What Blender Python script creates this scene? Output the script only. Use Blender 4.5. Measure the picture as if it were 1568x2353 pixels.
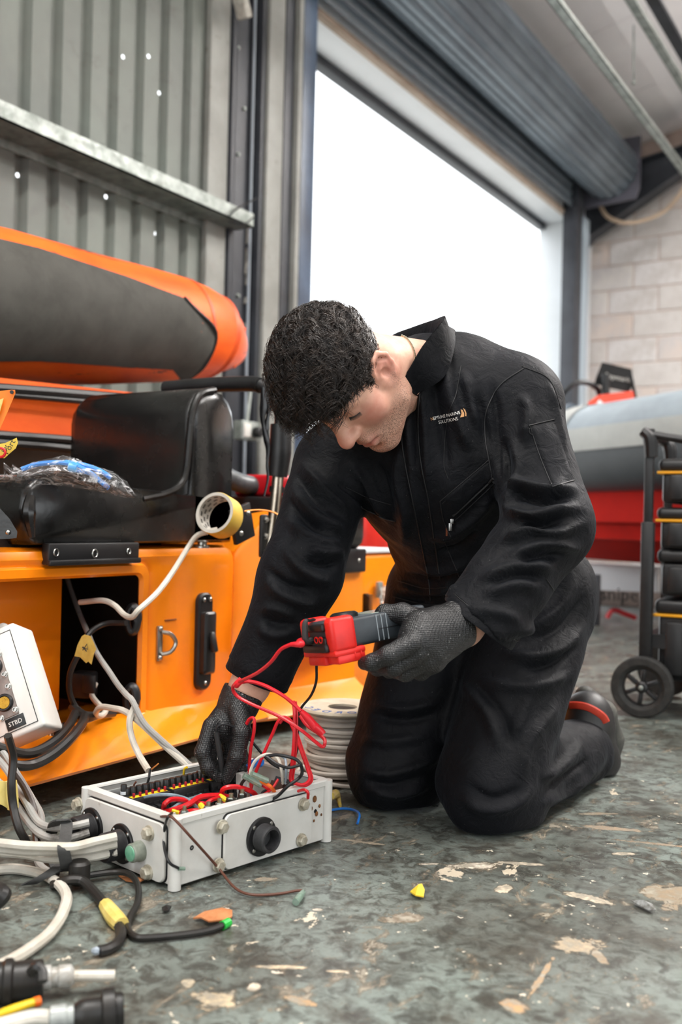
import bpy, bmesh, math, random
import numpy as np
from mathutils import Vector, Matrix
from mathutils.bvhtree import BVHTree
random.seed(7)
rng = np.random.default_rng(7)
PI = math.pi
scene = bpy.context.scene
for _o in list(bpy.data.objects):
    bpy.data.objects.remove(_o)

# ------------------------------------------------------------------ camera
# world axes follow the building: X away from the long clad wall, Y along it, Z up
FPX = 2288.0                      # focal length in pixels of the 1568 x 2353 frame
IW, IH = 1568.0, 2353.0
CAMLOC = Vector((0.0, 0.0, 0.56))
TH = math.radians(31.8); PITCH = math.radians(0.35); ROLL = math.radians(1.35)
_f0 = Vector((-math.sin(TH), math.cos(TH), 0)); _r0 = Vector((math.cos(TH), math.sin(TH), 0)); _z = Vector((0, 0, 1))
FWD = (_f0 * math.cos(PITCH) + _z * math.sin(PITCH)).normalized()
_u0 = _r0.cross(FWD).normalized()
RIGHT = _r0 * math.cos(ROLL) + _u0 * math.sin(ROLL)
UPV = _u0 * math.cos(ROLL) - _r0 * math.sin(ROLL)
cam_d = bpy.data.cameras.new('camera')
cam_d.sensor_fit = 'VERTICAL'; cam_d.sensor_height = 36.0; cam_d.lens = 36.0 * FPX / IH
cam_d.clip_start = 0.02; cam_d.clip_end = 200
cam_d.dof.use_dof = True; cam_d.dof.focus_distance = 1.72; cam_d.dof.aperture_fstop = 3.2
cam = bpy.data.objects.new('camera', cam_d)
scene.collection.objects.link(cam)
_m = Matrix((RIGHT, UPV, -FWD)).transposed().to_4x4(); _m.translation = CAMLOC
cam.matrix_world = _m
scene.camera = cam

# ------------------------------------------------------------------ daylight: a plain bright overcast sky
world = bpy.data.worlds.new('sky'); scene.world = world
world.use_nodes = True
_bg = world.node_tree.nodes['Background']
_bg.inputs[0].default_value = (0.93, 0.97, 1.0, 1); _bg.inputs[1].default_value = 3.0
scene.view_settings.view_transform = 'Standard'; scene.view_settings.look = 'None'
scene.view_settings.exposure = 0.15; scene.view_settings.gamma = 1.0
scene.view_settings.use_curve_mapping = False
scene.cycles.max_bounces = 8; scene.cycles.diffuse_bounces = 4; scene.cycles.glossy_bounces = 4
scene.cycles.transmission_bounces = 8; scene.cycles.transparent_max_bounces = 12
scene.cycles.caustics_reflective = False; scene.cycles.caustics_refractive = False

# added fill lamps, out of view, modelled as battens under the roof
FILL_LAMPS = [(-1.1, .7, 3.5, 80), (.9, .6, 3.7, 45), (-1.3, -1.9, 3.5, 45), (1.6, 3.4, 3.85, 70), (.7, 6.2, 3.85, 230)]
for _x, _y, _h, _p in FILL_LAMPS:
    _l = bpy.data.lights.new('fill_light', 'AREA'); _l.shape = 'RECTANGLE'; _l.size = .16; _l.size_y = 1.5; _l.energy = _p; _l.color = (1.0, .97, .93)
    _o = bpy.data.objects.new('fill_light', _l); scene.collection.objects.link(_o); _o.location = (_x, _y, _h - .045)
    _u = bpy.data.lights.new('fill_uplight', 'AREA'); _u.shape = 'RECTANGLE'; _u.size = .16; _u.size_y = 1.5; _u.energy = _p * (2.2 if _y > 3 else .45); _u.color = (1.0, .97, .93)
    _o = bpy.data.objects.new('fill_uplight', _u); scene.collection.objects.link(_o); _o.location = (_x, _y, _h + .03); _o.rotation_euler = (PI, 0, 0)

# ------------------------------------------------------------------ pixel -> point helpers (points get real depths)
def ray(px, py):
    return FWD + RIGHT * ((px - IW / 2) / FPX) - UPV * ((py - IH / 2) / FPX)
def W(px, py, d): return CAMLOC + ray(px, py) * d
def Wz(px, py, z):
    r = ray(px, py); return CAMLOC + r * ((z - CAMLOC.z) / r.z)
def Wx(px, py, x):
    r = ray(px, py); return CAMLOC + r * (x / r.x)
def Wy(px, py, y):
    r = ray(px, py); return CAMLOC + r * (y / r.y)
def depth_of(p): return (Vector(p) - CAMLOC).dot(FWD)
def V(*a): return Vector(a)

# ------------------------------------------------------------------ materials
def lin(c):
    return tuple(((x / 12.92) if x <= 0.04045 else ((x + 0.055) / 1.055) ** 2.4) for x in c)
def hexc(h):
    h = h.lstrip('#'); return lin(tuple(int(h[i:i + 2], 16) / 255 for i in (0, 2, 4)))
class NT:
    def __init__(s, m):
        s.t = m.node_tree; s.n = s.t.nodes; s.l = s.t.links
    def new(s, ty, **kw):
        n = s.n.new(ty)
        for k, v in kw.items():
            if hasattr(n, k): setattr(n, k, v)
        return n
    def link(s, a, b): s.l.new(a, b)
    def coord(s, kind='Object', scale=(1, 1, 1), rot=(0, 0, 0)):
        tc = s.n.new('ShaderNodeTexCoord'); mp = s.n.new('ShaderNodeMapping')
        s.l.new(tc.outputs[kind], mp.inputs[0]); mp.inputs['Scale'].default_value = scale; mp.inputs['Rotation'].default_value = rot
        return mp.outputs[0]
    def noise(s, vec, scale, detail=4, rough=.6, dist=0):
        n = s.n.new('ShaderNodeTexNoise'); s.l.new(vec, n.inputs['Vector'])
        n.inputs['Scale'].default_value = scale; n.inputs['Detail'].default_value = detail
        n.inputs['Roughness'].default_value = rough; n.inputs['Distortion'].default_value = dist
        return n.outputs[0]
    def ramp(s, fac, stops):
        r = s.n.new('ShaderNodeValToRGB'); s.l.new(fac, r.inputs[0])
        e = r.color_ramp.elements
        while len(e) < len(stops): e.new(0.5)
        for i, (p, c) in enumerate(stops):
            e[i].position = p; e[i].color = (c, c, c, 1) if not hasattr(c, '__len__') else tuple(c) + (1,)
        return r.outputs[0]
    def mix(s, fac, a, b):
        n = s.n.new('ShaderNodeMix'); n.data_type = 'RGBA'
        for i, x in ((0, fac), (6, a), (7, b)):
            if hasattr(x, 'links') or hasattr(x, 'node'): s.l.new(x, n.inputs[i])
            else: n.inputs[i].default_value = x if i == 0 else tuple(x) + (1,)
        return n.outputs[2]
    def math(s, op, a, b=None, clamp=False):
        n = s.n.new('ShaderNodeMath'); n.operation = op; n.use_clamp = clamp
        for i, x in ((0, a), (1, b)):
            if x is None: continue
            if hasattr(x, 'node'): s.l.new(x, n.inputs[i])
            else: n.inputs[i].default_value = x
        return n.outputs[0]
    def bump(s, h, strength=.3, dist=.01, prev=None):
        b = s.n.new('ShaderNodeBump'); s.l.new(h, b.inputs['Height'])
        b.inputs['Strength'].default_value = strength; b.inputs['Distance'].default_value = dist
        if prev is not None: s.l.new(prev, b.inputs['Normal'])
        return b.outputs[0]
MATS = {}
def pm(name, col, col2=None, vs=6.0, vr=(.4, .65), rough=.5, rough2=None, metal=0.0, bump=0.0, bs=80.0, bd=.002, spec=.5, coat=0.0,
       dirt=None, ds=14.0, dr=(.6, .72), sheen=0.0, trans=0.0, sss=0.0, alpha=1.0, ior=1.45, stretch=(1, 1, 1)):
    """procedural Principled material: base colour varied by noise, optional dirt specks and fine relief"""
    if name in MATS: return MATS[name]
    m = bpy.data.materials.new(name); m.use_nodes = True; MATS[name] = m
    t = NT(m); p = t.n['Principled BSDF']
    c = hexc(col) if isinstance(col, str) else col
    p.inputs['Base Color'].default_value = tuple(c) + (1,)
    p.inputs['Roughness'].default_value = rough; p.inputs['Metallic'].default_value = metal
    p.inputs['Specular IOR Level'].default_value = spec; p.inputs['Coat Weight'].default_value = coat
    p.inputs['Coat Roughness'].default_value = .12
    p.inputs['IOR'].default_value = ior
    if sheen: p.inputs['Sheen Weight'].default_value = sheen; p.inputs['Sheen Roughness'].default_value = .4
    if trans: p.inputs['Transmission Weight'].default_value = trans
    if alpha < 1: p.inputs['Alpha'].default_value = alpha
    if sss:
        p.inputs['Subsurface Weight'].default_value = sss; p.inputs['Subsurface Radius'].default_value = (.012, .005, .003)
        p.inputs['Subsurface Scale'].default_value = 1.0
    vec = t.coord('Object', stretch)
    out = None
    if col2 is not None:
        c2 = hexc(col2) if isinstance(col2, str) else col2
        f = t.ramp(t.noise(vec, vs, 5, .62, .3), [(vr[0], 0.0), (vr[1], 1.0)])
        out = t.mix(f, c, c2)
    if dirt is not None:
        dc = hexc(dirt) if isinstance(dirt, str) else dirt
        f = t.ramp(t.noise(vec, ds, 8, .7, .6), [(dr[0], 0.0), (dr[1], 1.0)])
        out = t.mix(f, out if out is not None else c, dc)
    if out is not None: t.link(out, p.inputs['Base Color'])
    if rough2 is not None:
        f = t.ramp(t.noise(vec, vs * 2.3, 5, .6), [(.35, rough), (.65, rough2)]); t.link(f, p.inputs['Roughness'])
    if bump:
        t.link(t.bump(t.noise(vec, bs, 4, .6), bump, bd), p.inputs['Normal'])
    return m

# ------------------------------------------------------------------ mesh building
COL = scene.collection
OFF = {}
def orth(d):
    d = Vector(d).normalized()
    a = Vector((0, 0, 1)) if abs(d.z) < .9 else Vector((1, 0, 0))
    x = a.cross(d).normalized(); return x, d.cross(x).normalized(), d
def frame(x=None, y=None, z=None):
    """3x3 with columns = axes; give two of them"""
    if x is not None and y is not None:
        x = Vector(x).normalized(); y = (Vector(y) - x * Vector(y).dot(x)).normalized(); z = x.cross(y)
    elif x is not None:
        x = Vector(x).normalized(); z = (Vector(z) - x * Vector(z).dot(x)).normalized(); y = z.cross(x)
    else:
        z = Vector(z).normalized(); y = (Vector(y) - z * Vector(y).dot(z)).normalized(); x = y.cross(z)
    return Matrix((x, y, z)).transposed()
def spline(pts, n=8, closed=False):
    pts = [Vector(p) for p in pts]
    if len(pts) < 3:
        return [pts[0].lerp(pts[1], i / n) for i in range(n + 1)]
    out = []
    P = pts
    N = len(P)
    rngi = range(N if closed else N - 1)
    for i in rngi:
        if closed: p0, p1, p2, p3 = P[(i - 1) % N], P[i], P[(i + 1) % N], P[(i + 2) % N]
        else:
            p1, p2 = P[i], P[i + 1]
            p0 = P[i - 1] if i else p1 * 2 - p2
            p3 = P[i + 2] if i + 2 < N else p2 * 2 - p1
        for k in range(n):
            t = k / n; t2 = t * t; t3 = t2 * t
            out.append(.5 * ((2 * p1) + (p2 - p0) * t + (2 * p0 - 5 * p1 + 4 * p2 - p3) * t2 + (3 * p1 - p0 - 3 * p2 + p3) * t3))
    if not closed: out.append(P[-1])
    return out
class MB:
    def __init__(s): s.v = []; s.f = []; s.mi = []; s.cur = 0
    def add(s, vs, fs, M=None):
        b = len(s.v)
        for p in vs:
            p = Vector(p)
            if M is not None: p = M @ p
            s.v.append(p)
        for f in fs: s.f.append([i + b for i in f]); s.mi.append(s.cur)
        return s
    def box(s, c, size, R=None, bev=0.0, seg=2):
        bm = bmesh.new(); bmesh.ops.create_cube(bm, size=1.0)
        for v in bm.verts: v.co = Vector((v.co.x * size[0], v.co.y * size[1], v.co.z * size[2]))
        if bev > 0: bmesh.ops.bevel(bm, geom=list(bm.edges), offset=min(bev, min(size) * .49), segments=seg, profile=.5, affect='EDGES')
        bm.verts.index_update()
        R = R or Matrix.Identity(3); c = Vector(c)
        s.add([c + R @ v.co for v in bm.verts], [[v.index for v in f.verts] for f in bm.faces]); bm.free(); return s
    def bb(s, a, b, bev=0.0, seg=2):
        a = Vector(a); b = Vector(b)
        return s.box((a + b) / 2, tuple(abs(b[i] - a[i]) for i in range(3)), None, bev, seg)
    def loft(s, rings, closed=True, cap=True):
        n = len(rings[0]); b = len(s.v); fs = []
        for r in rings: s.v.extend(Vector(p) for p in r)
        for i in range(len(rings) - 1):
            for j in range(n if closed else n - 1):
                k = (j + 1) % n
                fs.append([b + i * n + j, b + i * n + k, b + (i + 1) * n + k, b + (i + 1) * n + j])
        if cap and closed:
            fs.append([b + j for j in range(n)][::-1]); fs.append([b + (len(rings) - 1) * n + j for j in range(n)])
        s.f += fs; s.mi += [s.cur] * len(fs); return s
    def tube(s, pts, r, n=8, sub=6, cap=True, closed=False, flat=None):
        P = spline(pts, sub, closed) if sub else [Vector(p) for p in pts]
        m = len(P)
        if hasattr(r, '__len__'):
            R = [r[min(int(i / (m - 1) * (len(r) - 1)), len(r) - 2)] * (1 - (i / (m - 1) * (len(r) - 1)) % 1) + r[min(int(i / (m - 1) * (len(r) - 1)) + 1, len(r) - 1)] * ((i / (m - 1) * (len(r) - 1)) % 1) if i < m - 1 else r[-1] for i in range(m)]
        else: R = [r] * m
        T = []
        for i in range(m):
            a = P[(i - 1) % m] if (i or closed) else P[0]; c = P[(i + 1) % m] if (i < m - 1 or closed) else P[-1]
            d = c - a; T.append(d.normalized() if d.length > 1e-9 else Vector((0, 0, 1)))
        x = orth(T[0])[0]; rings = []
        for i in range(m):
            x = (x - T[i] * x.dot(T[i]))
            x = x.normalized() if x.length > 1e-6 else orth(T[i])[0]
            y = T[i].cross(x)
            rings.append([P[i] + (x * math.cos(2 * PI * j / n) * (flat or 1) + y * math.sin(2 * PI * j / n)) * R[i] for j in range(n)])
        if closed: rings.append(rings[0])
        return s.loft(rings, True, cap and not closed)
    def cyl(s, a, b, r, r2=None, n=20, cap=True):
        a = Vector(a); b = Vector(b); x, y, d = orth(b - a); r2 = r if r2 is None else r2
        return s.loft([[p + (x * math.cos(2 * PI * j / n) + y * math.sin(2 * PI * j / n)) * q for j in range(n)] for p, q in ((a, r), (b, r2))], True, cap)
    def lathe(s, prof, o, axis, n=24, cap=True, xdir=None):
        o = Vector(o); x, y, d = orth(axis)
        return s.loft([[o + d * h + (x * math.cos(2 * PI * j / n) + y * math.sin(2 * PI * j / n)) * r for j in range(n)] for r, h in prof], True, cap)
    def prism(s, poly, off):
        off = Vector(off); P = [Vector(p) for p in poly]
        return s.loft([P, [p + off for p in P]])
    def ball(s, c, r, R=None, nu=12, nv=8):
        r = (r, r, r) if not hasattr(r, '__len__') else r; c = Vector(c); R = R or Matrix.Identity(3)
        rings = []
        for i in range(nv + 1):
            a = PI * (i / nv) ; a = min(max(a, .02), PI - .02)
            rings.append([c + R @ Vector((r[0] * math.sin(a) * math.cos(2 * PI * j / nu), r[1] * math.sin(a) * math.sin(2 * PI * j / nu), r[2] * math.cos(a))) for j in range(nu)])
        return s.loft(rings)
    def hexbolt(s, c, axis, r, h, head=True):
        c = Vector(c); x, y, d = orth(axis)
        s.lathe([(r * 1.25, 0), (r * 1.25, h * .25), (r * 1.0, h * .27)], c, d, 14)
        q = [c + d * h * .2 + (x * math.cos(PI / 3 * j) + y * math.sin(PI / 3 * j)) * r for j in range(6)]
        q2 = [p + d * h * .65 for p in q]; q3 = [c + d * h + (x * math.cos(PI / 3 * j) + y * math.sin(PI / 3 * j)) * r * .8 for j in range(6)]
        return s.loft([q, q2, q3])
    def build(s, name, mats, parent=None, angle=35, smooth=True):
        me = bpy.data.meshes.new(name)
        off = Vector((0, 0, 0))
        if parent is not None: off = OFF[parent.name]
        else:
            A = np.array([tuple(p) for p in s.v]); lo = A.min(0); hi = A.max(0)
            off = Vector(((lo[0] + hi[0]) / 2, (lo[1] + hi[1]) / 2, lo[2]))
        me.from_pydata([tuple(p - off) for p in s.v], [], s.f)
        bm = bmesh.new(); bm.from_mesh(me); bmesh.ops.recalc_face_normals(bm, faces=list(bm.faces)); bm.to_mesh(me); bm.free()
        for m in (mats if isinstance(mats, (list, tuple)) else [mats]): me.materials.append(m)
        if smooth:
            me.polygons.foreach_set('use_smooth', [True] * len(me.polygons)); me.set_sharp_from_angle(angle=math.radians(angle))
        if isinstance(mats, (list, tuple)): me.polygons.foreach_set('material_index', s.mi)
        me.update()
        o = bpy.data.objects.new(name, me); COL.objects.link(o)
        if parent is not None: o.parent = parent
        else: o.location = off
        OFF[o.name] = off
        return o
def thing(name, label, cat, loc, group=None, kind=None):
    o = bpy.data.objects.new(name, None); COL.objects.link(o); o.location = loc; o.empty_display_size = .05
    OFF[o.name] = Vector(loc)
    return tag(o, label, cat, group, kind)
def tag(o, label=None, cat=None, group=None, kind=None):
    if label: o['label'] = label
    if cat: o['category'] = cat
    if group: o['group'] = group
    if kind: o['kind'] = kind
    return o
def struct(o): o['kind'] = 'structure'; return o
def sroot(name, loc=(0, 0, 0)):
    o = bpy.data.objects.new(name, None); COL.objects.link(o); o.location = loc; OFF[o.name] = Vector(loc); o['kind'] = 'structure'; return o
def dup(o, parent, delta):
    c = o.copy(); COL.objects.link(c); c.parent = parent; c.location = o.location + Vector(delta); return c
def text_mesh(mb, txt, origin, xdir, ydir, size, depth=.0006, align='CENTER'):
    """lettering as real raised geometry, origin = centre of the baseline, xdir = reading direction"""
    cu = bpy.data.curves.new('lettering', 'FONT'); cu.body = txt; cu.size = size; cu.align_x = align; cu.extrude = depth; cu.resolution_u = 2
    ob = bpy.data.objects.new('lettering_tmp', cu); COL.objects.link(ob)
    dg = bpy.context.evaluated_depsgraph_get(); me = bpy.data.meshes.new_from_object(ob.evaluated_get(dg))
    R = frame(x=xdir, y=ydir); o = Vector(origin)
    mb.add([o + R @ v.co for v in me.vertices], [list(p.vertices) for p in me.polygons])
    bpy.data.objects.remove(ob); bpy.data.curves.remove(cu); bpy.data.meshes.remove(me)
    return mb
# ================================================================== the building
DW = 2.9                      # clad wall plane X = -DW
YE = 9.0                      # block end wall
def ceil_z(x): return 3.93 + .22 * (x + 2.786)

# ---- floor: worn grey-green painted concrete
def floor_material():
    m = bpy.data.materials.new('worn_painted_concrete'); m.use_nodes = True
    t = NT(m); p = t.n['Principled BSDF']
    v = t.coord('Object')
    n1 = t.noise(v, 1.6, 6, .65, .4); n2 = t.noise(v, 13, 8, .75, .2); n3 = t.noise(v, 38, 6, .7, .8)
    base = t.mix(t.ramp(n1, [(.36, 0), (.64, 1)]), hexc('#53554f'), hexc('#7a847e'))
    base = t.mix(t.ramp(n2, [(.46, 0), (.62, 1)]), base, hexc('#46443d'))
    base = t.mix(t.math('MULTIPLY', t.ramp(n3, [(.47, 0), (.6, 1)]), .8), base, hexc('#34322d'))
    vs = t.coord('Object', (1, 1, 1), (0, 0, .6))
    n4 = t.noise(vs, 5.2, 3, .5, 1.0); n5 = t.noise(t.coord('Object', (1.5, .8, 1), (0, 0, .9)), 14.0, 7, .74, .5)
    n6 = t.noise(v, 70, 3, .6)
    tan = t.mix(t.ramp(n6, [(.3, 0), (.7, 1)]), hexc('#6f685c'), hexc('#989182'))
    base = t.mix(t.ramp(n5, [(.575, 0), (.6, .85)]), base, hexc('#63594a'))
    base = t.mix(t.ramp(n5, [(.612, 0), (.628, 1)]), base, tan)
    chip = t.ramp(t.noise(t.coord('Object', (1.35, .8, 1), (0, 0, -.5)), 6.5, 8, .66, .35), [(.655, 0), (.664, 1)])
    base = t.mix(chip, base, hexc('#c3b7a2'))
    n7 = t.noise(t.coord('Object', (1, 1, 1), (0, 0, .2)), 46, 4, .6)
    base = t.mix(t.ramp(n7, [(.685, 0), (.70, 1)]), base, hexc('#c9c0ae'))
    n_edge = t.noise(v, 26, 6, .7, .4)
    for (px, py, rx, ry, rot, c, nz) in PEELS:
        q = Wz(px, py, 0); mp = t.n.new('ShaderNodeMapping'); mp.vector_type = 'TEXTURE'
        tc = t.n.new('ShaderNodeTexCoord'); t.link(tc.outputs['Object'], mp.inputs[0])
        mp.inputs['Location'].default_value = (q.x - FLC[0], q.y - FLC[1], .12); mp.inputs['Rotation'].default_value = (0, 0, TH + rot); mp.inputs['Scale'].default_value = (rx, ry, 1)
        ln = t.n.new('ShaderNodeVectorMath'); ln.operation = 'LENGTH'; t.link(mp.outputs[0], ln.inputs[0])
        f = t.math('ADD', ln.outputs['Value'], t.math('MULTIPLY', t.math('SUBTRACT', n_edge, .5), nz))
        base = t.mix(t.ramp(f, [(.60, 1), (.66, 0)]), base, hexc('#5b5346'))
        base = t.mix(t.ramp(f, [(.52, 1), (.57, 0)]), base, t.mix(t.ramp(n6, [(.35, 0), (.6, 1)]), hexc(c), tan))
    t.link(base, p.inputs['Base Color'])
    t.link(t.ramp(t.noise(v, 4.5, 6, .6), [(.3, .22), (.7, .5)]), p.inputs['Roughness'])
    b1 = t.bump(n5, .35, .004); b2 = t.bump(n3, .25, .002, b1)
    t.link(b2, p.inputs['Normal'])
    return m
PEELS = [(1105, 1990, .075, .03, .1, '#d6ccba', 2.2), (1190, 1984, .06, .012, -.1, '#cfc3ae', 1.6), (1160, 2043, .018, .035, -.5, '#cdbfa8', 2.0), (1345, 2062, .06, .018, -.6, '#cbbda6', 1.8), (1560, 2062, .075, .085, .2, '#8d7c66', 2.0), (1330, 2172, .055, .035, .3, '#a7977f', 2.4),
         (1245, 2245, .095, .007, 1.12, '#a98a66', 1.6), (1180, 2310, .025, .03, .4, '#b08e68', 1.6), (1440, 1962, .035, .012, .1, '#c9bda8', 1.4), (1500, 1938, .09, .010, -.25, '#9a846c', 2.0), (1420, 1905, .09, .016, -.2, '#a3907a', 2.4), (1380, 1870, .08, .012, .1, '#93806a', 2.2),
         (635, 2222, .06, .009, .0, '#c9b79a', 1.8), (780, 2232, .03, .006, .0, '#c9b79a', 1.4), (495, 2300, .035, .045, .5, '#c2b092', 2.6), (432, 2256, .016, .02, .6, '#c7b89e', 2.0), (730, 2090, .017, .01, 0, '#d2c8b8', 1.4), (690, 2300, .04, .012, -.5, '#a98a66', 2.0), (585, 2268, .012, .016, 0, '#cfc3b0', 1.6),
         (610, 2020, .03, .012, .2, '#9c8f7c', 2.0), (835, 1935, .07, .010, -.3, '#a59884', 2.2), (985, 1985, .03, .008, .1, '#cfc6b6', 1.8), (930, 2110, .045, .03, .3, '#6d6152', 2.4), (1380, 2200, .012, .04, .1, '#8f7d66', 1.8), (1155, 1828, .06, .012, .0, '#8f836f', 2.4)]
FLC = ((-DW - .02 + 6) / 2, (-4 + YE) / 2)
M_floor = floor_material()
o = MB().bb((-DW - .02, -4, -.12), (6, YE, 0)).build('floor', M_floor); struct(o)
M_out = pm('yard_concrete', '#cfcdc8', '#bdbbb5', vs=2, rough=.85)
o = MB().bb((-40, -30, -.2), (-DW - .021, 40, -.02)).build('ground_outside', M_out); struct(o)

# ---- long wall: box-profile steel sheets with small fixing holes that show the sky
M_clad = pm('clad_sheet', '#70766f', '#61645f', vs=1.5, rough=.55, spec=.4, dirt='#55524c', ds=6, dr=(.6, .8))
wl = sroot('wall_left')
pitch = .147; y_edge = 3.49
prof = [(0.0, .0), (.083, 0), (.098, -.03), (.130, -.03), (.147, 0)]
holes = [Wx(px, py, -DW) for px, py in ((273, 125), (332, 124), (379, 211), (54, 400), (257, 450), (367, 534))]
for h_ in holes:      # fixings sit in the flat pan of the profile
    ph_ = (h_.y - y_edge) % pitch; h_.y += (.071 - ph_) if .071 < ph_ < .099 else ((.159 - ph_) if ph_ > .129 else ((.013 - ph_) if ph_ < .013 else 0.0))
def clad_facet(mb, ya, xa, yb, xb, z0, z1):
    hz = sorted(h.z for h in holes if ya <= h.y < yb)
    P = lambda s, z: Vector((xa + (xb - xa) * s, ya + (yb - ya) * s, z))
    zc = z0; r = .0085
    for h in hz:
        hy = min(x.y for x in holes if abs(x.z - h) < 1e-6); w = (yb - ya); s = min(max((hy - ya) / w, .25), .75)
        mb.add([P(0, zc), P(1, zc), P(1, h - r * 1.6), P(0, h - r * 1.6)], [(0, 1, 2, 3)])
        sq = [P(0, h - r * 1.6), P(.5, h - r * 1.6), P(1, h - r * 1.6), P(1, h), P(1, h + r * 1.6), P(.5, h + r * 1.6), P(0, h + r * 1.6), P(0, h)]
        hs = r / math.hypot(w, xb - xa)
        ho = [P(s + hs * math.cos(a), h + r * math.sin(a)) for a in [PI * 1.25 + PI / 4 * k for k in range(8)]]
        mb.add(sq + ho, [(k, (k + 1) % 8, 8 + (k + 1) % 8, 8 + k) for k in range(8)])
        zc = h + r * 1.6
    mb.add([P(0, zc), P(1, zc), P(1, z1), P(0, z1)], [(0, 1, 2, 3)])
nper = 7
for sh in range(6):
    mb = MB()
    for k in range(nper):
        y1 = y_edge - (sh * nper + k) * pitch
        for (a, xa), (b, xb) in zip(prof[:-1], prof[1:]):
            clad_facet(mb, y1 - pitch + a, -DW + xa + .0006 * (sh % 2), y1 - pitch + b, -DW + xb + .0006 * (sh % 2), 0, 3.98)
    mb.build('cladding_sheet', M_clad, wl, angle=10)
M_steel = pm('dark_painted_steel', '#34373d', '#26282d', vs=3, rough=.5, dirt='#6b6a66', ds=20, dr=(.66, .72))
M_light = pm('grey_flashing', '#8e8f8a', '#7b7b76', vs=3, rough=.55, dirt='#4a4843', ds=18, dr=(.63, .72))
M_galv = pm('galvanised_steel', '#9aa09c', '#747b76', vs=14, rough=.42, rough2=.6, metal=.55, dirt='#5f5a4e', ds=9, dr=(.62, .8))
M_blue = pm('blue_grey_guide', '#46566b', '#333e4e', vs=3, rough=.4)
M_white = pm('white_cladding', '#d9dcdf', '#cdd0d2', vs=1, rough=.5)
# door reveal and lintel
zl = 3.22; YO0, YO1 = 4.33, 8.44
rv = MB().bb((-3.22, YO1, 0), (-DW, YO1 + .5, zl), .004).build('reveal', M_white, wl)
MB().bb((-3.222, YO1 - .004, 1.52), (-DW, YO1 + .002, 1.526)).build('reveal_joint', M_light, wl)
MB().bb((-3.22, 3.85, zl), (-DW, YE, 4.1), .004).build('lintel', M_white, wl)
MB().bb((-3.235, 3.85, zl - .05), (-3.16, YO1, zl + .02), .004).build('lintel_angle', M_steel, wl)
M_wood = pm('raw_timber', '#a8988a', '#8d7b6b', vs=8, rough=.8, stretch=(8, .6, 8))
MB().bb((-2.935, YO0 - .9, zl - .02), (-2.885, YO1 + .1, zl + .012), .003).build('timber_batten', M_wood, wl)
MB().bb((-3.22, 3.85, 0), (-DW, YO0, zl), .004).build('jamb_infill', M_light, wl)

# ---- sheeting rail across the clad wall
zg = Wx(0, 271, -2.75).z
g = MB()
g.bb((-2.757, -3, zg), (-2.75, 3.62, zg + .062)); g.bb((-2.9, -3, zg), (-2.75, 3.62, zg + .006)); g.bb((-2.9, -3, zg - .03), (-2.893, 3.62, zg + .006))
o = g.build('trim_1', M_galv); struct(o)

# ---- near column with door guide
def ypx(px, x, py=420): return Wx(px, py, x).y
c = sroot('trim_2')
def strip(name, p0, p1, x0, x1, mat, z1=4.0, bev=.003):
    return MB().bb((x0, ypx(p0, x1), 0), (x1, ypx(p1, x1), z1), bev).build(name, mat, c)
strip('flashing', 478, 522, -2.9, -2.865, M_light)
strip('column_web', 524, 604, -2.9, -2.88, M_steel)
strip('column_flange', 530, 540, -2.9, -2.85, M_steel)
strip('column_flange', 597, 612, -2.9, -2.83, M_steel)
strip('guide_cover', 613, 648, -2.9, -2.81, M_light)
strip('guide_channel', 650, 680, -2.9, -2.83, M_steel)
strip('guide_lip', 682, 691, -2.9, -2.80, M_light)
strip('guide_rail', 692, 722, -2.9, -2.81, M_blue)
mb = MB()
yc = ypx(577, -2.86); mb.tube([(-2.86, yc, .3), (-2.86, yc, 1.8), (-2.862, yc + .002, 3.0), (-2.86, yc - .01, 3.35), (-2.865, yc - .12, 3.8)], .007, 8, 8)
mb.build('conduit', pm('grey_conduit', '#8b939b', rough=.4), c)
mb = MB()
for py in (110, 250, 355, 520, 680):
    p = Wx(546 if py != 250 else 560, py, -2.88); mb.hexbolt(p, (1, 0, 0), .009, .012)
mb.build('bolt_row', M_galv, c)
# white dabs of old sealant left on the web
M_seal = pm('old_sealant', '#b8b5ac', '#8e8b82', vs=30, rough=.8)
mb = MB()
for (px, py, h) in ((569, 535, 50), (566, 600, 60), (567, 640, 30), (564, 690, 14), (563, 770, 55)):
    a = Wx(px, py - h / 2, -2.876); b = Wx(px - 2, py + h / 2, -2.876)
    mb.tube([a, (a + b) / 2 + V(0, .006, 0), b], [.004, .011, .005], 7, 4, flat=.5)
mb.build('sealant', M_seal, c)
mb = MB()   # black cable looped from the rail to the conduit
mb.tube([Wx(525, 498, -2.74), Wx(545, 480, -2.72), Wx(590, 455, -2.72)], .004, 6); mb.tube([Wx(525, 508, -2.74), Wx(560, 515, -2.71), Wx(582, 500, -2.72)], .004, 6)
mb.build('tie_cable', pm('black_rubber', '#17181a', rough=.45), c)
M_black = MATS['black_rubber']
# bulkhead lamp bracket high on the column
mb = MB(); p = Wx(557, 16, -2.76); mb.box(p, (.06, .05, .1), Matrix.Rotation(.5, 3, 'X'), .01); mb.build('cable_clamp', M_seal, c)

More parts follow.
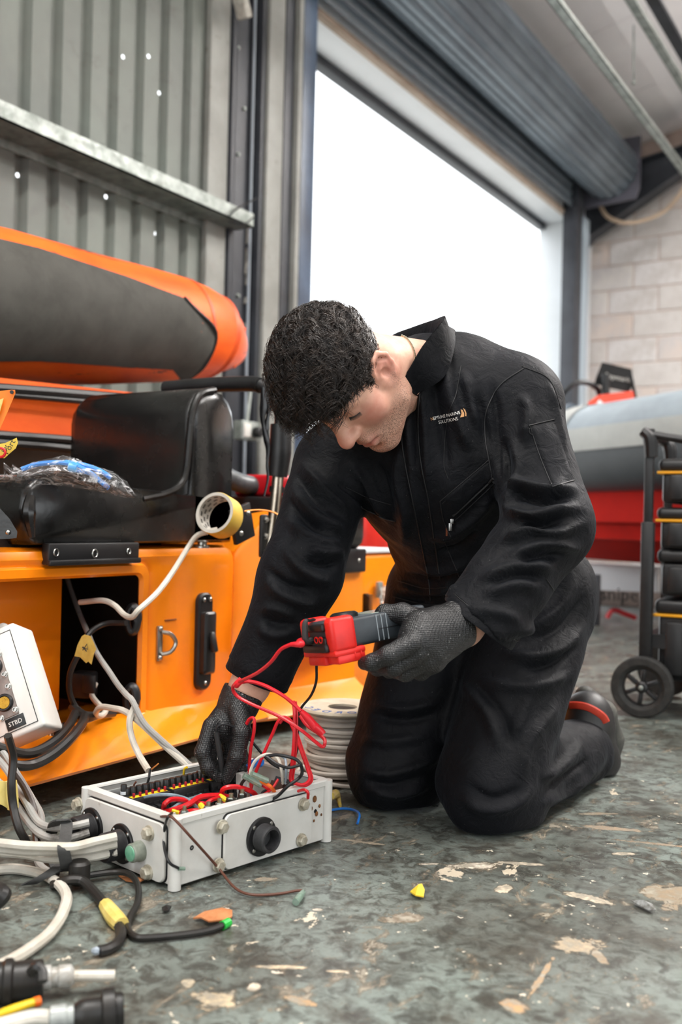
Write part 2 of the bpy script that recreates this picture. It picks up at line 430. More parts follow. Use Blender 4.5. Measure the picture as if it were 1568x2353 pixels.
# ---- far column and steel rafter over the end wall
c2 = sroot('trim_3')
def strip2(name, p0, p1, x0, x1, mat, z1):
    return MB().bb((x0, Wx(p0, 700, x1).y, 0), (x1, Wx(p1, 700, x1).y, z1), .003).build(name, mat, c2)
strip2('guide_rail', 1304, 1314, -2.9, -2.86, M_steel, 3.4)
strip2('guide_channel', 1314, 1321, -2.9, -2.84, M_blue, 3.4)
strip2('column_flange', 1321, 1338, -2.9, -2.78, M_steel, 3.6)
strip2('column_edge', 1338, 1352, -2.9, -2.77, pm('pale_blue_steel', '#9aa7b1', rough=.4), 3.2)
yr = 8.72
def ry(px, py): return Wy(px, py, yr)
A = [ry(1338, 575), ry(1365, 545), ry(1440, 492), ry(1568, 402), ry(1800, 300), ry(2600, 120), ry(2600, 30), ry(1800, 245), ry(1568, 345), ry(1420, 392), ry(1338, 430)]
mb = MB(); mb.prism(A, (0, .02, 0)); mb.build('rafter_web', M_steel, c2)
mb = MB()
for a, b in ((A[1], A[2]), (A[2], A[3]), (A[3], A[4]), (A[4], A[5]), (A[9], A[8]), (A[8], A[7]), (A[7], A[6]), (A[0], A[1])):
    d = (b - a); nrm = V(-d.z, 0, d.x).normalized() * .014
    mb.prism([a + V(0, -.08, 0), b + V(0, -.08, 0), b + V(0, -.08, 0) + nrm, a + V(0, -.08, 0) + nrm], (0, .17, 0))
mb.build('rafter_flange', M_steel, c2)

# ---- end wall of concrete blocks, each block its own piece
M_mortar = pm('pink_mortar', '#b9a59a', '#a5948b', vs=9, rough=.9, bump=.4, bs=60)
M_blk = [pm('concrete_block_%d' % i, a, b, vs=5 + i, rough=.9, bump=.5, bs=45, bd=.004, dirt='#8d8177', ds=7 + i, dr=(.66, .74)) for i, (a, b) in
         enumerate((('#c3beba', '#b3ada8'), ('#bcb7b6', '#c9c4be'), ('#b7b1ae', '#c4b6ac'), ('#c9c5c3', '#b5afaa')))]
wb = sroot('wall_back', (0, 0, 0))
MB().bb((-3.0, YE + .006, 0), (6, YE + .2, 5.9)).build('mortar_bed', M_mortar, wb)
blk = []
for i in range(4):
    blk.append([None, None])
    for h, ln in enumerate((.44, .215)):
        bm_ = MB().box((0, 0, 0), (ln, .1, .215), None, .006, 1).build('block', M_blk[i], wb)
        blk[i][h] = bm_
used = set()
for rr in range(21):
    z = .11 + rr * .225; x = -2.975 + (-.225 if rr % 2 else 0)
    while x < .6:
        full = .44
        if z + .11 < ceil_z(x) - .0:
            i = random.randrange(4); src = blk[i][0]
            if (i, 0) not in used: used.add((i, 0)); b = src
            else: b = src.copy(); COL.objects.link(b); b.parent = wb
            b.location = (x + .22, YE + .05 - random.uniform(0, .003), z)
        x += .45
for i in range(4):
    bpy.data.objects.remove(blk[i][1])
    if (i, 0) not in used: bpy.data.objects.remove(blk[i][0])

# ---- ceiling: white lining panels between the purlins
M_ceil = pm('white_lining_panel', '#efecec', '#e6e2e3', vs=.8, rough=.6)
ce = sroot('ceiling')
for k in range(11):
    y0 = -3.0 + k * 1.1
    ring = [(-3.3, ceil_z(-3.3)), (5.8, ceil_z(5.8)), (5.8, ceil_z(5.8) + .08), (-3.3, ceil_z(-3.3) + .08)]
    MB().prism([(x, y0 + .004, z) for x, z in ring], (0, 1.092, 0)).build('lining_panel', M_ceil, ce)
    MB().prism([(x, y0 + 1.09, z + .01) for x, z in ring], (0, .02, 0)).build('joint_strip', M_light, ce)

# ---- purlin struts slung below the lining
def strut(n, p, mat, w=.055, y0=-2.0, y1=8.66):
    mb = MB(); x, z = p.x, p.z
    mb.bb((x - w / 2, y0, z), (x + w / 2, y1, z + .006)); mb.bb((x - w / 2, y0, z), (x - w / 2 + .005, y1, z + .1)); mb.bb((x - w / 2 - .03, y0, z + .095), (x - w / 2 + .005, y1, z + .1))
    mb.bb((x + w / 2 - .005, y0, z), (x + w / 2, y1, z + .03))
    return struct(mb.build(n, mat))
pA = Wy(1568, 392, 7.9); pB = Wy(1568, 196, 7.3)
strut('trim_4', pA, M_galv); strut('trim_5', pB, M_galv)
pC = Wy(1568, 120, 7.3); strut('trim_6', V(pC.x, 0, pC.z), M_steel, .08)
q = Wy(1457, 60, 6.2)
mb = MB(); mb.cyl(Wx(1457, 190, pA.x), Wx(1457, 58, pA.x + .06), .005, n=8); mb.ball(Wx(1457, 190, pA.x), .014); o = mb.build('trim_7', M_galv); struct(o)
mb = MB(); mb.tube([Wy(1378, 470, 8.6), Wy(1400, 500, 8.6), Wy(1450, 512, 8.6), Wy(1520, 490, 8.62), Wy(1568, 440, 8.66), Wy(1640, 330, 8.66)], .018, 8)
o = mb.build('hanging_hose', pm('cream_hose', '#bda68e', rough=.6)); tag(o, 'cream hose drooping under the dark rafter by the block wall', 'hose')

# ---- roller shutter, rolled up over the doorway
dr = sroot('door_1')
M_slat = pm('shutter_slat', '#68737c', '#57616a', vs=2, rough=.38, metal=.35)
dc = V(-2.60, 0, 3.60); R0 = .235; ys0, ys1 = 3.9, 8.43
def slat(pa, pb, nrm):
    """curved steel lath from pa to pb (x,z) bulging along nrm"""
    pts = []
    for k in range(7):
        s = k / 6; bul = .014 * math.sin(PI * s) ** .8
        p = Vector(pa).lerp(Vector(pb), s) + Vector(nrm) * bul; pts.append(p)
    back = [Vector(pa).lerp(Vector(pb), s) - Vector(nrm) * .004 for s in (1, 0)]
    return MB().prism([(p.x, ys0, p.y) for p in pts + back], (0, ys1 - ys0, 0)).build('slat', M_slat, dr, angle=25)
ns = 19
for k in range(ns):
    a0 = 2 * PI * k / ns; a1 = 2 * PI * (k + .93) / ns
    slat((dc.x + R0 * math.cos(a0), dc.z + R0 * math.sin(a0)), (dc.x + R0 * math.cos(a1), dc.z + R0 * math.sin(a1)), (math.cos((a0 + a1) / 2), math.sin((a0 + a1) / 2)))
for k in range(5):
    z0 = zl + .02 + k * .078
    slat((-2.83, z0), (-2.83, z0 + .073), (1, 0))
MB().cyl((dc.x, ys0, dc.z), (dc.x, ys1, dc.z), R0 - .012, n=32).build('drum', M_steel, dr)
MB().prism([(-2.9, ys1 + .012, 3.3), (-2.37, ys1 + .012, 3.33), (-2.34, ys1 + .012, 3.42), (-2.34, ys1 + .012, 3.86), (-2.9, ys1 + .012, 3.86)], (0, .03, 0)).build('end_plate', pm('plum_grey_plate', '#57565f', rough=.5), dr)
MB().prism([(-2.9, ys0 - .05, 3.3), (-2.37, ys0 - .05, 3.33), (-2.34, ys0 - .05, 3.86), (-2.9, ys0 - .05, 3.86)], (0, .03, 0)).build('end_plate', MATS['plum_grey_plate'], dr)

# ---- unseen sides of the workshop: block walls, with doorways added for fill daylight
M_wall2 = pm('painted_block_wall', '#b9b4af', '#aaa49e', vs=3, rough=.85)
wr_ = sroot('wall_right')
MB().bb((4.6, 2.6, 0), (4.8, YE + .2, 5.7)).build('wall_pier', M_wall2, wr_); MB().bb((4.6, -4, 0), (4.8, -2.4, 5.7)).build('wall_pier', M_wall2, wr_); MB().bb((4.6, -2.4, 3.4), (4.8, 2.6, 5.7)).build('wall_head', M_wall2, wr_)
o = MB().bb((4.8, -30, -.2), (40, 40, -.02)).build('ground_yard', M_out); struct(o)
o = MB().bb((-DW - .021, -30, -.2), (4.8, -4.0, -.02)).build('ground_front', M_out); struct(o)
wf = sroot('wall_front')
MB().bb((-3.0, -4.2, 0), (-2.3, -4, 4.6)).build('wall_pier', M_wall2, wf); MB().bb((1.9, -4.2, 0), (4.8, -4, 5.7)).build('wall_pier', M_wall2, wf); MB().bb((-2.3, -4.2, 3.3), (1.9, -4, 5.3)).build('wall_head', M_wall2, wf)
M_lampc = pm('white_fill_lamp_case', '#e8e8e6', rough=.4)
for i, (x, y, z, p_) in enumerate(FILL_LAMPS):  # unseen fixtures added to carry the fill lights
    lt = thing('fill_lamp', ['added white fill lamp hanging over the orange console', 'added white fill lamp hanging above the camera', 'added white fill lamp behind the camera by the clad wall', 'added white fill lamp above the tool trolley', 'added white fill lamp above the grey boat'][i], 'lamp', (x, y, z), 'added fill lamps')
    MB().bb((x - .09, y - .77, z - .04), (x + .09, y + .77, z + .02), .01).build('housing', M_lampc, lt)
    for dy in (-.5, .5): MB().cyl((x, y + dy, z + .02), (x, y + dy, ceil_z(x)), .004, n=6).build('hanger', M_galv, lt)
# ================================================================== orange inflatable boat along the clad wall
M_hyp = pm('orange_hypalon', '#f2641a', '#e2500f', vs=5, rough=.5, dirt='#2e221c', ds=7, dr=(.60, .67), spec=.4, stretch=(1, .45, 1.6))
M_patch = pm('black_antislip', '#3f3e39', '#35342f', vs=12, rough=.85, bump=.3, bs=220, bd=.001, dirt='#5d5c53', ds=14, dr=(.68, .76))
M_strake = pm('black_strake', '#1c1c1b', rough=.5)
boat = thing('inflatable_boat', 'worn orange inflatable boat with a black anti-slip patch along the clad wall', 'boat', (-2.3, 1.9, 0))
XB = -2.25
ctr = [(-700, 640, .235), (-350, 668, .226), (0, 706, .212), (200, 734, .197), (330, 748, .184), (400, 757, .175), (440, 763, .164), (470, 771, .150), (500, 785, .120), (525, 799, .084), (540, 806, .058), (549, 809, .036)]
cen = [(Wx(a, b, XB), r) for a, b, r in ctr]
ppath = [p for p, r in cen]
def tube_ring(i, n=40, dr=0.0, a0=0.0, a1=2 * PI, closed=True):
    p, r = cen[i]
    d = (cen[min(i + 1, len(cen) - 1)][0] - cen[max(i - 1, 0)][0]).normalized()
    x = V(1, 0, 0); x = (x - d * x.dot(d)).normalized(); u = x.cross(d)
    if u.z < 0: u = -u
    k = n if closed else n + 1
    return [p + (x * math.cos(a0 + (a1 - a0) * j / n) + u * math.sin(a0 + (a1 - a0) * j / n)) * (r + dr) for j in range(k)]
MB().loft([tube_ring(i) for i in range(len(cen))]).build('tube', M_hyp, boat, angle=60)
# flared rubber tip of the cone
pt, rt = cen[-1]; tip_d = (cen[-1][0] - cen[-3][0]).normalized()
MB().prism([Wx(528, 800, XB + .05), Wx(548, 770, XB + .05), Wx(566, 752, XB + .05), Wx(560, 790, XB + .05), Wx(556, 830, XB + .05), Wx(540, 845, XB + .05)], V(-.1, .01, 0)).build('cone_tip', M_hyp, boat, angle=60)
# seam bands round the cone
for a, w in ((7, .012), (5, .006)):
    p, r = cen[a]; mb = MB()
    ring = tube_ring(a, 40, .0025); d = (cen[a + 1][0] - cen[a - 1][0]).normalized() * w
    mb.loft([[q - d for q in ring], [q + d for q in ring]], True, False); mb.build('seam_band', pm('orange_seam', '#d9501a', '#b93f12', vs=10, rough=.5), boat)
# black patch: an offset skin over the front of the tube with a slanted end
mb = MB(); rows = []
stops = [(0, 48, -52), (1, 44, -50), (2, 40, -46), (3, 33, -48), (4, 22, -52)]
for i, a, b in stops: rows.append(tube_ring(i, 14, .006, math.radians(b), math.radians(a), False))
end = tube_ring(5, 14, .006, math.radians(-80), math.radians(-8), False)
rows.append(end)
mb.loft(rows, False, False)
mb.loft([[p - V(.01, 0, 0) for p in r] for r in rows], False, False)
mb.build('antislip_patch', M_patch, boat, angle=60)
mb = MB(); mb.tube([rows[4][-1], rows[4][-1].lerp(rows[5][-1], .3), rows[5][-1], rows[5][7], rows[5][0]], .007, 6); mb.build('patch_edge', M_strake, boat)
# rubbing strakes and lower hull below the tube
for py0, py1, py2, r in ((893, 905, 918, .014), (906, 920, 935, .009), (1000, 1012, 1030, .012), (1018, 1032, 1050, .012)):
    MB().tube([Wx(-500, py0 - 32, -2.06), Wx(0, py0, -2.06), Wx(170, py1, -2.06), Wx(330, py2, -2.06)], r, 8).build('rubbing_strake', M_strake, boat)
hull = [Wx(-600, 830, -2.09), Wx(0, 868, -2.09), Wx(330, 905, -2.1), Wx(430, 915, -2.13)]
hull2 = [Wx(-600, 985, -2.09), Wx(0, 1000, -2.09), Wx(330, 1010, -2.1), Wx(430, 1012, -2.13)]
hull3 = [Wx(-600, 1200, -2.25), Wx(0, 1180, -2.25), Wx(330, 1170, -2.25), Wx(430, 1160, -2.28)]
mb = MB()
mb.loft([hull, hull2], False, False); mb.build('hull_band', M_hyp, boat)
mb = MB(); mb.loft([hull2, hull3, [p * 1 + V(-.1, 0, -.5) for p in hull3]], False, False); mb.build('lower_hull', M_patch, boat)
for y in (.9, 2.4): MB().bb((-2.5, y, 0), (-2.3, y + .08, cen[2][0].z - .19), .01).build('chock', pm('timber_chock', '#5a4634', rough=.85), boat)

# ================================================================== orange console pods
M_or = pm('orange_gelcoat', '#f68a0c', '#ee7e08', vs=2.2, rough=.32, coat=.45, dirt='#7a3d08', ds=16, dr=(.70, .78))
M_dark = pm('dark_shade', '#1b120c', '#0f0b09', vs=5, rough=.8)  # black-brown standing in for shade in the locker and beneath the pods
M_vinyl = pm('black_vinyl', '#141414', '#1b1a19', vs=4, rough=.15, rough2=.32, bump=.14, bs=16, bd=.006, spec=.6)
M_screw = pm('stainless_screw', '#a9a8a3', rough=.3, metal=1.0)
M_plast = pm('black_plastic', '#141415', '#1c1c1d', vs=20, rough=.38)
XF = -1.55
def rrect(y0, y1, z0, z1, r, x, n=6):
    pts = []
    for cy, cz, a in ((y1 - r, z1 - r, 0), (y0 + r, z1 - r, PI / 2), (y0 + r, z0 + r, PI), (y1 - r, z0 + r, 1.5 * PI)):
        for k in range(n + 1): pts.append(V(x, cy + r * math.cos(a + PI / 2 * k / n), cz + r * math.sin(a + PI / 2 * k / n)))
    return pts
con = thing('boat_console', 'glossy orange boat console pod with an open hatch below the black seat', 'boat console', (-1.8, 1.5, 0))
hy1 = Wx(322, 1450, XF).y; hz1 = Wx(310, 1322, XF).z; hz0 = Wx(310, 1648, XF).z; hy0 = .98
oy1 = Wx(543, 1400, XF).y; oz1 = Wx(450, 1254, XF).z
def hr(e, x, r=.02): return rrect(hy0 - e, hy1 + e, hz0 - e, hz1 + e, r, x)
rings = [hr(.004, XF - .012, .016), hr(0, XF - .006, .016), hr(.006, XF + .002, .02), hr(.022, XF + .002, .024), hr(.027, XF - .006, .028), hr(.033, XF - .006, .03), hr(.04, XF, .034),
         rrect(.8, oy1 - .022, .075, oz1 - .022, .03, XF), rrect(.793, oy1 - .008, .067, oz1 - .007, .035, XF - .007), rrect(.79, oy1, .06, oz1, .04, XF - .026), rrect(.79, oy1, .06, oz1, .04, XF - .62)]
MB().loft(rings, True, False).build('shell', M_or, con, angle=40)
MB().bb((XF - .62, .8, .06), (XF - .61, oy1 - .01, oz1 - .01)).build('back_panel', M_or, con)
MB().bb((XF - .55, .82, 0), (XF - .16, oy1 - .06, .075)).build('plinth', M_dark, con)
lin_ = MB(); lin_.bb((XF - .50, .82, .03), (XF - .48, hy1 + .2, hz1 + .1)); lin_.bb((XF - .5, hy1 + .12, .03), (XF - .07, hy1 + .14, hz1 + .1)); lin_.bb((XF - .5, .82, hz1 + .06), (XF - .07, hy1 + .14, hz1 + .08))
lin_.build('shade_lining', M_dark, con)  # dark lining added to deepen the shade inside the hatch
zf = Wx(200, 1650, XF - .2).z
MB().bb((XF - .5, .82, .03), (XF - .05, hy1 + .13, hz0 - .02), .004).build('locker_floor', M_or, con)
yb = Wx(140, 1500, XF - .14).y
MB().bb((XF - .16, .82, hz0 + .012), (XF - .14, yb, hz1 + .07), .004).build('locker_bulkhead', M_or, con)
# flared skirt along the floor
sk = [(XF - .012, .118), (XF + .006, .112), (XF + .030, .098), (XF + .052, .090), (XF + .075, .078), (XF + .105, .066), (XF + .115, .060), (XF + .112, .054), (XF + .06, .058), (XF - .02, .064)]
SKS = 1.0
def skirt(path):
    rg = []
    for i, (x, y) in enumerate(path):
        a = Vector(path[max(i - 1, 0)]); b = Vector(path[min(i + 1, len(path) - 1)]); t = (b - a).normalized(); nn = Vector((t.y, -t.x))
        rg.append([V(x + nn.x * (sx - XF) * SKS, y + nn.y * (sx - XF) * SKS, sz - (1 - SKS) * .03) for sx, sz in sk])
    return rg
MB().loft(skirt([(XF, .8), (XF, 1.2), (XF, 1.6), (XF - .004, 1.75), (XF - .018, 1.85), (XF - .02, oy1 + .02)])).build('skirt', M_or, con, angle=50)
# moulded lettering relief next to the eye plate
for px, py in ((392, 1424),):
    MB().box(Wx(px, py, XF + .001), (.004, .04, .003), None, .001).build('moulded_rib', pm('brown_scuff', '#7a3d0c', rough=.7), con)
# black slam handle
h = MB(); p0 = Wx(464, 1362, XF); p1 = Wx(463, 1584, XF); cy = (p0.y + p1.y) / 2
plate = MB().loft([rrect(cy - .027, cy + .027, p1.z, p0.z, .022, XF - .002), rrect(cy - .027, cy + .027, p1.z, p0.z, .022, XF + .009), rrect(cy - .023, cy + .023, p1.z + .004, p0.z - .004, .019, XF + .013)]).build('handle', M_plast, con)
zt = p0.z; zb = p1.z; H = zt - zb
MB().loft([rrect(cy - .022, cy + .022, zb + .04, zt - .045, .008, XF + .012), rrect(cy - .022, cy + .022, zb + .04, zt - .045, .008, XF + .026), rrect(cy - .017, cy + .017, zb + .045, zt - .05, .008, XF + .03)]).build('paddle', M_plast, plate)
MB().box(V(XF + .036, cy, zb + H * .5), (.016, .017, .05), Matrix.Rotation(-.25, 3, 'Y'), .006).build('grip', M_plast, plate)
for dy, dz in ((-.011, H - .016), (.012, H - .016), (0, .017)):
    MB().lathe([(.005, .012), (.005, .016), (.003, .0175)], V(XF, cy + dy, zb + dz), (1, 0, 0), 12).build('screw', M_screw, plate)
# stainless eye plate
ep = Wx(364, 1478, XF); mb = MB(); mb.box(ep + V(.003, 0, 0), (.006, .017, .08), None, .002); e1 = mb.build('eye_plate', M_screw, con)
mb = MB(); mb.tube([ep + V(.006, .004, .026), ep + V(.02, .02, .02), ep + V(.026, .03, 0), ep + V(.02, .02, -.02), ep + V(.006, .004, -.026)], .005, 8); mb.build('eye', M_screw, e1)
for dz in (-.033, .033): MB().ball(ep + V(.007, 0, dz), (.004, .006, .006)).build('screw', M_screw, e1)
# rubber ring grommets clipped on the hatch edge
for px, py in ((303, 1424), (300, 1608)):
    gpt = Wx(px, py, XF + .003); mb = MB()
    mb.tube([gpt + V(.022 * math.cos(a) * .45, .022 * math.cos(a) * .28 + .002, .029 * math.sin(a)) for a in [k * PI / 6 for k in range(12)]], .0075, 10, 3, closed=True, flat=1.6)
    mb.build('ring_grommet', M_black, con)
# ---- deck hardware: bracket plate under the tape, latch pad eye
bp = W(556, 1203, 2.36)
mb = MB(); mb.box(bp, (.012, .075, .085), Matrix.Rotation(.3, 3, 'X'), .003); b1 = mb.build('corner_bracket', M_plast, con)
for px, py in ((569, 1180), (553, 1226)): MB().lathe([(.006, 0), (.006, .004), (.003, .006)], W(px, py, 2.35) + V(.0, 0, 0), (1, -.3, 0), 12).build('screw', M_screw, b1)
pe = W(465, 1246, 2.30); mb = MB(); mb.lathe([(.017, 0), (.017, .004), (.011, .007), (.011, .013), (.014, .015), (.009, .018)], V(pe.x, pe.y, oz1 - .002), (0, 0, 1), 20); mb.build('deck_fitting', M_screw, con)

# second pod behind the man's arm
con2 = thing('boat_console', 'orange boat console pod behind the reaching arm with a latched side panel', 'boat console', (-1.75, 2.4, 0))
z_ = lambda px, py, x: Wx(px, py, x).z
fp = [V(-1.565, oy1 + .004, 0), V(-1.525, oy1 + .10, 0), V(-1.50, 2.26, 0), V(-1.47, 2.465, 0), V(-2.12, 2.465, 0), V(-2.12, oy1 + .004, 0)]
def podring(z, dz, ins): 
    c = sum(fp, V(0, 0, 0)) / len(fp); return [c + (p - c) * (1 - ins) + V(0, 0, z + (dz if oy1 + .06 < p.y < 2.2 else (-.015 if dz else 0))) for p in fp]
MB().loft([podring(.042, 0, -.01), podring(.05, 0, 0), podring(.46, .085, 0), podring(.478, .09, .012), podring(.484, .092, .04)]).build('shell', M_or, con2, angle=40)
SKS = .7
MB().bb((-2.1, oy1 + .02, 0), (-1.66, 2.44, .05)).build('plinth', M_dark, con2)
MB().loft(skirt([(-1.572, oy1 - .01), (-1.535, oy1 + .08), (-1.505, 2.26), (-1.475, 2.47)])).build('skirt', M_or, con2, angle=50)
xp = -1.455
pa, pb = Wx(722, 1320, xp), Wx(833, 1484, xp)
MB().loft([rrect(pa.y - .1, pb.y, pb.z, pa.z + .02, .02, xp - .05), rrect(pa.y - .1, pb.y, pb.z, pa.z + .02, .02, xp - .006), rrect(pa.y - .094, pb.y - .006, pb.z + .006, pa.z + .014, .02, xp)]).build('side_panel', M_or, con2)
# bracket plate that takes the roll bar foot
br0 = W(606, 1232, 2.42); mb = MB(); mb.box(br0, (.012, .03, .105), Matrix.Rotation(.0, 3, 'X'), .006); b2 = mb.build('bar_bracket', M_plast, con2)
for dz in (-.04, 0, .04): MB().hexbolt(br0 + V(.005, 0, dz), (1, -.2, 0), .006, .007).build('bolt', M_screw, b2)
# third block with a spring latch
con3 = thing('boat_console', 'narrow orange console end with a spring latch beside the man\'s waist', 'boat console', (-1.7, 2.85, 0))
za = Wx(860, 1262, -1.56).z; ye3 = Wx(925, 1400, -1.56).y
MB().bb((-2.1, 2.475, .02), (-1.56, ye3, za - .012), .02, 3).build('shell', M_or, con3)
MB().bb((-2.1, 2.475, za - .012), (-1.556, ye3, za), .003).build('top_trim', M_white, con3)
hp = Wx(846, 1405, -1.545); mb = MB()
for k in range(14): mb.box(hp + V(0, 0, (k - 6.5) * .0075), (.02, .022, .005), None, .002)
mb.box(hp - V(.008, 0, 0), (.012, .016, .11)); mb.build('hinge_strip', M_plast, con3)
lp = Wx(872, 1355, -1.545)
mb = MB(); mb.box(lp, (.012, .03, .05), None, .003); mb.box(lp + V(.004, .008, -.05), (.006, .012, .07), None, .002); la = mb.build('latch', M_galv, con3)
for dy in (-.008, .016):
    mb = MB(); mb.tube([lp + V(.012 + .006 * math.cos(k * 1.2), dy + .006 * math.sin(k * 1.2), .012 - k * .0011) for k in range(50)], .0015, 5, 0); mb.build('spring', M_screw, la)

# ================================================================== black jockey seat
seat = thing('jockey_seat', 'shiny black vinyl jockey seat with a tall rounded backrest on the console', 'seat', (-1.75, 1.6, oz1))
sy0, sy1 = 1.33, 1.835; sx0, sx1 = -2.0, XF + .004; zc = .625
# backrest: rounded slab standing at the rear of the cushion
def slab(x0, x1, y0, y1, z0, z1, rt, bev, lean=0.0, n=8, nz=10):
    """backrest shape: a rounded top in YZ, edges rounded in X"""
    prof = []
    ym = (y0 + y1) / 2; hw = (y1 - y0) / 2
    prof += [(y0, z0), (y0, z0 + (z1 - z0) * .3), (y0, z0 + (z1 - z0) * .6)]
    for k in range(n + 1):
        a = PI - PI * k / n; prof.append((ym + hw * math.cos(a), z1 - rt + rt * math.sin(a)))
    prof += [(y1, z0 + (z1 - z0) * .6), (y1, z0 + (z1 - z0) * .3), (y1, z0)]
    cy, cz = ym, (z0 + z1) / 2
    rings = []
    for s, x in ((.78, x0), (.93, x0 + bev * .25), (1, x0 + bev), (1, x1 - bev), (.955, x1 - bev * .3), (.83, x1)):
        rings.append([V(x, cy + (y - cy) * s + lean * (z - z0), z0 + (z - z0) * (1 if s == 1 else (s + 1) / 2) ) for y, z in prof])
    return rings
zt = .872
bk = MB().loft(slab(sx0 + .03, sx1, 1.82, 1.985, .50, zt, .075, .03, .0), True, True).build('backrest', M_vinyl, seat, angle=60)
# piping down the side edge of the backrest and round onto the cushion
pip = [Wx(497, 896, sx1), Wx(466, 905, sx1), Wx(448, 940, sx1), Wx(440, 1000, sx1), Wx(432, 1080, sx1), Wx(418, 1115, sx1), Wx(385, 1135, sx1), Wx(330, 1147, sx1)]
MB().tube([p + V(-.006, 0, 0) for p in pip], .009, 10).build('piping', M_vinyl, seat)
# cushion: profile swept in X, front edge rolled over
prof = [(1.985, .492), (1.985, .6), (1.82, .61), (1.76, .612), (1.6, .618), (1.45, .628), (1.39, .633), (1.35, .625), (1.33, .60), (1.325, .56), (1.335, .51), (1.35, .492)]
cyy, czz = 1.65, .56
rg = []
for s, x in ((.95, sx0), (1, sx0 + .02), (1, sx1 - .022), (.985, sx1 - .008), (.955, sx1)):
    rg.append([V(x, cyy + (y - cyy) * s, czz + (z - czz) * (1 - (1 - s) * 2)) for y, z in prof])
MB().loft(rg).build('cushion', M_vinyl, seat, angle=50)
MB().tube([Wx(70, 1140, sx1 - .005), Wx(66, 1180, sx1), Wx(74, 1235, sx1 + .002)], [.01, .014, .006], 8).build('corner_fold', M_vinyl, seat)
# skirt flap with press studs
ska, skb = Wx(103, 1250, sx1), Wx(311, 1293, sx1)
fl = MB().bb((sx1 - .01, ska.y, skb.z + .002), (sx1 + .012, skb.y, ska.z + .002), .004).build('skirt_flap', M_plast, seat)
MB().bb((sx1 + .008, ska.y - .001, skb.z), (sx1 + .018, skb.y + .001, skb.z + .012), .003).build('flap_hem', M_plast, fl)
for px, py, r in ((128, 1270, .006), (217, 1272, .007), (295, 1267, .005)):
    p = Wx(px, py, sx1 + .011); MB().tube([p + V(.002, r * math.cos(a), r * math.sin(a) * 1.2) for a in [k * PI / 5 for k in range(10)]], .0016, 6, 2, closed=True).build('press_stud', M_screw, fl)
# second seat, mostly behind the arm
s2 = thing('jockey_seat', 'black vinyl seat base glimpsed between the man\'s arm and chest', 'seat', (-1.72, 2.4, .57))
a_, b_ = Wx(700, 1110, -1.5), Wx(846, 1300, -1.47)
MB().bb((-1.60, 2.26, .468), (-1.44, 2.476, .69), .04, 4).build('cushion', M_vinyl, s2)
f2 = MB().bb((-1.5, 2.27, .408), (-1.437, 2.462, .474), .004).build('skirt_flap', M_plast, s2)
for px in (787, 826): MB().ball(Wx(px, 1288, -1.437), (.003, .006, .006)).build('press_stud', M_screw, f2)

# ================================================================== roll bar with foam sleeve
bar = thing('roll_bar', 'stainless roll bar wrapped in black foam beside the seat', 'roll bar', W(617, 1270, 2.45))
MB().tube([W(380, 893, 2.62), W(480, 885, 2.56), W(575, 882, 2.5), W(600, 886, 2.48)], .02, 12).build('foam_sleeve', M_plast, bar)
MB().tube([W(598, 884, 2.48), W(630, 905, 2.46), W(646, 950, 2.45), W(645, 990, 2.45)], .017, 12).build('foam_sleeve', M_plast, bar)
MB().tube([W(646, 975, 2.45), W(644, 1040, 2.45), W(638, 1095, 2.45)], [.026, .028, .024], 12).build('foam_sleeve', M_plast, bar)
MB().tube([W(640, 1085, 2.45), W(634, 1150, 2.44), W(622, 1245, 2.43), W(616, 1290, 2.42)], .0145, 14).build('tube', pm('brushed_stainless', '#b5ab9c', '#8d8272', vs=9, rough=.25, metal=1.0), bar)
MB().tube([W(637, 1118, 2.45), W(636, 1132, 2.45)], .019, 14, 2).build('clamp', M_plast, bar)
mb = MB()
for pts in ([(604, 890), (606, 930), (604, 965), (610, 1000), (616, 1030), (614, 1070), (616, 1100), (607, 1140)], [(612, 900), (618, 940), (612, 985), (618, 1020), (613, 1055)]):
    mb.tube([W(x, y, 2.43) for x, y in pts], [.006, .012, .005, .009, .004, .004, .003], 7, 5, flat=.5)
mb.build('tape_strip', pm('shiny_black_tape', '#121214', rough=.18), bar)
# ================================================================== white electrical enclosure
def Wp(px, py, pt, nrm):
    r = ray(px, py); return CAMLOC + r * ((Vector(pt) - CAMLOC).dot(nrm) / r.dot(nrm))
BA = Wz(400, 2047, 0); BB = Wz(752, 1933, 0)
e1 = (BB - BA); BL = e1.length; e1.normalize(); e2 = V(-e1.y, e1.x, 0); BWD = .238; BH = .108; EZ = V(0, 0, 1)
def J(u, v, w): return BA + e1 * u + e2 * v + EZ * w
RB = Matrix((e1, e2, EZ)).transposed()
M_box = pm('white_painted_alloy', '#d5d4cf', '#c8c6c0', vs=7, rough=.42, dirt='#6f655a', ds=22, dr=(.655, .74))
M_alu = pm('bare_alloy', '#b6b8b6', '#a3a5a2', vs=20, rough=.4, metal=.6, dirt='#6f6c66', ds=40, dr=(.62, .75))
M_rust = pm('rust_stain', '#8a5a32', '#5d3d25', vs=60, rough=.9)
box = thing('junction_box', 'open white metal electrical junction box full of fuses and wires on the floor', 'junction box', J(BL / 2, BWD / 2, 0))
def jr(u0, u1, v0, v1, r, w, n=4):
    pts = []
    for cu, cv, a in ((u1 - r, v1 - r, 0), (u0 + r, v1 - r, PI / 2), (u0 + r, v0 + r, PI), (u1 - r, v0 + r, 1.5 * PI)):
        for k in range(n + 1): pts.append(J(cu + r * math.cos(a + PI / 2 * k / n), cv + r * math.sin(a + PI / 2 * k / n), w))
    return pts
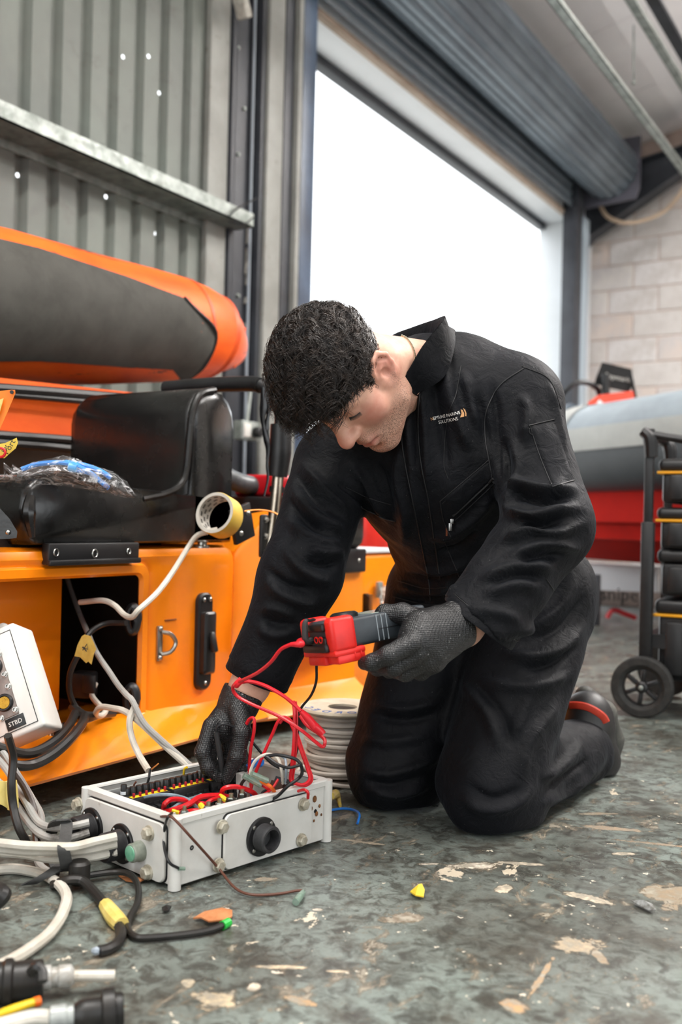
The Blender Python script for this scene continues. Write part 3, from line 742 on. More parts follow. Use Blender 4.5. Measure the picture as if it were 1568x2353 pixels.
rings = [jr(.004, BL - .004, .004, BWD - .004, .01, .003), jr(0, BL, 0, BWD, .011, .006), jr(0, BL, 0, BWD, .011, BH - .012), jr(-.003, BL + .003, -.003, BWD + .003, .012, BH - .01), jr(-.003, BL + .003, -.003, BWD + .003, .012, BH - .002),
         jr(-.001, BL + .001, -.001, BWD + .001, .011, BH), jr(.010, BL - .010, .010, BWD - .010, .008, BH), jr(.011, BL - .011, .011, BWD - .011, .008, BH - .003), jr(.006, BL - .006, .006, BWD - .006, .008, BH - .006), jr(.007, BL - .007, .007, BWD - .007, .01, .012)]
MB().loft(rings).build('case', M_box, box, angle=40)
for u, v in ((0.002, .002), (BL - .002, .002), (.002, BWD - .002), (BL - .002, BWD - .002)):
    MB().cyl(J(u, v, .001), J(u, v, BH - .0015), .0098, n=20).build('corner_post', M_box, box)
# inner ledge strip of bare metal at the far side
MB().box(J(BL / 2, BWD - .012, BH - .02), (BL - .03, .004, .018), RB, .001).build('inner_ledge', M_alu, box)
# raised plates
P_end = J(-.007, 0, 0); P_side = J(0, -.007, 0)
def plate(name, plane, a0, a1, w0, w1, t, r=.012):
    pts0 = []
    for ca, cw, a in ((a1 - r, w1 - r, 0), (a0 + r, w1 - r, PI / 2), (a0 + r, w0 + r, PI), (a1 - r, w0 + r, 1.5 * PI)):
        for k in range(6): pts0.append((ca + r * math.cos(a + PI / 2 * k / 5), cw + r * math.sin(a + PI / 2 * k / 5)))
    cA = (a0 + a1) / 2; cW = (w0 + w1) / 2
    f = (lambda s, q, d: J(-d, q[0], q[1])) if plane == 'end' else (lambda s, q, d: J(q[0], -d, q[1]))
    rg = []
    for sc, d in ((1, -.001), (1, t - .002), (.985, t)): rg.append([f(0, (cA + (a - cA) * sc, cW + (w - cW) * sc), d) for a, w in pts0])
    return MB().loft(rg).build(name, M_box, box)
plate('gland_plate', 'end', .018, BWD - .008, .006, BH - .014, .007)
plate('gasket', 'end', .0165, BWD - .0065, .0045, BH - .0125, .0025).data.materials[0] = M_plast
plate('side_plate', 'side', .092, BL - .045, .008, BH - .014, .006)
plate('gasket', 'side', .0905, BL - .0435, .0065, BH - .0125, .0022).data.materials[0] = M_plast
n_end = -e1; n_side = -e2
M_bolt = pm('painted_bolt', '#b9b4a4', '#8f8775', vs=60, rough=.5, metal=.2)
for px, py in ((182, 1848), (344, 1914), (341, 2004)):
    MB().hexbolt(Wp(px, py, P_end, n_end), n_end, .0095, .011).build('bolt', M_bolt, box)
for px, py in ((510, 1900), (502, 1988), (697, 1848), (692, 1930)):
    MB().hexbolt(Wp(px, py, P_side, n_side), n_side, .009, .009).build('bolt', M_bolt, box)
def connector(c, ax, fr, br, ln, parent):
    x, y, d = orth(ax)
    fl = MB().lathe([(fr, -.001), (fr, .003), (fr - .0015, .0042), (br + .003, .0045)], c, ax, 36).build('connector', M_plast, parent)
    pr = [(br + .002, .004)]
    nth = int(ln / .0022)
    for k in range(nth): h0 = .006 + k * (ln - .008) / nth; pr += [(br, h0), (br + .0011, h0 + .0008), (br, h0 + .0016)]
    pr += [(br, ln - .001), (br - .001, ln), (br * .78, ln), (br * .74, ln - .003), (br * .72, .006), (0.001, .005)]
    MB().lathe(pr, c, ax, 32, cap=False).build('threaded_barrel', pm('worn_black_thread', '#3a3a3b', '#232324', vs=40, rough=.45), fl)
    for k in range(4):
        a = PI / 4 + k * PI / 2; p = Vector(c) + (x * math.cos(a) + y * math.sin(a)) * (fr + br) * .5 + d * .0035
        MB().lathe([(.0036, 0), (.0036, .001), (.002, .0024)], p, ax, 12).build('screw', M_screw, fl)
    return fl
connector(Wp(212, 1900, P_end, n_end), n_end, .031, .0215, .034, box)
connector(Wp(281, 1938, P_end, n_end), n_end, .031, .0215, .036, box)
connector(Wp(600, 1922, P_side, n_side), n_side, .031, .0205, .026, box)
# green push lens
gc = Wp(323, 1955, P_end, n_end)
b_ = MB().lathe([(.016, 0), (.016, .006), (.0145, .009), (.0145, .017), (.013, .019)], gc, n_end, 28).build('lamp_housing', pm('clear_yellowed_plastic', '#a8ada0', '#8c9486', vs=50, rough=.15, trans=.35), box)
MB().lathe([(.012, .0185), (.0115, .0205), (.008, .0215)], gc, n_end, 24).build('green_lens', pm('green_lens', '#5f9b7c', '#7ba68d', vs=60, rough=.2), b_)
# rust and grime by the far bolt: small blister patches
mb = MB()
for px, py, s in ((724, 1836, .0045), (728, 1870, .0035), (716, 1858, .003), (735, 1852, .0025), (722, 1886, .002), (739, 1872, .002)):
    p = Wp(px, py, J(0, -.001, 0), n_side); mb.ball(p, (s, s * .4, s * 1.3), RB, 10, 6)
o = mb.build('rust_blister', M_rust, box); o['kind'] = 'stuff'
mb = MB(); mb.lathe([(.004, 0), (.0032, .001), (.0016, .001), (.0014, -.001)], Wp(441, 1948, J(0, 0, 0), n_side), n_side, 14); mb.lathe([(.0035, 0), (.003, .001), (.0016, .001), (.0014, -.001)], Wp(725, 1864, J(0, 0, 0), n_side), n_side, 14)
mb.build('drain_hole', M_plast, box)

# ---- inside: three fuse blocks, each with six breakers
M_fuse = pm('fuse_black', '#191a1b', '#222324', vs=40, rough=.4)
M_yel = pm('yellow_marker', '#e6c91e', '#d6b410', vs=80, rough=.55)
M_red = pm('red_insulation', '#cf1a22', '#b9141c', vs=30, rough=.35)
def seg(px0, py0, px1, py1, s): return px0 + (px1 - px0) * s, py0 + (py1 - py0) * s
zf_ = .1
FA = Wz(289, 1833, zf_); FB = Wz(549, 1774, zf_)
fdir = (FB - FA).normalized(); fl_ = (FB - FA).length; fside = V(-fdir.y, fdir.x, 0); RF = Matrix((fdir, fside, EZ)).transposed()
M_lab = pm('white_ferrule', '#cfd6dc', rough=.5)
for b in range(3):
    s0 = b * fl_ / 3 + .003; ln = fl_ / 3 - .006; c0 = FA + fdir * (s0 + ln / 2)
    fb = MB().box(c0 - EZ * .030 + fside * .004, (ln, .045, .06), RF, .002).build('fuse_block', M_fuse, box)
    MB().box(c0 - EZ * .0008 - fside * .006, (ln * .94, .011, .0022), RF, .0004).build('yellow_marker', M_yel, fb)
    MB().box(c0 - EZ * .04 - fside * .026, (ln * 1.0, .016, .035), RF, .002).build('terminal_rail', M_fuse, fb)
    mbp = MB(); mbr = MB(); mbl = MB()
    for k in range(6):
        q = c0 + fdir * ((k - 2.5) * ln / 6)
        MB().lathe([(.0060, -.002), (.0060, .009), (.0050, .011), (.0050, .0115)], q + fside * .012, (0, 0, 1), 14).build('fuse_cap', M_fuse, fb)
        MB().box(q - fside * .009 + EZ * .003, (.0032, .0042, .0085), RF, .0008).build('red_lever', pm('red_lever', '#a3202c', rough=.4), fb)
        MB().box(q - fside * .0265 - EZ * .019, (ln / 6 * .72, .013, .010), RF, .0015).build('terminal_lug', M_fuse, fb)
        MB().box(q - fside * .0188 - EZ * .025, (ln / 6 * .86, .0012, .03), RF, .0004).build('breaker_face', M_fuse, fb)
q = FA + fdir * .005 + fside * .013; MB().lathe([(.0056, .002), (.0056, .007)], q, (0, 0, 1), 14).build('white_ferrule', M_lab, box); MB().lathe([(.0052, .006), (.0052, .016), (.0044, .018)], q, (0, 0, 1), 14).build('fuse_cap', M_fuse, box)
# white relay next to the hand
MB().box(Wz(545, 1790, .09), (.02, .024, .06), RF, .002).build('relay', M_box, box)
MB().box(Wz(556, 1808, .085), (.018, .014, .05), RF, .002).build('relay', M_box, box)
# stud terminals
for px, py, s in ((424, 1866, .9), (479, 1856, 1), (505, 1848, 1), (531, 1836, 1.1), (557, 1826, 1)):
    p = Wz(px, py, .103)
    st = MB().hexbolt(p - EZ * .008, (0, 0, 1), .0072 * s, .011).build('stud_nut', pm('plated_nut', '#8d9490', '#6b706b', vs=70, rough=.3, metal=.9), box)
    MB().cyl(p - EZ * .04, p + EZ * .009, .0034 * s, n=10).build('stud', pm('brassy_stud', '#a39a80', rough=.35, metal=.8), st)
    MB().lathe([(.0105, -.011), (.0105, -.0085)], p, (0, 0, 1), 16).build('washer', pm('plated_nut', '#8d9490'), st)
MB().box(Wz(525, 1850, .075), (.03, .016, .012), RB, .002).build('red_busbar', M_red, box)
for px, py in ((493, 1863), (408, 1878), (548, 1845)): MB().box(Wz(px, py, .083), (.016, .002, .018), RB, .0004).build('divider', M_box, box)
# dark sensor block at the far corner
sb = Wz(662, 1812, .105)
MB().prism([Wp(x, y, J(0, .03, 0), n_side) for x, y in ((645, 1845), (667, 1792), (716, 1806), (726, 1830))], e2 * .035).build('sensor_block', pm('dark_grey_block', '#33383d', '#2a2e33', vs=30, rough=.45), box)
MB().prism([Wp(x, y, J(0, .034, 0), n_side) for x, y in ((636, 1845), (652, 1800), (666, 1803), (648, 1845))], e2 * .03).build('sensor_label', pm('brown_side', '#3c2a22', rough=.5), box)
# wires inside the box  (px, py, z)
M_w = {'red': M_red, 'grey': pm('grey_insulation', '#9aa5b0', '#828c97', vs=40, rough=.4), 'blue': pm('blue_insulation', '#1f6fc4', rough=.4), 'black': M_black, 'white': pm('white_insulation', '#cbc6bb', '#b7b0a3', vs=20, rough=.45, dirt='#7b6a58', ds=25, dr=(.66, .76)),
       'orange': pm('orange_insulation', '#e0661a', rough=.4), 'brown': pm('brown_insulation', '#5a3527', rough=.5), 'green': pm('green_insulation', '#2f8a4a', rough=.4), 'yellow': pm('yellow_insulation', '#d8b518', rough=.4),
       'slate': pm('slate_insulation', '#7f939e', '#66777f', vs=40, rough=.4), 'copper': pm('bare_copper', '#b8743c', rough=.4, metal=.7)}
def wire(pts, r, col, parent=box, name='wire', n=7, sub=6):
    return MB().tube([Wz(*p) for p in pts], r, n, sub).build(name, M_w[col], parent)
wire([(305, 1855, .075), (335, 1832, .10), (385, 1826, .112), (430, 1836, .105), (455, 1858, .09), (465, 1868, .08)], .0028, 'slate')
wire([(362, 1872, .08), (395, 1858, .095), (420, 1842, .10), (455, 1830, .098), (462, 1826, .09)], .0028, 'slate')
wire([(350, 1880, .08), (375, 1868, .09), (393, 1860, .092), (405, 1852, .09)], .0025, 'slate')
wire([(376, 1858, .09), (380, 1846, .105), (400, 1836, .108), (440, 1842, .1), (470, 1848, .095)], .0042, 'red')
wire([(340, 1868, .08), (380, 1866, .09), (430, 1850, .1), (460, 1832, .105), (505, 1828, .1), (525, 1832, .095)], .0045, 'red')
wire([(352, 1872, .075), (410, 1868, .09), (450, 1862, .09), (470, 1870, .08)], .0035, 'red')
wire([(430, 1885, .075), (435, 1868, .09), (450, 1862, .095), (465, 1868, .09), (468, 1876, .08)], .003, 'red')
wire([(509, 1828, .095), (515, 1812, .112), (545, 1808, .114), (580, 1820, .105), (592, 1834, .09)], .0042, 'red')
wire([(455, 1866, .08), (480, 1842, .1), (505, 1832, .1)], .0035, 'red')
wire([(560, 1842, .085), (600, 1828, .1), (625, 1812, .115), (640, 1790, .13)], .0022, 'red')
wire([(590, 1842, .085), (630, 1835, .1), (660, 1808, .125), (690, 1785, .14), (694, 1765, .16), (680, 1745, .175), (640, 1735, .18), (612, 1738, .18)], .0028, 'black')
wire([(612, 1738, .18), (640, 1757, .17), (664, 1764, .165), (690, 1758, .17)], .0025, 'black')
wire([(545, 1850, .08), (550, 1840, .095), (560, 1845, .085)], .002, 'green')
wire([(552, 1822, .1), (556, 1800, .12), (572, 1782, .135)], .0028, 'black')
wire([(572, 1835, .09), (570, 1800, .12), (580, 1760, .15), (596, 1740, .165), (620, 1733, .17), (640, 1745, .165), (648, 1775, .145), (650, 1800, .12)], .0026, 'white')
wire([(648, 1738, .17), (656, 1745, .165), (658, 1770, .15), (656, 1800, .12)], .0022, 'grey')
wire([(560, 1838, .085), (590, 1843, .09), (605, 1820, .1), (620, 1815, .1)], .0026, 'black')
wire([(600, 1838, .08), (615, 1815, .1), (640, 1830, .09)], .0026, 'black')
wire([(572, 1832, .085), (568, 1812, .105), (570, 1802, .11)], .0024, 'blue')
wire([(578, 1835, .085), (575, 1818, .1)], .0024, 'blue')
wire([(598, 1794, .125), (620, 1806, .12), (632, 1822, .105), (634, 1840, .085)], .0032, 'orange')
wire([(594, 1798, .12), (615, 1812, .112), (626, 1828, .1), (628, 1842, .085)], .0028, 'red')
wire([(686, 1818, .118), (700, 1815, .126), (708, 1822, .122), (708, 1834, .112)], .0026, 'red')
wire([(422, 1786, .10), (424, 1768, .115), (430, 1763, .12)], .0022, 'yellow')
wire([(311, 1818, .095), (308, 1805, .105), (313, 1796, .112)], .0016, 'brown')
wire([(335, 1812, .09), (342, 1790, .112), (345, 1770, .125), (352, 1767, .128)], .0022, 'black')
wire([(348, 1768, .128), (358, 1760, .134), (365, 1754, .138)], .0014, 'copper')
wire([(452, 1788, .1), (452, 1775, .112), (455, 1772, .114)], .0018, 'brown')
# crimp terminals
for a, b, r in (((505, 1828, .102), (521, 1840, .096), .0045), ((460, 1848, .1), (468, 1860, .094), .0052), ((376, 1872, .09), (384, 1880, .082), .0045), ((395, 1862, .094), (412, 1868, .09), .004)):
    MB().tube([Wz(*a), Wz(*b)], [r * .8, r, r, r * .9], 9, 3).build('yellow_crimp', M_yel, box)
M_clear = pm('clear_green_sleeve', '#9fbfa9', '#b9d0c0', vs=80, rough=.15, trans=.6)
for a, b, r in (((560, 1782, .135), (600, 1804, .118), .0052), ((578, 1778, .142), (615, 1794, .128), .0048)):
    MB().tube([Wz(*a), Wz(*b)], r, 10, 3).build('bullet_sleeve', M_clear, box)
# cable tie and blue cable outside the far rim
MB().tube([Wz(646, 1795, .125), Wz(655, 1792, .127), Wz(663, 1797, .124)], .003, 6).build('cable_tie', M_black, box)
wire([(570, 1765, .12), (590, 1750, .13), (602, 1755, .125)], .007, 'blue')
# loose flying wires that hang out of the box
o = MB().tube([Wz(352, 1878, .09), Wz(385, 1876, .112), Wz(400, 1882, .114), Wz(440, 1925, .085), Wp(500, 1992, J(0, -.012, 0), n_side), Wz(540, 2040, .006), Wz(580, 2056, .004), Wz(640, 2054, .003), Wz(688, 2046, .004), Wz(700, 2050, .005)], .0021, 7, 8).build('flying_wire', M_w['brown'], box)
MB().tube([Wz(697, 2050, .006), Wz(688, 2062, .006), Wz(680, 2073, .006)], [.004, .0058, .0055], 10, 3).build('end_sleeve', M_clear, o)
o = MB().tube([Wz(395, 1868, .11), Wz(386, 1878, .114), Wp(379, 1900, J(-.006, 0, 0), n_end), Wp(377, 1940, J(-.006, 0, 0), n_end), Wp(388, 1980, J(0, -.006, 0), n_side), Wp(412, 1996, J(0, -.008, 0), n_side)], .0022, 7, 8).build('flying_wire', M_black, box)
MB().tube([Wp(410, 1996, J(0, -.008, 0), n_side), Wp(424, 1996, J(0, -.008, 0), n_side)], .003, 8, 2).build('end_sleeve', M_clear, o)

# ================================================================== reel of cable
SPc = Wz(797, 1780, 0); SPc = W(786, 1700, 2.15); SPc.z = 0
spool = thing('cable_reel', 'cardboard reel of grey-white cable standing behind the man\'s knee', 'cable reel', SPc)
M_card = pm('printed_card', '#c9bda9', '#b8aa94', vs=30, rough=.8, dirt='#8a765c', ds=30, dr=(.64, .75))
Rf, Rh = .092, .032; zt_ = .152
fl1 = MB().lathe([(Rh, zt_ - .004), (Rf - .004, zt_ - .006), (Rf, zt_ - .002), (Rf - .002, zt_ + .003), (Rf - .02, zt_ + .003), (Rh, zt_ + .001), (Rh, zt_ - .1)], SPc, (0, 0, 1), 48, cap=False).build('top_flange', M_card, spool)
MB().lathe([(Rf - .01, .0), (Rf, .002), (Rf, .007), (Rf - .004, .01), (.03, .012)], SPc, (0, 0, 1), 40).build('bottom_flange', pm('dark_card', '#3d352c', rough=.8), spool)
MB().lathe([(Rh + .002, .01), (Rh + .002, zt_ - .004)], SPc, (0, 0, 1), 24).build('core', pm('core_card', '#2b2019', rough=.9), spool)
M_cab = pm('dusty_white_cable', '#b9b1a7', '#a79d92', vs=12, rough=.45)
mb = MB(); k = 0; zz = .018
while zz < zt_ - .012:
    rr_ = .074 + .004 * math.sin(k * 1.7) - .010 * max(0, (zz - .105) / .04)
    tl = .004 * math.sin(k * 2.3); ph = k * .9
    mb.tube([SPc + V(rr_ * math.cos(a), rr_ * math.sin(a), zz + tl * math.sin(a + ph)) for a in [j * PI / 12 for j in range(24)]], .0047, 7, 1, closed=True)
    k += 1; zz += .0079
o = mb.build('wound_cable', M_cab, spool); o['kind'] = 'stuff'
MB().lathe([(.066, .012), (.066, zt_ - .006)], SPc, (0, 0, 1), 24).build('inner_windings', M_cab, spool)
mb = MB(); base = math.atan2(CAMLOC.y - SPc.y, CAMLOC.x - SPc.x)
for i, ch in enumerate("CORDEC"):
    a = base + .62 - i * .36; rd = V(math.cos(a), math.sin(a), 0); tg = V(-math.sin(a), math.cos(a), 0)
    text_mesh(mb, ch, SPc + rd * (Rf - .026) + EZ * (zt_ + .0032), -tg, rd * -1 * -1, .03, .0002) if False else text_mesh(mb, ch, SPc + rd * (Rf - .006) + EZ * (zt_ + .0032), -tg, -rd, .028, .0003)
o = mb.build('printed_lettering', pm('blue_print', '#3b62a8', rough=.7), fl1)
MB().tube([SPc + V(-.02, -.06, .012), Wz(690, 1790, .02), Wz(683, 1775, .04), Wz(700, 1762, .05), Wz(712, 1775, .04), Wz(730, 1795, .015), Wz(790, 1807, .005), Wz(850, 1808, .005)], .0047, 8, 8).build('loose_end', M_cab, spool)
# small bits beside the reel
o = MB().tube([Wz(757, 1838, .006), Wz(764, 1830, .018), Wz(772, 1824, .02), Wz(778, 1836, .008), Wz(782, 1852, .004)], [.004, .007, .009, .005, .003], 9, 4).build('rope_offcut', pm('frayed_rope', '#bba27a', '#c9b13f', vs=90, rough=.9)); tag(o, 'frayed yellowish rope offcut on the floor beside the white box', 'rope')
o = MB().tube([Wz(757, 1862, .004), Wz(790, 1858, .005), Wz(815, 1862, .006), Wz(826, 1872, .012), Wz(822, 1892, .005)], .0025, 7).build('wire_offcut', M_w['blue']); tag(o, 'short blue wire offcut on the floor by the white box', 'wire')
# ================================================================== cables and plugs at the lower left
def cable(name, pts, r, mat, label, group=None, n=9, sub=7, parent=None):
    """pts: (px, py, z) points or ready vectors"""
    P = [p if isinstance(p, Vector) else Wz(*p) for p in pts]
    o = MB().tube(P, r, n, sub).build(name, mat, parent)
    if parent is None: tag(o, label, 'cable', group)
    return o
M_wc = M_w['white']; M_gc = pm('grey_sheath', '#8b8a86', '#a09e99', vs=10, rough=.45, dirt='#4b463e', ds=14, dr=(.6, .74))
M_kc = pm('black_sheath', '#1c1c1c', '#27231f', vs=9, rough=.4)
gE1 = Wp(283, 1930, J(-.036, 0, 0), n_end)
grp = 'white cables strapped to the box connector'
for k, (ya, yb, yc, z, lab) in enumerate(((1929, 1948, 1938, .062, 'uppermost grubby white cable running from the box connector to the frame edge'), (1944, 1958, 1950, .05, 'middle grubby white cable of the three running from the box connector'), (1962, 1975, 1957, .036, 'lowest grubby white cable of the three running from the box connector'))):
    cable('power_cable', [(-120, yc - 12, z * .8), (0, yc, z), (60, yc + 6, z), (120, yb - 2, z), (170, yb - 2, z), (215, ya + 6, z), (268, ya - 6, z + .004)], .0072, M_wc, lab, grp)
grp = 'grey cables entering the rear box connector'
cable('power_cable', [(-60, 1690, .16), (10, 1762, .12), (55, 1835, .085), (90, 1890, .062), (130, 1902, .06), (170, 1898, .066), (205, 1890, .07)], .0062, M_gc, 'upper grey cable curving down into the rear box connector', grp)
cable('power_cable', [(-80, 1735, .14), (0, 1800, .1), (50, 1868, .065), (90, 1915, .05), (140, 1930, .045), (175, 1922, .05), (205, 1912, .055)], .0062, M_gc, 'lower grey cable curving down into the rear box connector', grp)
cable('power_cable', [(-40, 1660, .18), (30, 1765, .11), (70, 1830, .07), (95, 1880, .05), (85, 1935, .03), (90, 1985, .012), (120, 2010, .008)], .0062, M_gc, 'grey cable passing behind the yellow-taped black cable')
cable('power_cable', [(18, 1690, .20), (30, 1740, .16), (26, 1800, .12), (30, 1850, .085), (42, 1900, .055), (60, 1935, .03), (70, 1960, .01)], .0068, M_kc, 'black cable wrapped in yellow tape hanging below the control box')
cable('power_cable', [(30, 1770, .13), (60, 1815, .1), (78, 1865, .07), (84, 1930, .04), (95, 1990, .008), (130, 2008, .007)], .006, pm('brown_sheath', '#3a2a22', '#241c17', vs=12, rough=.4), 'brownish black cable falling beside the grey cables to the floor')
o = MB().tube([W(24, 1795, 1.62), W(27, 1830, 1.62), W(30, 1858, 1.62)], [.010, .0105, .009], 10, 3).build('tape_wrap', pm('masking_tape', '#dcc878', '#cfb65f', vs=30, rough=.6)); tag(o, 'yellow masking tape wrapped on the black cable below the control box', 'tape')
M_mask = MATS['masking_tape']
o2 = MB().prism([W(26, 1800, 1.615), W(-30, 1790, 1.60), W(-25, 1840, 1.60), W(5, 1850, 1.61), W(24, 1862, 1.615)], V(0, .001, .001)).build('tape_flag', M_mask, o)
# big white loop
cable('power_cable', [(-60, 2010, .008), (0, 1998, .008), (50, 1998, .008), (110, 2014, .009), (150, 2050, .012), (148, 2090, .012), (118, 2140, .01), (70, 2180, .009), (10, 2215, .008), (-60, 2240, .008)], .0078, M_wc, 'white cable lying in a wide loop on the floor')
# black cable with yellow tape and cut end
kc = cable('power_cable', [(120, 2035, .007), (160, 2022, .018), (190, 2025, .016), (215, 2048, .01), (240, 2078, .008), (262, 2110, .008), (278, 2140, .008), (272, 2165, .008), (250, 2180, .008), (228, 2186, .008)], .0072, M_kc, 'short black cable with a yellow tape marker and a cut end')
MB().tube([Wz(243, 2080, .008), Wz(262, 2106, .009), Wz(280, 2126, .009)], [.010, .0115, .012, .0105], 10, 4).build('tape_marker', M_mask, kc)
MB().tube([Wz(230, 2186, .008), Wz(212, 2184, .008)], [.004, .0055, .003], 8, 2).build('bare_end', M_w['grey'], kc)
kc = cable('signal_cable', [(178, 2014, .012), (205, 2011, .012), (260, 2004, .012), (298, 2009, .014), (317, 2035, .012), (316, 2075, .008), (297, 2110, .007), (294, 2135, .006), (310, 2152, .006), (340, 2155, .006), (420, 2148, .006), (480, 2138, .006), (515, 2125, .006)], .0048, M_kc, 'thin black cable with a bright green end snaking across the floor')
MB().tube([Wz(511, 2127, .006), Wz(526, 2119, .006)], .0062, 10, 2).build('green_end', pm('green_heatshrink', '#1ea53a', rough=.4), kc)
MB().lathe([(.013, 0), (.016, .004), (.016, .03), (.012, .034)], Wz(182, 2030, .005), V(0, 0, 1), 18).build('plug_cap', M_kc, kc)
# hook-and-loop strap round the bundle
M_strap = pm('grey_strap', '#3d3d3c', '#4a4a49', vs=40, rough=.85, bump=.3, bs=300)
def strap_loop(pts, w, name, label=None, parent=None):
    P = spline(pts, 8); rg = []
    vw = (RIGHT * .95 + FWD * .25).normalized() * w / 2
    mb = MB(); a = []; nn = []
    for i, p in enumerate(P):
        t = (P[min(i + 1, len(P) - 1)] - P[max(i - 1, 0)]).normalized(); nrm = t.cross(vw).normalized() * .0012
        rg.append([p - vw + nrm, p + vw + nrm, p + vw - nrm, p - vw - nrm])
    return mb.loft(rg).build(name, M_strap, parent)
st = strap_loop([Wz(118, 1915, .04), Wz(126, 1892, .072), Wz(142, 1884, .082), Wz(153, 1892, .075), Wz(150, 1925, .07), Wz(146, 1950, .062), Wz(152, 1985, .035), Wz(150, 1998, .02), Wz(135, 2000, .012), Wz(124, 1975, .02), Wz(120, 1945, .03), Wz(119, 1920, .04)], .018, 'cable_strap')
tag(st, 'dark grey hook-and-loop strap binding the cables beside the box', 'strap')
t2 = strap_loop([Wz(146, 1985, .02), Wz(118, 2005, .02), Wz(85, 2022, .012), Wz(66, 2032, .004)], .022, 'strap_tail', None, st)
# plugs in the near corner
plug = thing('cable_plug', 'black cylindrical cable plug with a white collar at the frame edge', 'plug', Wz(50, 2265, 0))
pa, pb = Wz(-60, 2262, .022), Wz(100, 2248, .022); ax = (pb - pa).normalized()
MB().lathe([(.016, -.03), (.022, -.025), (.022, .045), (.025, .048), (.025, .055), (.021, .058), (.021, .088), (.019, .09)], pb - ax * .09, ax, 24).build('body', M_kc, plug)
MB().lathe([(.014, 0), (.014, .008), (.011, .009), (.011, .016), (.013, .017), (.013, .03), (.008, .034)], pb, ax, 18).build('collar', pm('translucent_collar', '#b3b3b0', '#8f8a80', vs=60, rough=.3), plug)
MB().tube([pb + ax * .03, pb + ax * .055 + V(0, 0, -.002), pb + ax * .08 + V(0, 0, -.004)], .0062, 10).build('cable_stub', M_wc, plug)
MB().tube([Wz(70, 2235, .04), Wz(84, 2222, .048), Wz(96, 2232, .044), Wz(98, 2256, .036)], .006, 8).build('cap_loop', M_kc, plug)
plug2 = thing('cable_plug', 'black ribbed cable plug with a flanged end lying nearest the camera', 'plug', Wz(220, 2330, 0))
pa, pb = Wz(130, 2338, .018), Wz(280, 2318, .02); ax = (pb - pa).normalized(); ln_ = (pb - pa).length
MB().lathe([(.011, .018), (.0145, .024), (.0155, .03), (.0155, .05), (.0165, .052), (.0165, .07), (.0165, ln_ - .022), (.0185, ln_ - .02)], pa, ax, 24).build('body', M_kc, plug2)
MB().lathe([(.020, ln_ - .022), (.0235, ln_ - .02), (.0235, ln_ - .008), (.018, ln_ - .006), (.018, ln_), (.012, ln_ + .001)], pa, ax, 24).build('flange', M_kc, plug2)
MB().lathe([(.009, -.008), (.0125, -.006), (.0125, .01), (.0105, .011), (.0105, .02)], pa, ax, 12).build('gland', pm('clear_gland', '#a9adaa', '#8f9390', vs=60, rough=.25), plug2)
MB().tube([Wz(-60, 2375, .012), Wz(20, 2352, .014), Wz(80, 2338, .016), pa - ax * .004], .0082, 10).build('white_lead', M_wc, plug2)
cable('signal_cable', [(-40, 2350, .01), (10, 2326, .02), (50, 2312, .022), (80, 2303, .02)], .0045, M_w['yellow'], 'yellow wire with an orange tip by the nearest plug')
o = cable('signal_cable', [(78, 2304, .02), (92, 2300, .02)], .0055, M_w['orange'], 'orange wire tip on the yellow wire by the nearest plug')
cable('power_cable', [(-20, 2080, .02), (2, 2062, .03), (4, 2052, .034), (-20, 2040, .036)], .012, M_kc, 'thick black cable end just entering the frame edge')
# litter on the floor
M_leather = pm('tan_leather', '#b97a4d', '#a3653b', vs=40, rough=.75)
def scrap(name, outline, h, mat, label, cat, curl=.006):
    c = [Wz(x, y, .003) for x, y in outline]; m = sum(c, V(0, 0, 0)) / len(c)
    mb = MB(); n = len(c)
    top = [p + EZ * (curl * (0.3 + .7 * math.sin(i * 2.4) ** 2)) for i, p in enumerate(c)]
    vs = [m + EZ * (curl * 1.6)] + top + [p - EZ * h for p in top] + [m + EZ * (curl * 1.6 - h)]
    fs = [(0, 1 + i, 1 + (i + 1) % n) for i in range(n)] + [(1 + i, 1 + n + i, 1 + n + (i + 1) % n, 1 + (i + 1) % n) for i in range(n)] + [(1 + 2 * n, 1 + n + (i + 1) % n, 1 + n + i) for i in range(n)]
    mb.add(vs, fs); o = mb.build(name, mat); return tag(o, label, cat)
scrap('leather_scrap', [(444, 2112), (470, 2100), (510, 2095), (534, 2098), (534, 2108), (515, 2118), (480, 2126), (462, 2116)], .002, M_leather, 'tan leather scrap lying beyond the green cable end', 'scrap')
scrap('leather_scrap', [(272, 2012), (300, 2016), (335, 2022), (318, 2030), (290, 2024)], .002, M_leather, 'brown leather scrap tucked at the near end of the white box', 'scrap', .003)
scrap('yellow_crumb', [(943, 2052), (955, 2046), (970, 2044), (976, 2054), (974, 2064), (955, 2063)], .002, pm('yellow_foam', '#e8c93a', '#d6b12a', vs=60, rough=.7), 'small yellow crumb lying alone on the open floor', 'crumb', .009)
scrap('paper_sliver', [(1450, 2071), (1470, 2074), (1500, 2086), (1508, 2098), (1490, 2094), (1462, 2080)], .001, pm('grey_sliver', '#8d8f8e', '#55534e', vs=90, rough=.6), 'curled grey sliver on the floor near the frame edge', 'sliver', .006)
scrap('black_chip', [(372, 2086), (384, 2082), (394, 2088), (388, 2096), (376, 2096)], .002, M_kc, 'small black crumb on the floor before the box', 'crumb', .004)

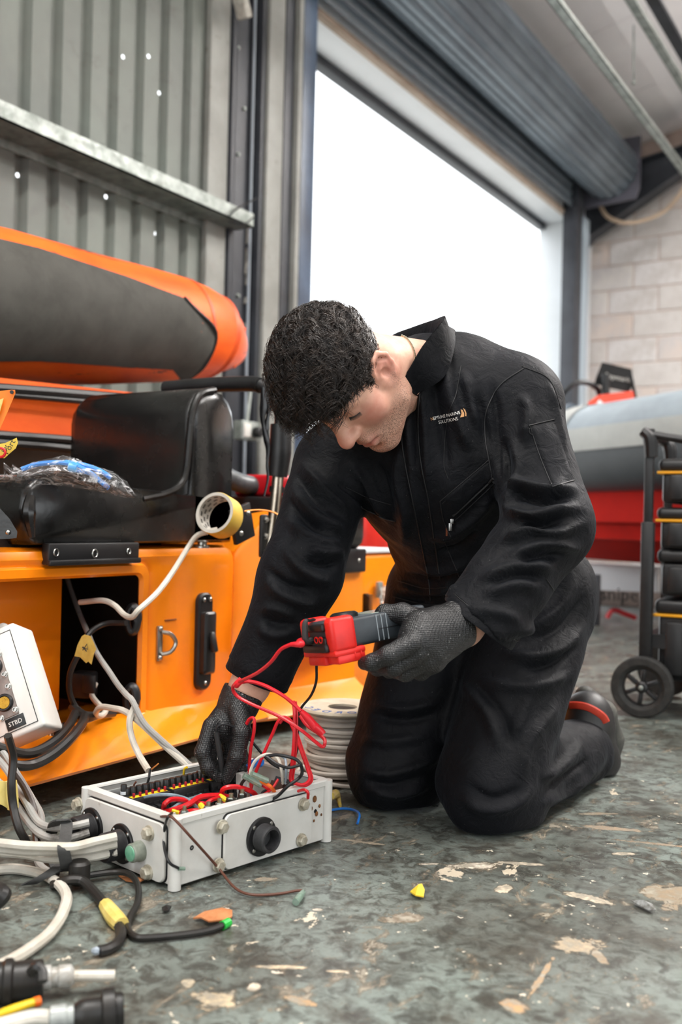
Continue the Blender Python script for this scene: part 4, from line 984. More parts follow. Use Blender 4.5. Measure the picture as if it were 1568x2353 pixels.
# ================================================================== cables of the console
grp = None
cable('power_cable', [W(500, 1217, 2.27), W(478, 1222, 2.27), W(452, 1232, 2.28), W(430, 1262, 2.27), W(400, 1310, 2.20), W(370, 1352, 2.13), W(345, 1378, 2.08), W(318, 1402, 2.04), W(303, 1418, 2.05), W(285, 1412, 2.1), W(262, 1390, 2.14), W(235, 1380, 2.16), W(184, 1384, 2.2)], .0062, M_wc, 'white cable from the tape roll down into the upper hatch grommet')
cable('power_cable', [W(290, 1432, 2.12), W(250, 1432, 2.14), W(222, 1442, 2.13), W(200, 1462, 2.1), W(182, 1500, 2.08), W(162, 1545, 2.08), W(160, 1590, 2.09), W(172, 1622, 2.1), W(182, 1632, 2.1)], .0062, M_kc, 'black tagged cable hanging inside the open hatch')
cable('power_cable', [W(152, 1320, 2.4), W(168, 1370, 2.36), W(185, 1415, 2.3), W(200, 1450, 2.2), W(222, 1500, 2.12), W(252, 1545, 2.05), W(272, 1575, 2.0), W(292, 1598, 1.93), W(304, 1610, 1.91), W(330, 1660, 1.89), W(370, 1700, 1.885), W(410, 1735, 1.88), W(438, 1760, 1.87)], .0058, M_gc, 'slate grey cable running through the lower hatch grommet to the box')
cable('power_cable', [W(220, 1570, 2.2), W(210, 1595, 2.18), W(228, 1620, 2.15), W(243, 1632, 2.12), W(232, 1645, 2.08), W(220, 1640, 2.06), W(232, 1625, 2.03), W(262, 1628, 1.98), W(290, 1636, 1.93), W(330, 1668, 1.90), W(380, 1715, 1.885), W(436, 1764, 1.868)], .0062, M_wc, 'white cable looping out of the hatch floor to the box')
cable('power_cable', [W(312, 1618, 1.915), W(298, 1655, 1.90), W(303, 1695, 1.89), W(320, 1735, 1.87), W(342, 1772, 1.82)], .0064, M_wc, 'short white cable hanging from the lower grommet to the black wire end')
for k, (pts, lab) in enumerate((([(172, 1640), (158, 1668), (130, 1700), (90, 1725), (55, 1732), (10, 1722), (-60, 1700)], 'upper thick black hose draped over the console sill'), ([(196, 1645), (188, 1665), (160, 1700), (120, 1735), (75, 1757), (30, 1758), (-50, 1735)], 'lower thick black hose draped over the console sill'))):
    P = [W(x, y, d) for (x, y), d in zip(pts, (2.05, 1.96, 1.88, 1.83, 1.80, 1.76, 1.74))]
    o = cable('black_hose', P, .0095, M_kc, lab, 'black hoses over the sill'); o['category'] = 'hose'
o = MB().tube([W(165, 1625, 2.1), W(180, 1640, 2.07), W(200, 1648, 2.05), W(230, 1642, 2.1), W(262, 1640, 2.16)], [.008, .013, .012, .008, .007], 9).build('taped_joint', M_kc); tag(o, 'lumpy taped black cable joint on the hatch floor', 'cable')
o = MB().box(W(192, 1572, 2.2), (.05, .05, .055), Matrix.Rotation(.4, 3, 'Z'), .006).build('relay_box', M_plast); tag(o, 'small black relay box inside the open hatch', 'relay')
MB().box(W(205, 1572, 2.165), (.03, .012, .04), Matrix.Rotation(.4, 3, 'Z'), .004).build('relay_face', M_plast, o)
# masking tape tag with a pencilled mark
tg = thing('tape_tag', 'torn masking tape tag marked 4 on the cable inside the hatch', 'tag', W(197, 1520, 2.08))
def sheet(poly_px, d, mat, name, parent, bend=.004):
    P = [W(x, y, d + bend * ((i % 3) - 1)) for i, (x, y) in enumerate(poly_px)]
    return MB().prism(P, FWD * .0012).build(name, mat, parent)
sheet([(194, 1458), (208, 1462), (216, 1478), (221, 1492), (216, 1502), (210, 1527), (203, 1520), (198, 1524), (184, 1510), (171, 1508), (178, 1482), (188, 1462)], 2.06, pm('aged_masking_tape', '#c9a44c', '#b98f38', vs=40, rough=.6), 'tag', tg)
mb = MB(); mb.tube([W(190, 1494, 2.052), W(200, 1480, 2.052), W(202, 1492, 2.052), W(189, 1488, 2.052)], .0012, 5, 0); mb.tube([W(190, 1486, 2.052), W(199, 1497, 2.052)], .0012, 5, 2); mb.build('pencil_mark', M_black, tg)

# ================================================================== white control box with brass buttons
cb = thing('control_box', 'tilted white control box with brass buttons and a STBD plate', 'control box', W(30, 1700, 1.84))
cb_c = W(18, 1690, 1.82)
lx = (W(100, 1668, 1.82) - W(18, 1704, 1.82)).normalized()      # bottom edge direction
ly = (W(28, 1488, 1.87) - W(100, 1668, 1.82)).normalized()
CF = frame(x=lx, y=ly); nx, ny, nz = (CF.col[i] for i in range(3))
if nz.dot(FWD) > 0: nz = -nz
o0 = W(18, 1704, 1.82) - nx * .055
KS = 1.1
def C(a, b, c=0.0): return o0 + (nx * a + ny * b + nz * c) * KS
RCB = Matrix((nx, ny, nz)).transposed()
wid = .118; hei = .19
MB().box(C(wid / 2, hei / 2, -.04), tuple(KS * q for q in (wid, hei, .08)), RCB, .006, 3).build('case', M_box, cb)
MB().box(C(wid / 2, hei / 2, .0004), tuple(KS * q for q in (wid - .018, hei - .022, .0012)), RCB, .0004).build('faceplate', M_box, cb)
mb = MB()
for a0, b0, a1, b1 in ((.009, .011, wid - .009, .0122), (.009, hei - .0122, wid - .009, hei - .011), (.009, .011, .0100, hei - .011), (wid - .010, .011, wid - .009, hei - .011)):
    mb.box(C((a0 + a1) / 2, (b0 + b1) / 2, .0006), tuple(KS * q for q in (a1 - a0, b1 - b0, .0014)), RCB)
mb.build('faceplate_line', M_plast, cb)
pl = MB().box(C(.0655, .092, .002), tuple(KS * q for q in (.034, .112, .004)), RCB, .001).build('button_plate', pm('worn_grey_plate', '#857a74', '#6f655f', vs=40, rough=.45, metal=.5), cb)
M_brass = pm('speckled_brass', '#b08a32', '#8d6b22', vs=90, rough=.35, metal=.8, dirt='#4a3a1a', ds=140, dr=(.58, .68))
for b in (.062, .128):
    kb = MB().lathe([(.0165, .003), (.0165, .008), (.0145, .0105), (.0125, .0105), (.0120, .006)], C(.0655, b), nz, 30).build('button', M_plast, cb)
    MB().lathe([(.0118, .004), (.0118, .0085), (.011, .0092)], C(.0655, b), nz, 26).build('brass_face', M_brass, kb)
for a, b in ((.052, .040), (.079, .044), (.053, .084), (.079, .086), (.053, .106), (.079, .108), (.053, .148), (.079, .145)):
    bo = MB().lathe([(.0058, .003), (.0058, .0045), (.0042, .005), (.0042, .009), (.003, .009), (.0026, .006)], C(a, b), nz, 14).build('socket_bolt', M_screw, cb)
M_plate = pm('engraved_black', '#151719', rough=.4)
lb = MB().box(C(.0725, .0245, .0014), tuple(KS * q for q in (.033, .020, .003)), RCB, .0005).build('name_plate', M_plate, cb)
MB_ = MB(); text_mesh(MB_, 'STBD', C(.0725, .0205, .0031), nx, ny, .0115, .0003); MB_.build('lettering', M_box, lb)
lb = MB().box(C(.066, .162, .0014), tuple(KS * q for q in (.033, .020, .003)), RCB, .0005).build('name_plate', M_plate, cb)
MB_ = MB(); text_mesh(MB_, 'PORT', C(.066, .158, .0031), nx, ny, .0115, .0003); MB_.build('lettering', M_box, lb)
MB().lathe([(.012, -.004), (.012, .012), (.008, .016)], C(.085, hei, -.03), ny, 18).build('gland', M_gc, cb)
# shackle on the sill
sh_ = MB().tube([W(118, 1690, 1.92), W(118, 1668, 1.92), W(126, 1663, 1.92), W(138, 1665, 1.93), W(146, 1672, 1.95)], .004, 8).build('shackle', M_screw); tag(sh_, 'small steel shackle on the console sill below the hatch', 'shackle')
MB().box(W(140, 1676, 1.98), (.03, .05, .02), None, .004).build('shackle_block', M_plast, sh_)

# ================================================================== things on the console and seat
# masking tape roll resting on the corner bracket
tr = thing('tape_roll', 'roll of yellow masking tape propped on the console corner', 'tape roll', W(508, 1230, 2.26))
tc_ = W(493, 1178, 2.235); td = (W(529, 1198, 2.30) - W(493, 1178, 2.235)).normalized()
MB().lathe([(.0415, 0), (.0475, .0), (.0485, .002), (.0485, .046), (.0475, .048), (.0415, .048)], tc_, td, 44, cap=False).build('tape', pm('yellow_tape', '#dfb94e', '#d2a83c', vs=12, rough=.55), tr)
core = MB().lathe([(.0475, -.0006), (.0405, -.0004), (.0400, .001), (.0400, .047), (.0415, .0484)], tc_, td, 44, cap=False).build('core', pm('printed_core', '#b7b2a8', '#a5a096', vs=30, rough=.6), tr)
mb = MB(); cx_, cy_, cd_ = orth(td)
for row in range(3):
    for k in range(14):
        a = 2 * PI * k / 14 + row * .22; rd = cx_ * math.cos(a) + cy_ * math.sin(a); tg_ = cd_.cross(rd)
        for s in (-.0035, 0, .0035): mb.box(tc_ + rd * .0396 + td * (.010 + row * .014) + tg_ * s, (.0022, .0006, .006), frame(x=tg_, y=-rd))
o = mb.build('core_print', pm('core_ink', '#2f2d2b', rough=.7), core); o['kind'] = 'stuff'
# clear bag of blue cable on the seat
bag = thing('cable_bag', 'crumpled clear plastic bag of blue cable lying on the seat', 'bag', W(150, 1135, 1.93))
M_bagm = bpy.data.materials.new('clear_polythene'); M_bagm.use_nodes = True; MATS['clear_polythene'] = M_bagm
t_ = NT(M_bagm); p_ = t_.n['Principled BSDF']; p_.inputs['Base Color'].default_value = (.95, .96, .97, 1); p_.inputs['Roughness'].default_value = .08; p_.inputs['Alpha'].default_value = .22; p_.inputs['Specular IOR Level'].default_value = .9
vv = t_.coord('Object'); t_.link(t_.bump(t_.noise(vv, 28, 5, .65, 1.5), 1.0, .02), p_.inputs['Normal'])
t_.link(t_.ramp(t_.noise(vv, 22, 6, .7, 2.0), [(.50, .05), (.60, .60)]), p_.inputs['Alpha'])  # opaque white patches stand in for glints on the crinkled film
up_ = [(-40, 1085), (5, 1090), (15, 1062), (35, 1080), (70, 1062), (150, 1046), (165, 1052), (185, 1060), (248, 1080), (280, 1105), (296, 1138)]
lo_ = [(-40, 1115), (5, 1108), (15, 1108), (35, 1110), (70, 1112), (120, 1114), (160, 1118), (190, 1124), (235, 1132), (265, 1138), (298, 1144)]
mb = MB(); rows = []
rr = random.Random(3)
for i in range(7):
    s = i / 6; row = []
    for (ux, uy), (lx_, ly_) in zip(up_, lo_):
        b = math.sin(PI * s); jx = rr.uniform(-7, 7); jy = rr.uniform(-5, 5)
        row.append(W(ux + (lx_ - ux) * s + jx, uy + (ly_ - uy) * s + jy * b, 1.96 - .055 * b + rr.uniform(-.012, .012)))
    rows.append(row)
mb.loft(rows, False, False)
mb.loft([[p + FWD * .05 for p in r] for r in rows], False, False)
mb.build('film', M_bagm, bag, angle=20)
for k, (off_, c, pts) in enumerate(((0, 'blue', [(50, 1078), (90, 1066), (150, 1064), (200, 1082), (245, 1118)]), (0, 'blue', [(150, 1062), (190, 1068), (230, 1082), (255, 1098)]), (0, 'black', [(40, 1096), (90, 1092), (150, 1090), (200, 1096), (245, 1122)]), (0, 'blue', [(160, 1080), (200, 1092), (250, 1122)]), (0, 'black', [(30, 1104), (90, 1102), (150, 1104), (220, 1116)]))):
    MB().tube([W(x, y, 1.975 + .006 * k) for x, y in pts], .0048, 8).build('cable', pm('bright_blue_sheath', '#1b74c9', '#2f8fe0', vs=30, rough=.35) if c == 'blue' else M_kc, bag)
MB().tube([W(158, 1072, 1.965), W(176, 1076, 1.965)], .008, 12, 2).build('blue_ferrule', pm('pale_blue_plastic', '#4aa0dd', rough=.3), bag)
# orange plate and yellow tag at the left edge
op = thing('orange_plate', 'scuffed bright orange plate with a corner hole at the frame edge', 'plate', W(0, 985, 1.85))
sheet([(-60, 905), (20, 896), (34, 896), (35, 904), (18, 945), (0, 985), (-60, 1080)], 1.85, pm('scuffed_orange', '#f0801a', '#e36f12', vs=10, rough=.5, dirt='#4c2f1c', ds=30, dr=(.6, .7)), 'plate', op, .001)
MB().lathe([(.0035, -.001), (.0035, .001)], W(27, 901, 1.846), -FWD, 12).build('fixing_hole', M_black, op)
sheet([(-20, 925), (8, 915), (0, 945), (-20, 975)], 1.843, M_mask, 'tape_patch', op, .001)
yt = thing('paper_tag', 'yellow handwritten paper tag wired to a red ring', 'tag', W(20, 1052, 1.85))
sheet([(-12, 1022), (12, 1018), (38, 1006), (41, 1018), (36, 1030), (22, 1042), (10, 1053), (-12, 1050)], 1.84, pm('yellow_paper', '#dcbf4f', '#cfae3c', vs=30, rough=.7), 'tag', yt, .003)
mb = MB(); text_mesh(mb, 'Port', W(27, 1030, 1.83), (RIGHT * .5 + UPV * .86), (-RIGHT * .86 + UPV * .5), .016, .0002); text_mesh(mb, 'bat', W(15, 1033, 1.828), (RIGHT * .5 + UPV * .86), (-RIGHT * .86 + UPV * .5), .012, .0002); mb.build('handwriting', M_black, yt)
MB().tube([W(2, 1040, 1.825) + RIGHT * .008 * math.cos(a) + UPV * .008 * math.sin(a) for a in [k * PI / 5 for k in range(10)]], .0025, 7, 2, closed=True).build('red_ring', M_red, yt)
# black padded side bolster at the left edge of the console
o = MB().loft([[W(x, y, d) for x, y in ((-60, 1165), (0, 1168), (22, 1192), (40, 1222), (38, 1236), (20, 1238), (-60, 1240))] for d in (1.90, 1.87)]).build('side_bolster', M_vinyl); tag(o, 'curved black padded bolster with a steel rivet at the frame edge', 'bolster')
MB().ball(W(18, 1223, 1.868), .005).build('rivet', M_screw, o)
# socket outlet on the column
so = thing('socket_outlet', 'grey metal socket outlet with a black plug on the column', 'socket', Wx(567, 990, -2.72))
sp_ = Wx(567, 990, -2.72)
MB().box(sp_, (.05, .13, .085), None, .006).build('back_box', M_galv, so)
MB().box(sp_ + V(.027, -.03, 0), (.006, .05, .06), None, .003).build('switch_plate', M_box, so)
MB().lathe([(.024, 0), (.024, .03), (.018, .035)], sp_ + V(.026, .03, -.005), (1, 0, 0), 18).build('plug', M_plast, so)
MB().cyl(sp_ + V(0, 0, .04), Wx(576, 900, -2.73), .008, n=10).build('conduit', M_galv, so)
# red box and hose behind the pods
o = thing('fuel_tank', 'red plastic fuel tank standing behind the orange pods', 'fuel tank', W(618, 1165, 2.95))
ft = W(625, 1120, 2.95)
MB().box(ft + V(0, 0, .002), (.16, .16, .065), None, .012, 3).build('tank', pm('red_plastic', '#b3121d', '#97101a', vs=6, rough=.3), o)
MB().box(ft + V(0, 0, -.1), (.24, .24, .14), None, .01).build('base', M_plast, o)
o = MB().tube([W(455, 1060, 2.75), W(512, 1092, 2.8), W(545, 1108, 2.85), W(585, 1118, 2.9)], .028, 14).build('ribbed_hose', pm('grey_ribbed_hose', '#4a4e50', '#3a3e40', vs=60, rough=.4)); tag(o, 'ribbed grey hose leading from the seat to the red tank', 'hose')
o = MB().tube([W(560, 1175, 2.36), W(600, 1172, 2.36), W(635, 1180, 2.35), W(652, 1200, 2.34)], .0022, 6).build('thin_wire', M_w['copper']); tag(o, 'thin copper wire arching over the orange pod corner', 'wire')
o = MB().bb(Wx(842, 1150, -1.85), Wx(905, 1262, -1.85) - V(.3, 0, .05), .03, 3).build('engine_cowl', pm('scarlet_cowl', '#c92a1e', '#b3221a', vs=6, rough=.4)); tag(o, 'red cowling seen between the black seat and the man', 'cowling')
# ================================================================== the kneeling man
class SDF:
    """signed-distance grid: smooth unions of tapered limbs, meshed as one continuous surface"""
    def __init__(s, lo, hi, h):
        s.lo = np.array(lo, np.float32); s.h = h
        s.n = np.ceil((np.array(hi) - np.array(lo)) / h).astype(int) + 1
        s.ax = [s.lo[i] + h * np.arange(s.n[i], dtype=np.float32) for i in range(3)]
        s.d = np.full(tuple(s.n), 1.0, np.float32)
    def sub(s, a, b):
        i0 = np.clip(np.floor((np.array(a) - s.lo) / s.h).astype(int), 0, s.n - 1); i1 = np.clip(np.ceil((np.array(b) - s.lo) / s.h).astype(int) + 1, 1, s.n)
        sl = tuple(slice(int(i0[k]), int(max(i1[k], i0[k] + 1))) for k in range(3))
        return sl, s.ax[0][sl[0]][:, None, None], s.ax[1][sl[1]][None, :, None], s.ax[2][sl[2]][None, None, :]
    @staticmethod
    def smin(a, b, k):
        h = np.clip(.5 + .5 * (b - a) / k, 0, 1); return b + (a - b) * h - k * h * (1 - h)
    def put(s, sl, v, k, mode):
        cur = s.d[sl]
        if mode == 'add': s.d[sl] = s.smin(cur, v, k)
        elif mode == 'cut': s.d[sl] = -s.smin(-cur, v, k)
        elif mode == 'and': s.d[sl] = -s.smin(-cur, -v, k)
    def cone(s, a, b, ra, rb, k=.02, flat=None, mode='add'):
        a = np.array(a, np.float32); b = np.array(b, np.float32); m = max(ra, rb) * (max(1, flat[1]) if flat else 1) + k + 3 * s.h
        sl, X, Y, Z = s.sub(np.minimum(a, b) - m, np.maximum(a, b) + m)
        ab = b - a; L2 = float(ab @ ab) + 1e-12
        px, py, pz = X - a[0], Y - a[1], Z - a[2]
        t = np.clip((px * ab[0] + py * ab[1] + pz * ab[2]) / L2, 0, 1)
        px = px - t * ab[0]; py = py - t * ab[1]; pz = pz - t * ab[2]
        if flat is not None:
            n, sc = np.array(flat[0], np.float32), flat[1]; n = n / np.linalg.norm(n)
            dn = (px * n[0] + py * n[1] + pz * n[2]) * (1 / sc - 1); px = px + dn * n[0]; py = py + dn * n[1]; pz = pz + dn * n[2]
        v = np.sqrt(px * px + py * py + pz * pz) - (ra + (rb - ra) * t)
        if flat is not None: v = v * min(1, flat[1])
        s.put(sl, v.astype(np.float32), k, mode)
    def chain(s, pts, rs, k=.01, **kw):
        for i in range(len(pts) - 1): s.cone(pts[i], pts[i + 1], rs[i], rs[i + 1], k, **kw)
    def ell(s, c, R, r, k=.02, mode='add'):
        c = np.array(c, np.float32); r = np.array(r, np.float32); R = np.array(R, np.float32)
        m = float(r.max()) + k + 3 * s.h
        sl, X, Y, Z = s.sub(c - m, c + m)
        px, py, pz = X - c[0], Y - c[1], Z - c[2]
        q = [px * R[0, i] + py * R[1, i] + pz * R[2, i] for i in range(3)]
        k0 = np.sqrt(sum((q[i] / r[i]) ** 2 for i in range(3))); k1 = np.sqrt(sum((q[i] / r[i] ** 2) ** 2 for i in range(3))) + 1e-6
        s.put(sl, (k0 * (k0 - 1) / k1).astype(np.float32), k, mode)
    def plane(s, p, n, k=.004):
        """keep the side where (x-p).n < 0"""
        n = np.array(n, np.float32); n = n / np.linalg.norm(n); p = np.array(p, np.float32)
        v = (s.ax[0][:, None, None] - p[0]) * n[0] + (s.ax[1][None, :, None] - p[1]) * n[1] + (s.ax[2][None, None, :] - p[2]) * n[2]
        s.d = -s.smin(-s.d, -v.astype(np.float32), k)
    def mesh(s):
        d = s.d; nx, ny, nz = d.shape
        ins = d < 0
        cs = np.zeros((nx - 1, ny - 1, nz - 1), np.int8)
        for i in (0, 1):
            for j in (0, 1):
                for k in (0, 1): cs += ins[i:nx - 1 + i, j:ny - 1 + j, k:nz - 1 + k]
        act = (cs > 0) & (cs < 8)
        I = np.argwhere(act); idx = np.full(act.shape, -1, np.int64); idx[act] = np.arange(len(I))
        acc = np.zeros((len(I), 3)); cnt = np.zeros(len(I))
        C = [(i, j, k) for i in (0, 1) for j in (0, 1) for k in (0, 1)]
        vals = {c: d[I[:, 0] + c[0], I[:, 1] + c[1], I[:, 2] + c[2]].astype(np.float64) for c in C}
        for a in C:
            for ax in range(3):
                if a[ax] == 0:
                    b = list(a); b[ax] = 1; b = tuple(b)
                    va, vb = vals[a], vals[b]; m = (va < 0) != (vb < 0)
                    t = np.where(m, va / np.where(m, va - vb, 1), 0)
                    p = np.tile(np.array(a, float), (len(I), 1)); p[:, ax] += t
                    acc[m] += p[m]; cnt[m] += 1
        v = s.lo + s.h * (I + acc / cnt[:, None])
        faces = []
        for ax in range(3):
            u, w = [(1, 2), (2, 0), (0, 1)][ax]
            sl0 = [slice(1, -1)] * 3; sl0[ax] = slice(0, -1); sl1 = list(sl0); sl1[ax] = slice(1, None)
            A = ins[tuple(sl0)]; B = ins[tuple(sl1)]
            E_ = np.argwhere(A != B)
            if not len(E_): continue
            off = np.array([1, 1, 1]); off[ax] = 0; E_ = E_ + off
            q = []
            for du, dw in ((0, 0), (-1, 0), (-1, -1), (0, -1)):
                c = E_.copy(); c[:, u] += du; c[:, w] += dw; q.append(idx[c[:, 0], c[:, 1], c[:, 2]])
            q = np.stack(q, 1); flip = ~ins[E_[:, 0], E_[:, 1], E_[:, 2]]
            q[flip] = q[flip][:, ::-1]; faces.append(q)
        return v, np.concatenate(faces)
def mesh_obj(name, v, f, mats, parent, fn=None, smooth_it=0):
    me = bpy.data.meshes.new(name); off = np.array(OFF[parent.name]) if parent is not None else np.zeros(3)
    me.from_pydata([tuple(p) for p in (v - off)], [], [tuple(q) for q in f])
    for m in (mats if isinstance(mats, (list, tuple)) else [mats]): me.materials.append(m)
    me.polygons.foreach_set('use_smooth', [True] * len(me.polygons)); me.update()
    o = bpy.data.objects.new(name, me); COL.objects.link(o)
    if parent is not None: o.parent = parent
    OFF[o.name] = Vector(off); return o
def lap_smooth(v, f, it=1, lam=.5):
    e = np.concatenate([f[:, [0, 1]], f[:, [1, 2]], f[:, [2, 3]], f[:, [3, 0]]]); e = np.concatenate([e, e[:, ::-1]])
    deg = np.bincount(e[:, 0], minlength=len(v)).astype(float)
    for _ in range(it):
        acc = np.stack([np.bincount(e[:, 0], weights=v[e[:, 1], i], minlength=len(v)) for i in range(3)], 1)
        v = v + lam * (acc / np.maximum(deg, 1)[:, None] - v)
    return v
def vnormals(v, f):
    n = np.cross(v[f[:, 2]] - v[f[:, 0]], v[f[:, 3]] - v[f[:, 1]]); o = np.zeros_like(v)
    for k in range(4): 
        for i in range(3): o[:, i] += np.bincount(f[:, k], weights=n[:, i], minlength=len(v))
    return o / (np.linalg.norm(o, axis=1, keepdims=True) + 1e-12)
def bvh_of(v, f): return BVHTree.FromPolygons([tuple(p) for p in v], [tuple(int(i) for i in q) for q in f])
def hit(bv, px, py, off=0.0):
    r = ray(px, py).normalized(); p, n, i, d = bv.ray_cast(CAMLOC, r)
    if p is None: return None
    if n.dot(r) > 0: n = -n
    return p + n * off
def col3(*a): return [np.array(x, float) for x in a]

# ---- joints (pixel, pixel, depth in metres)
j_ = dict(kneeL=(1128, 1795, 1.85), ankL=(1340, 1725, 2.15), hipL=(1238, 1372, 2.06), kneeR=(908, 1756, 1.98), ankR=(1120, 1690, 2.30), hipR=(1012, 1378, 2.11), pelvis=(1130, 1335, 2.08), waist=(1098, 1215, 1.995),
         chest=(1010, 1040, 1.88), neck=(985, 868, 1.83), shL=(1180, 926, 1.80), elL=(1262, 1205, 1.69), cuL=(1092, 1442, 1.585), shR=(770, 1070, 1.90), elR=(692, 1322, 1.765), cuR=(590, 1562, 1.765))
JT = {k: W(*v) for k, v in j_.items()}
facing = (-RIGHT * .45 - UPV * .2 - FWD * .87).normalized()
# ---- coverall
pmin = np.min([np.array(p) for p in JT.values()], 0) - .19; pmax = np.max([np.array(p) for p in JT.values()], 0) + .19; pmin[2] = -.02
HC = .0046
body = SDF(pmin, pmax, HC)
fl = (facing, .74)
body.cone(JT['pelvis'], JT['waist'], .168, .168, .03, fl)
body.cone(JT['waist'], JT['chest'], .168, .185, .05, fl)
body.cone(JT['chest'], W(985, 930, 1.86), .178, .12, .05, fl)
body.cone(W(985, 905, 1.85), JT['shL'], .085, .082, .05)
body.cone(W(960, 930, 1.86), JT['shR'], .095, .074, .05)
body.cone(W(1060, 880, 1.90), W(1150, 930, 1.92), .085, .10, .06)
body.cone(W(1150, 1150, 2.06), W(1120, 960, 1.96), .11, .10, .06)
body.ell(W(1170, 1375, 2.14), np.array(Matrix((RIGHT, UPV, FWD)).transposed()), (.165, .115, .12), .05)
for a, b, ra, rb in (('hipL', 'kneeL', .122, .094), ('hipR', 'kneeR', .118, .094)): body.cone(JT[a], JT[b], ra, rb, .035)
body.cone(JT['kneeL'], JT['ankL'], .090, .068, .03); body.cone(JT['kneeR'], JT['ankR'], .088, .066, .03)
body.cone(W(1115, 1850, 1.80), W(1190, 1850, 1.86), .05, .05, .04)
body.cone(W(885, 1800, 1.93), W(960, 1800, 1.98), .05, .05, .04)
armL = SDF(pmin, pmax, HC); armR = SDF(pmin, pmax, HC)
armL.cone(JT['shL'], JT['elL'], .082, .070, .03); armL.cone(JT['elL'], W(1080, 1458, 1.575), .074, .065, .03)
dL = (W(1080, 1458, 1.575) - JT['elL']).normalized(); cL = W(1092, 1443, 1.58)
nL = (-RIGHT * .60 - UPV * .80 + FWD * .05).normalized(); armL.plane(cL - nL * .012, nL, .004)
armR.cone(JT['shR'], JT['elR'], .080, .068, .03); armR.cone(JT['elR'], W(580, 1585, 1.765), .070, .057, .03)
dR = (W(580, 1585, 1.765) - JT['elR']).normalized(); cR = W(590, 1562, 1.765)
armR.plane(cR - dR * .012, dR, .004)
for arm, sh in ((armL, 'shL'), (armR, 'shR')):
    c = JT[sh]; X = arm.ax[0][:, None, None] - c.x; Y = arm.ax[1][None, :, None] - c.y; Z = arm.ax[2][None, None, :] - c.z
    k = .004 + .04 * np.clip(1 - np.sqrt(X * X + Y * Y + Z * Z) / .17, 0, 1)
    body.d = body.smin(body.d, arm.d, k.astype(np.float32))
# soft large-scale rumple of the cloth
Xg, Yg, Zg = body.ax[0][:, None, None], body.ax[1][None, :, None], body.ax[2][None, None, :]
near = np.abs(body.d) < .04
rum = (np.sin(21 * Xg + 13 * Zg + 3 * np.sin(17 * Yg)) * np.sin(19 * Yg - 25 * Zg + 2 * np.sin(23 * Xg)) * .0028 + np.sin(47 * Zg + 31 * Xg + 2.5 * np.sin(29 * Yg + 11 * Xg)) * .0014)
body.d = np.where(near, body.d + rum, body.d).astype(np.float32)
# neck opening of the collar
body.cone(W(888, 842, 1.74), W(948, 850, 1.81), .068, .040, .01, mode='cut')
body.plane((0, 0, .004), (0, 0, -1), .003)
hemd = (JT['ankL'] - JT['kneeL']).normalized()
cv, cf = body.mesh(); cv = lap_smooth(cv, cf, 2, .5)
bv0 = bvh_of(cv, cf); nrm = vnormals(cv, cf)
# ---- folds: ridges and creases drawn over the cloth, raised on the real surface
FOLDS = []
def fold(amp, width, *pts): FOLDS.append((amp, width, pts))
# left sleeve
fold(.010, .012, (1175, 1010), (1195, 1070), (1180, 1130), (1165, 1180)); fold(-.008, .010, (1150, 1000), (1165, 1070), (1150, 1130))
fold(.009, .011, (1200, 905), (1212, 960), (1205, 1020)); fold(.012, .011, (1320, 1120), (1262, 1130), (1215, 1120), (1180, 1108)); fold(-.010, .009, (1320, 1140), (1262, 1152), (1210, 1143), (1180, 1135))
fold(.013, .012, (1335, 1165), (1280, 1175), (1235, 1190), (1195, 1188), (1160, 1165)); fold(-.011, .009, (1290, 1196), (1240, 1210), (1200, 1206)); fold(.013, .011, (1345, 1200), (1270, 1226), (1225, 1225), (1185, 1235), (1155, 1250))
fold(.012, .011, (1335, 1260), (1270, 1255), (1220, 1265), (1160, 1290)); fold(-.009, .009, (1300, 1272), (1240, 1278), (1190, 1295)); fold(.009, .012, (1280, 1310), (1220, 1300), (1150, 1315), (1105, 1340))
fold(.008, .012, (1240, 1350), (1180, 1345), (1110, 1370)); fold(-.006, .008, (1250, 1330), (1185, 1325), (1120, 1350)); fold(.006, .012, (1200, 1430), (1150, 1410), (1080, 1400))
fold(.006, .010, (1262, 880), (1280, 960), (1300, 1040)); fold(-.006, .008, (1128, 870), (1140, 950), (1142, 1040), (1148, 1110))
# chest
fold(.008, .012, (1020, 830), (1030, 900), (1060, 980), (1080, 1040)); fold(-.006, .010, (1000, 850), (1003, 920), (1020, 1010), (1030, 1110)); fold(.008, .011, (1064, 850), (1082, 920), (1100, 990)); fold(-.006, .009, (1090, 900), (1108, 960), (1125, 1030))
fold(.007, .010, (960, 870), (972, 940), (980, 1040), (985, 1140)); fold(-.006, .008, (948, 900), (955, 980), (962, 1080)); fold(.006, .009, (930, 960), (945, 1040), (950, 1120), (965, 1200))
fold(.008, .012, (925, 1010), (915, 1100), (930, 1180), (925, 1250)); fold(-.006, .010, (870, 1060), (890, 1130), (905, 1210)); fold(.007, .012, (800, 1060), (850, 1130), (890, 1200)); fold(-.006, .01, (760, 1100), (820, 1140), (870, 1190))
fold(.008, .013, (980, 1240), (1040, 1225), (1100, 1180), (1130, 1140)); fold(-.007, .010, (1000, 1270), (1060, 1255), (1110, 1215)); fold(.008, .012, (960, 1300), (1020, 1310), (1080, 1290)); fold(-.007, .009, (930, 1320), (1000, 1335), (1060, 1320)); fold(.008, .010, (915, 1345), (985, 1358), (1050, 1350)); fold(-.006, .008, (910, 1368), (980, 1380))
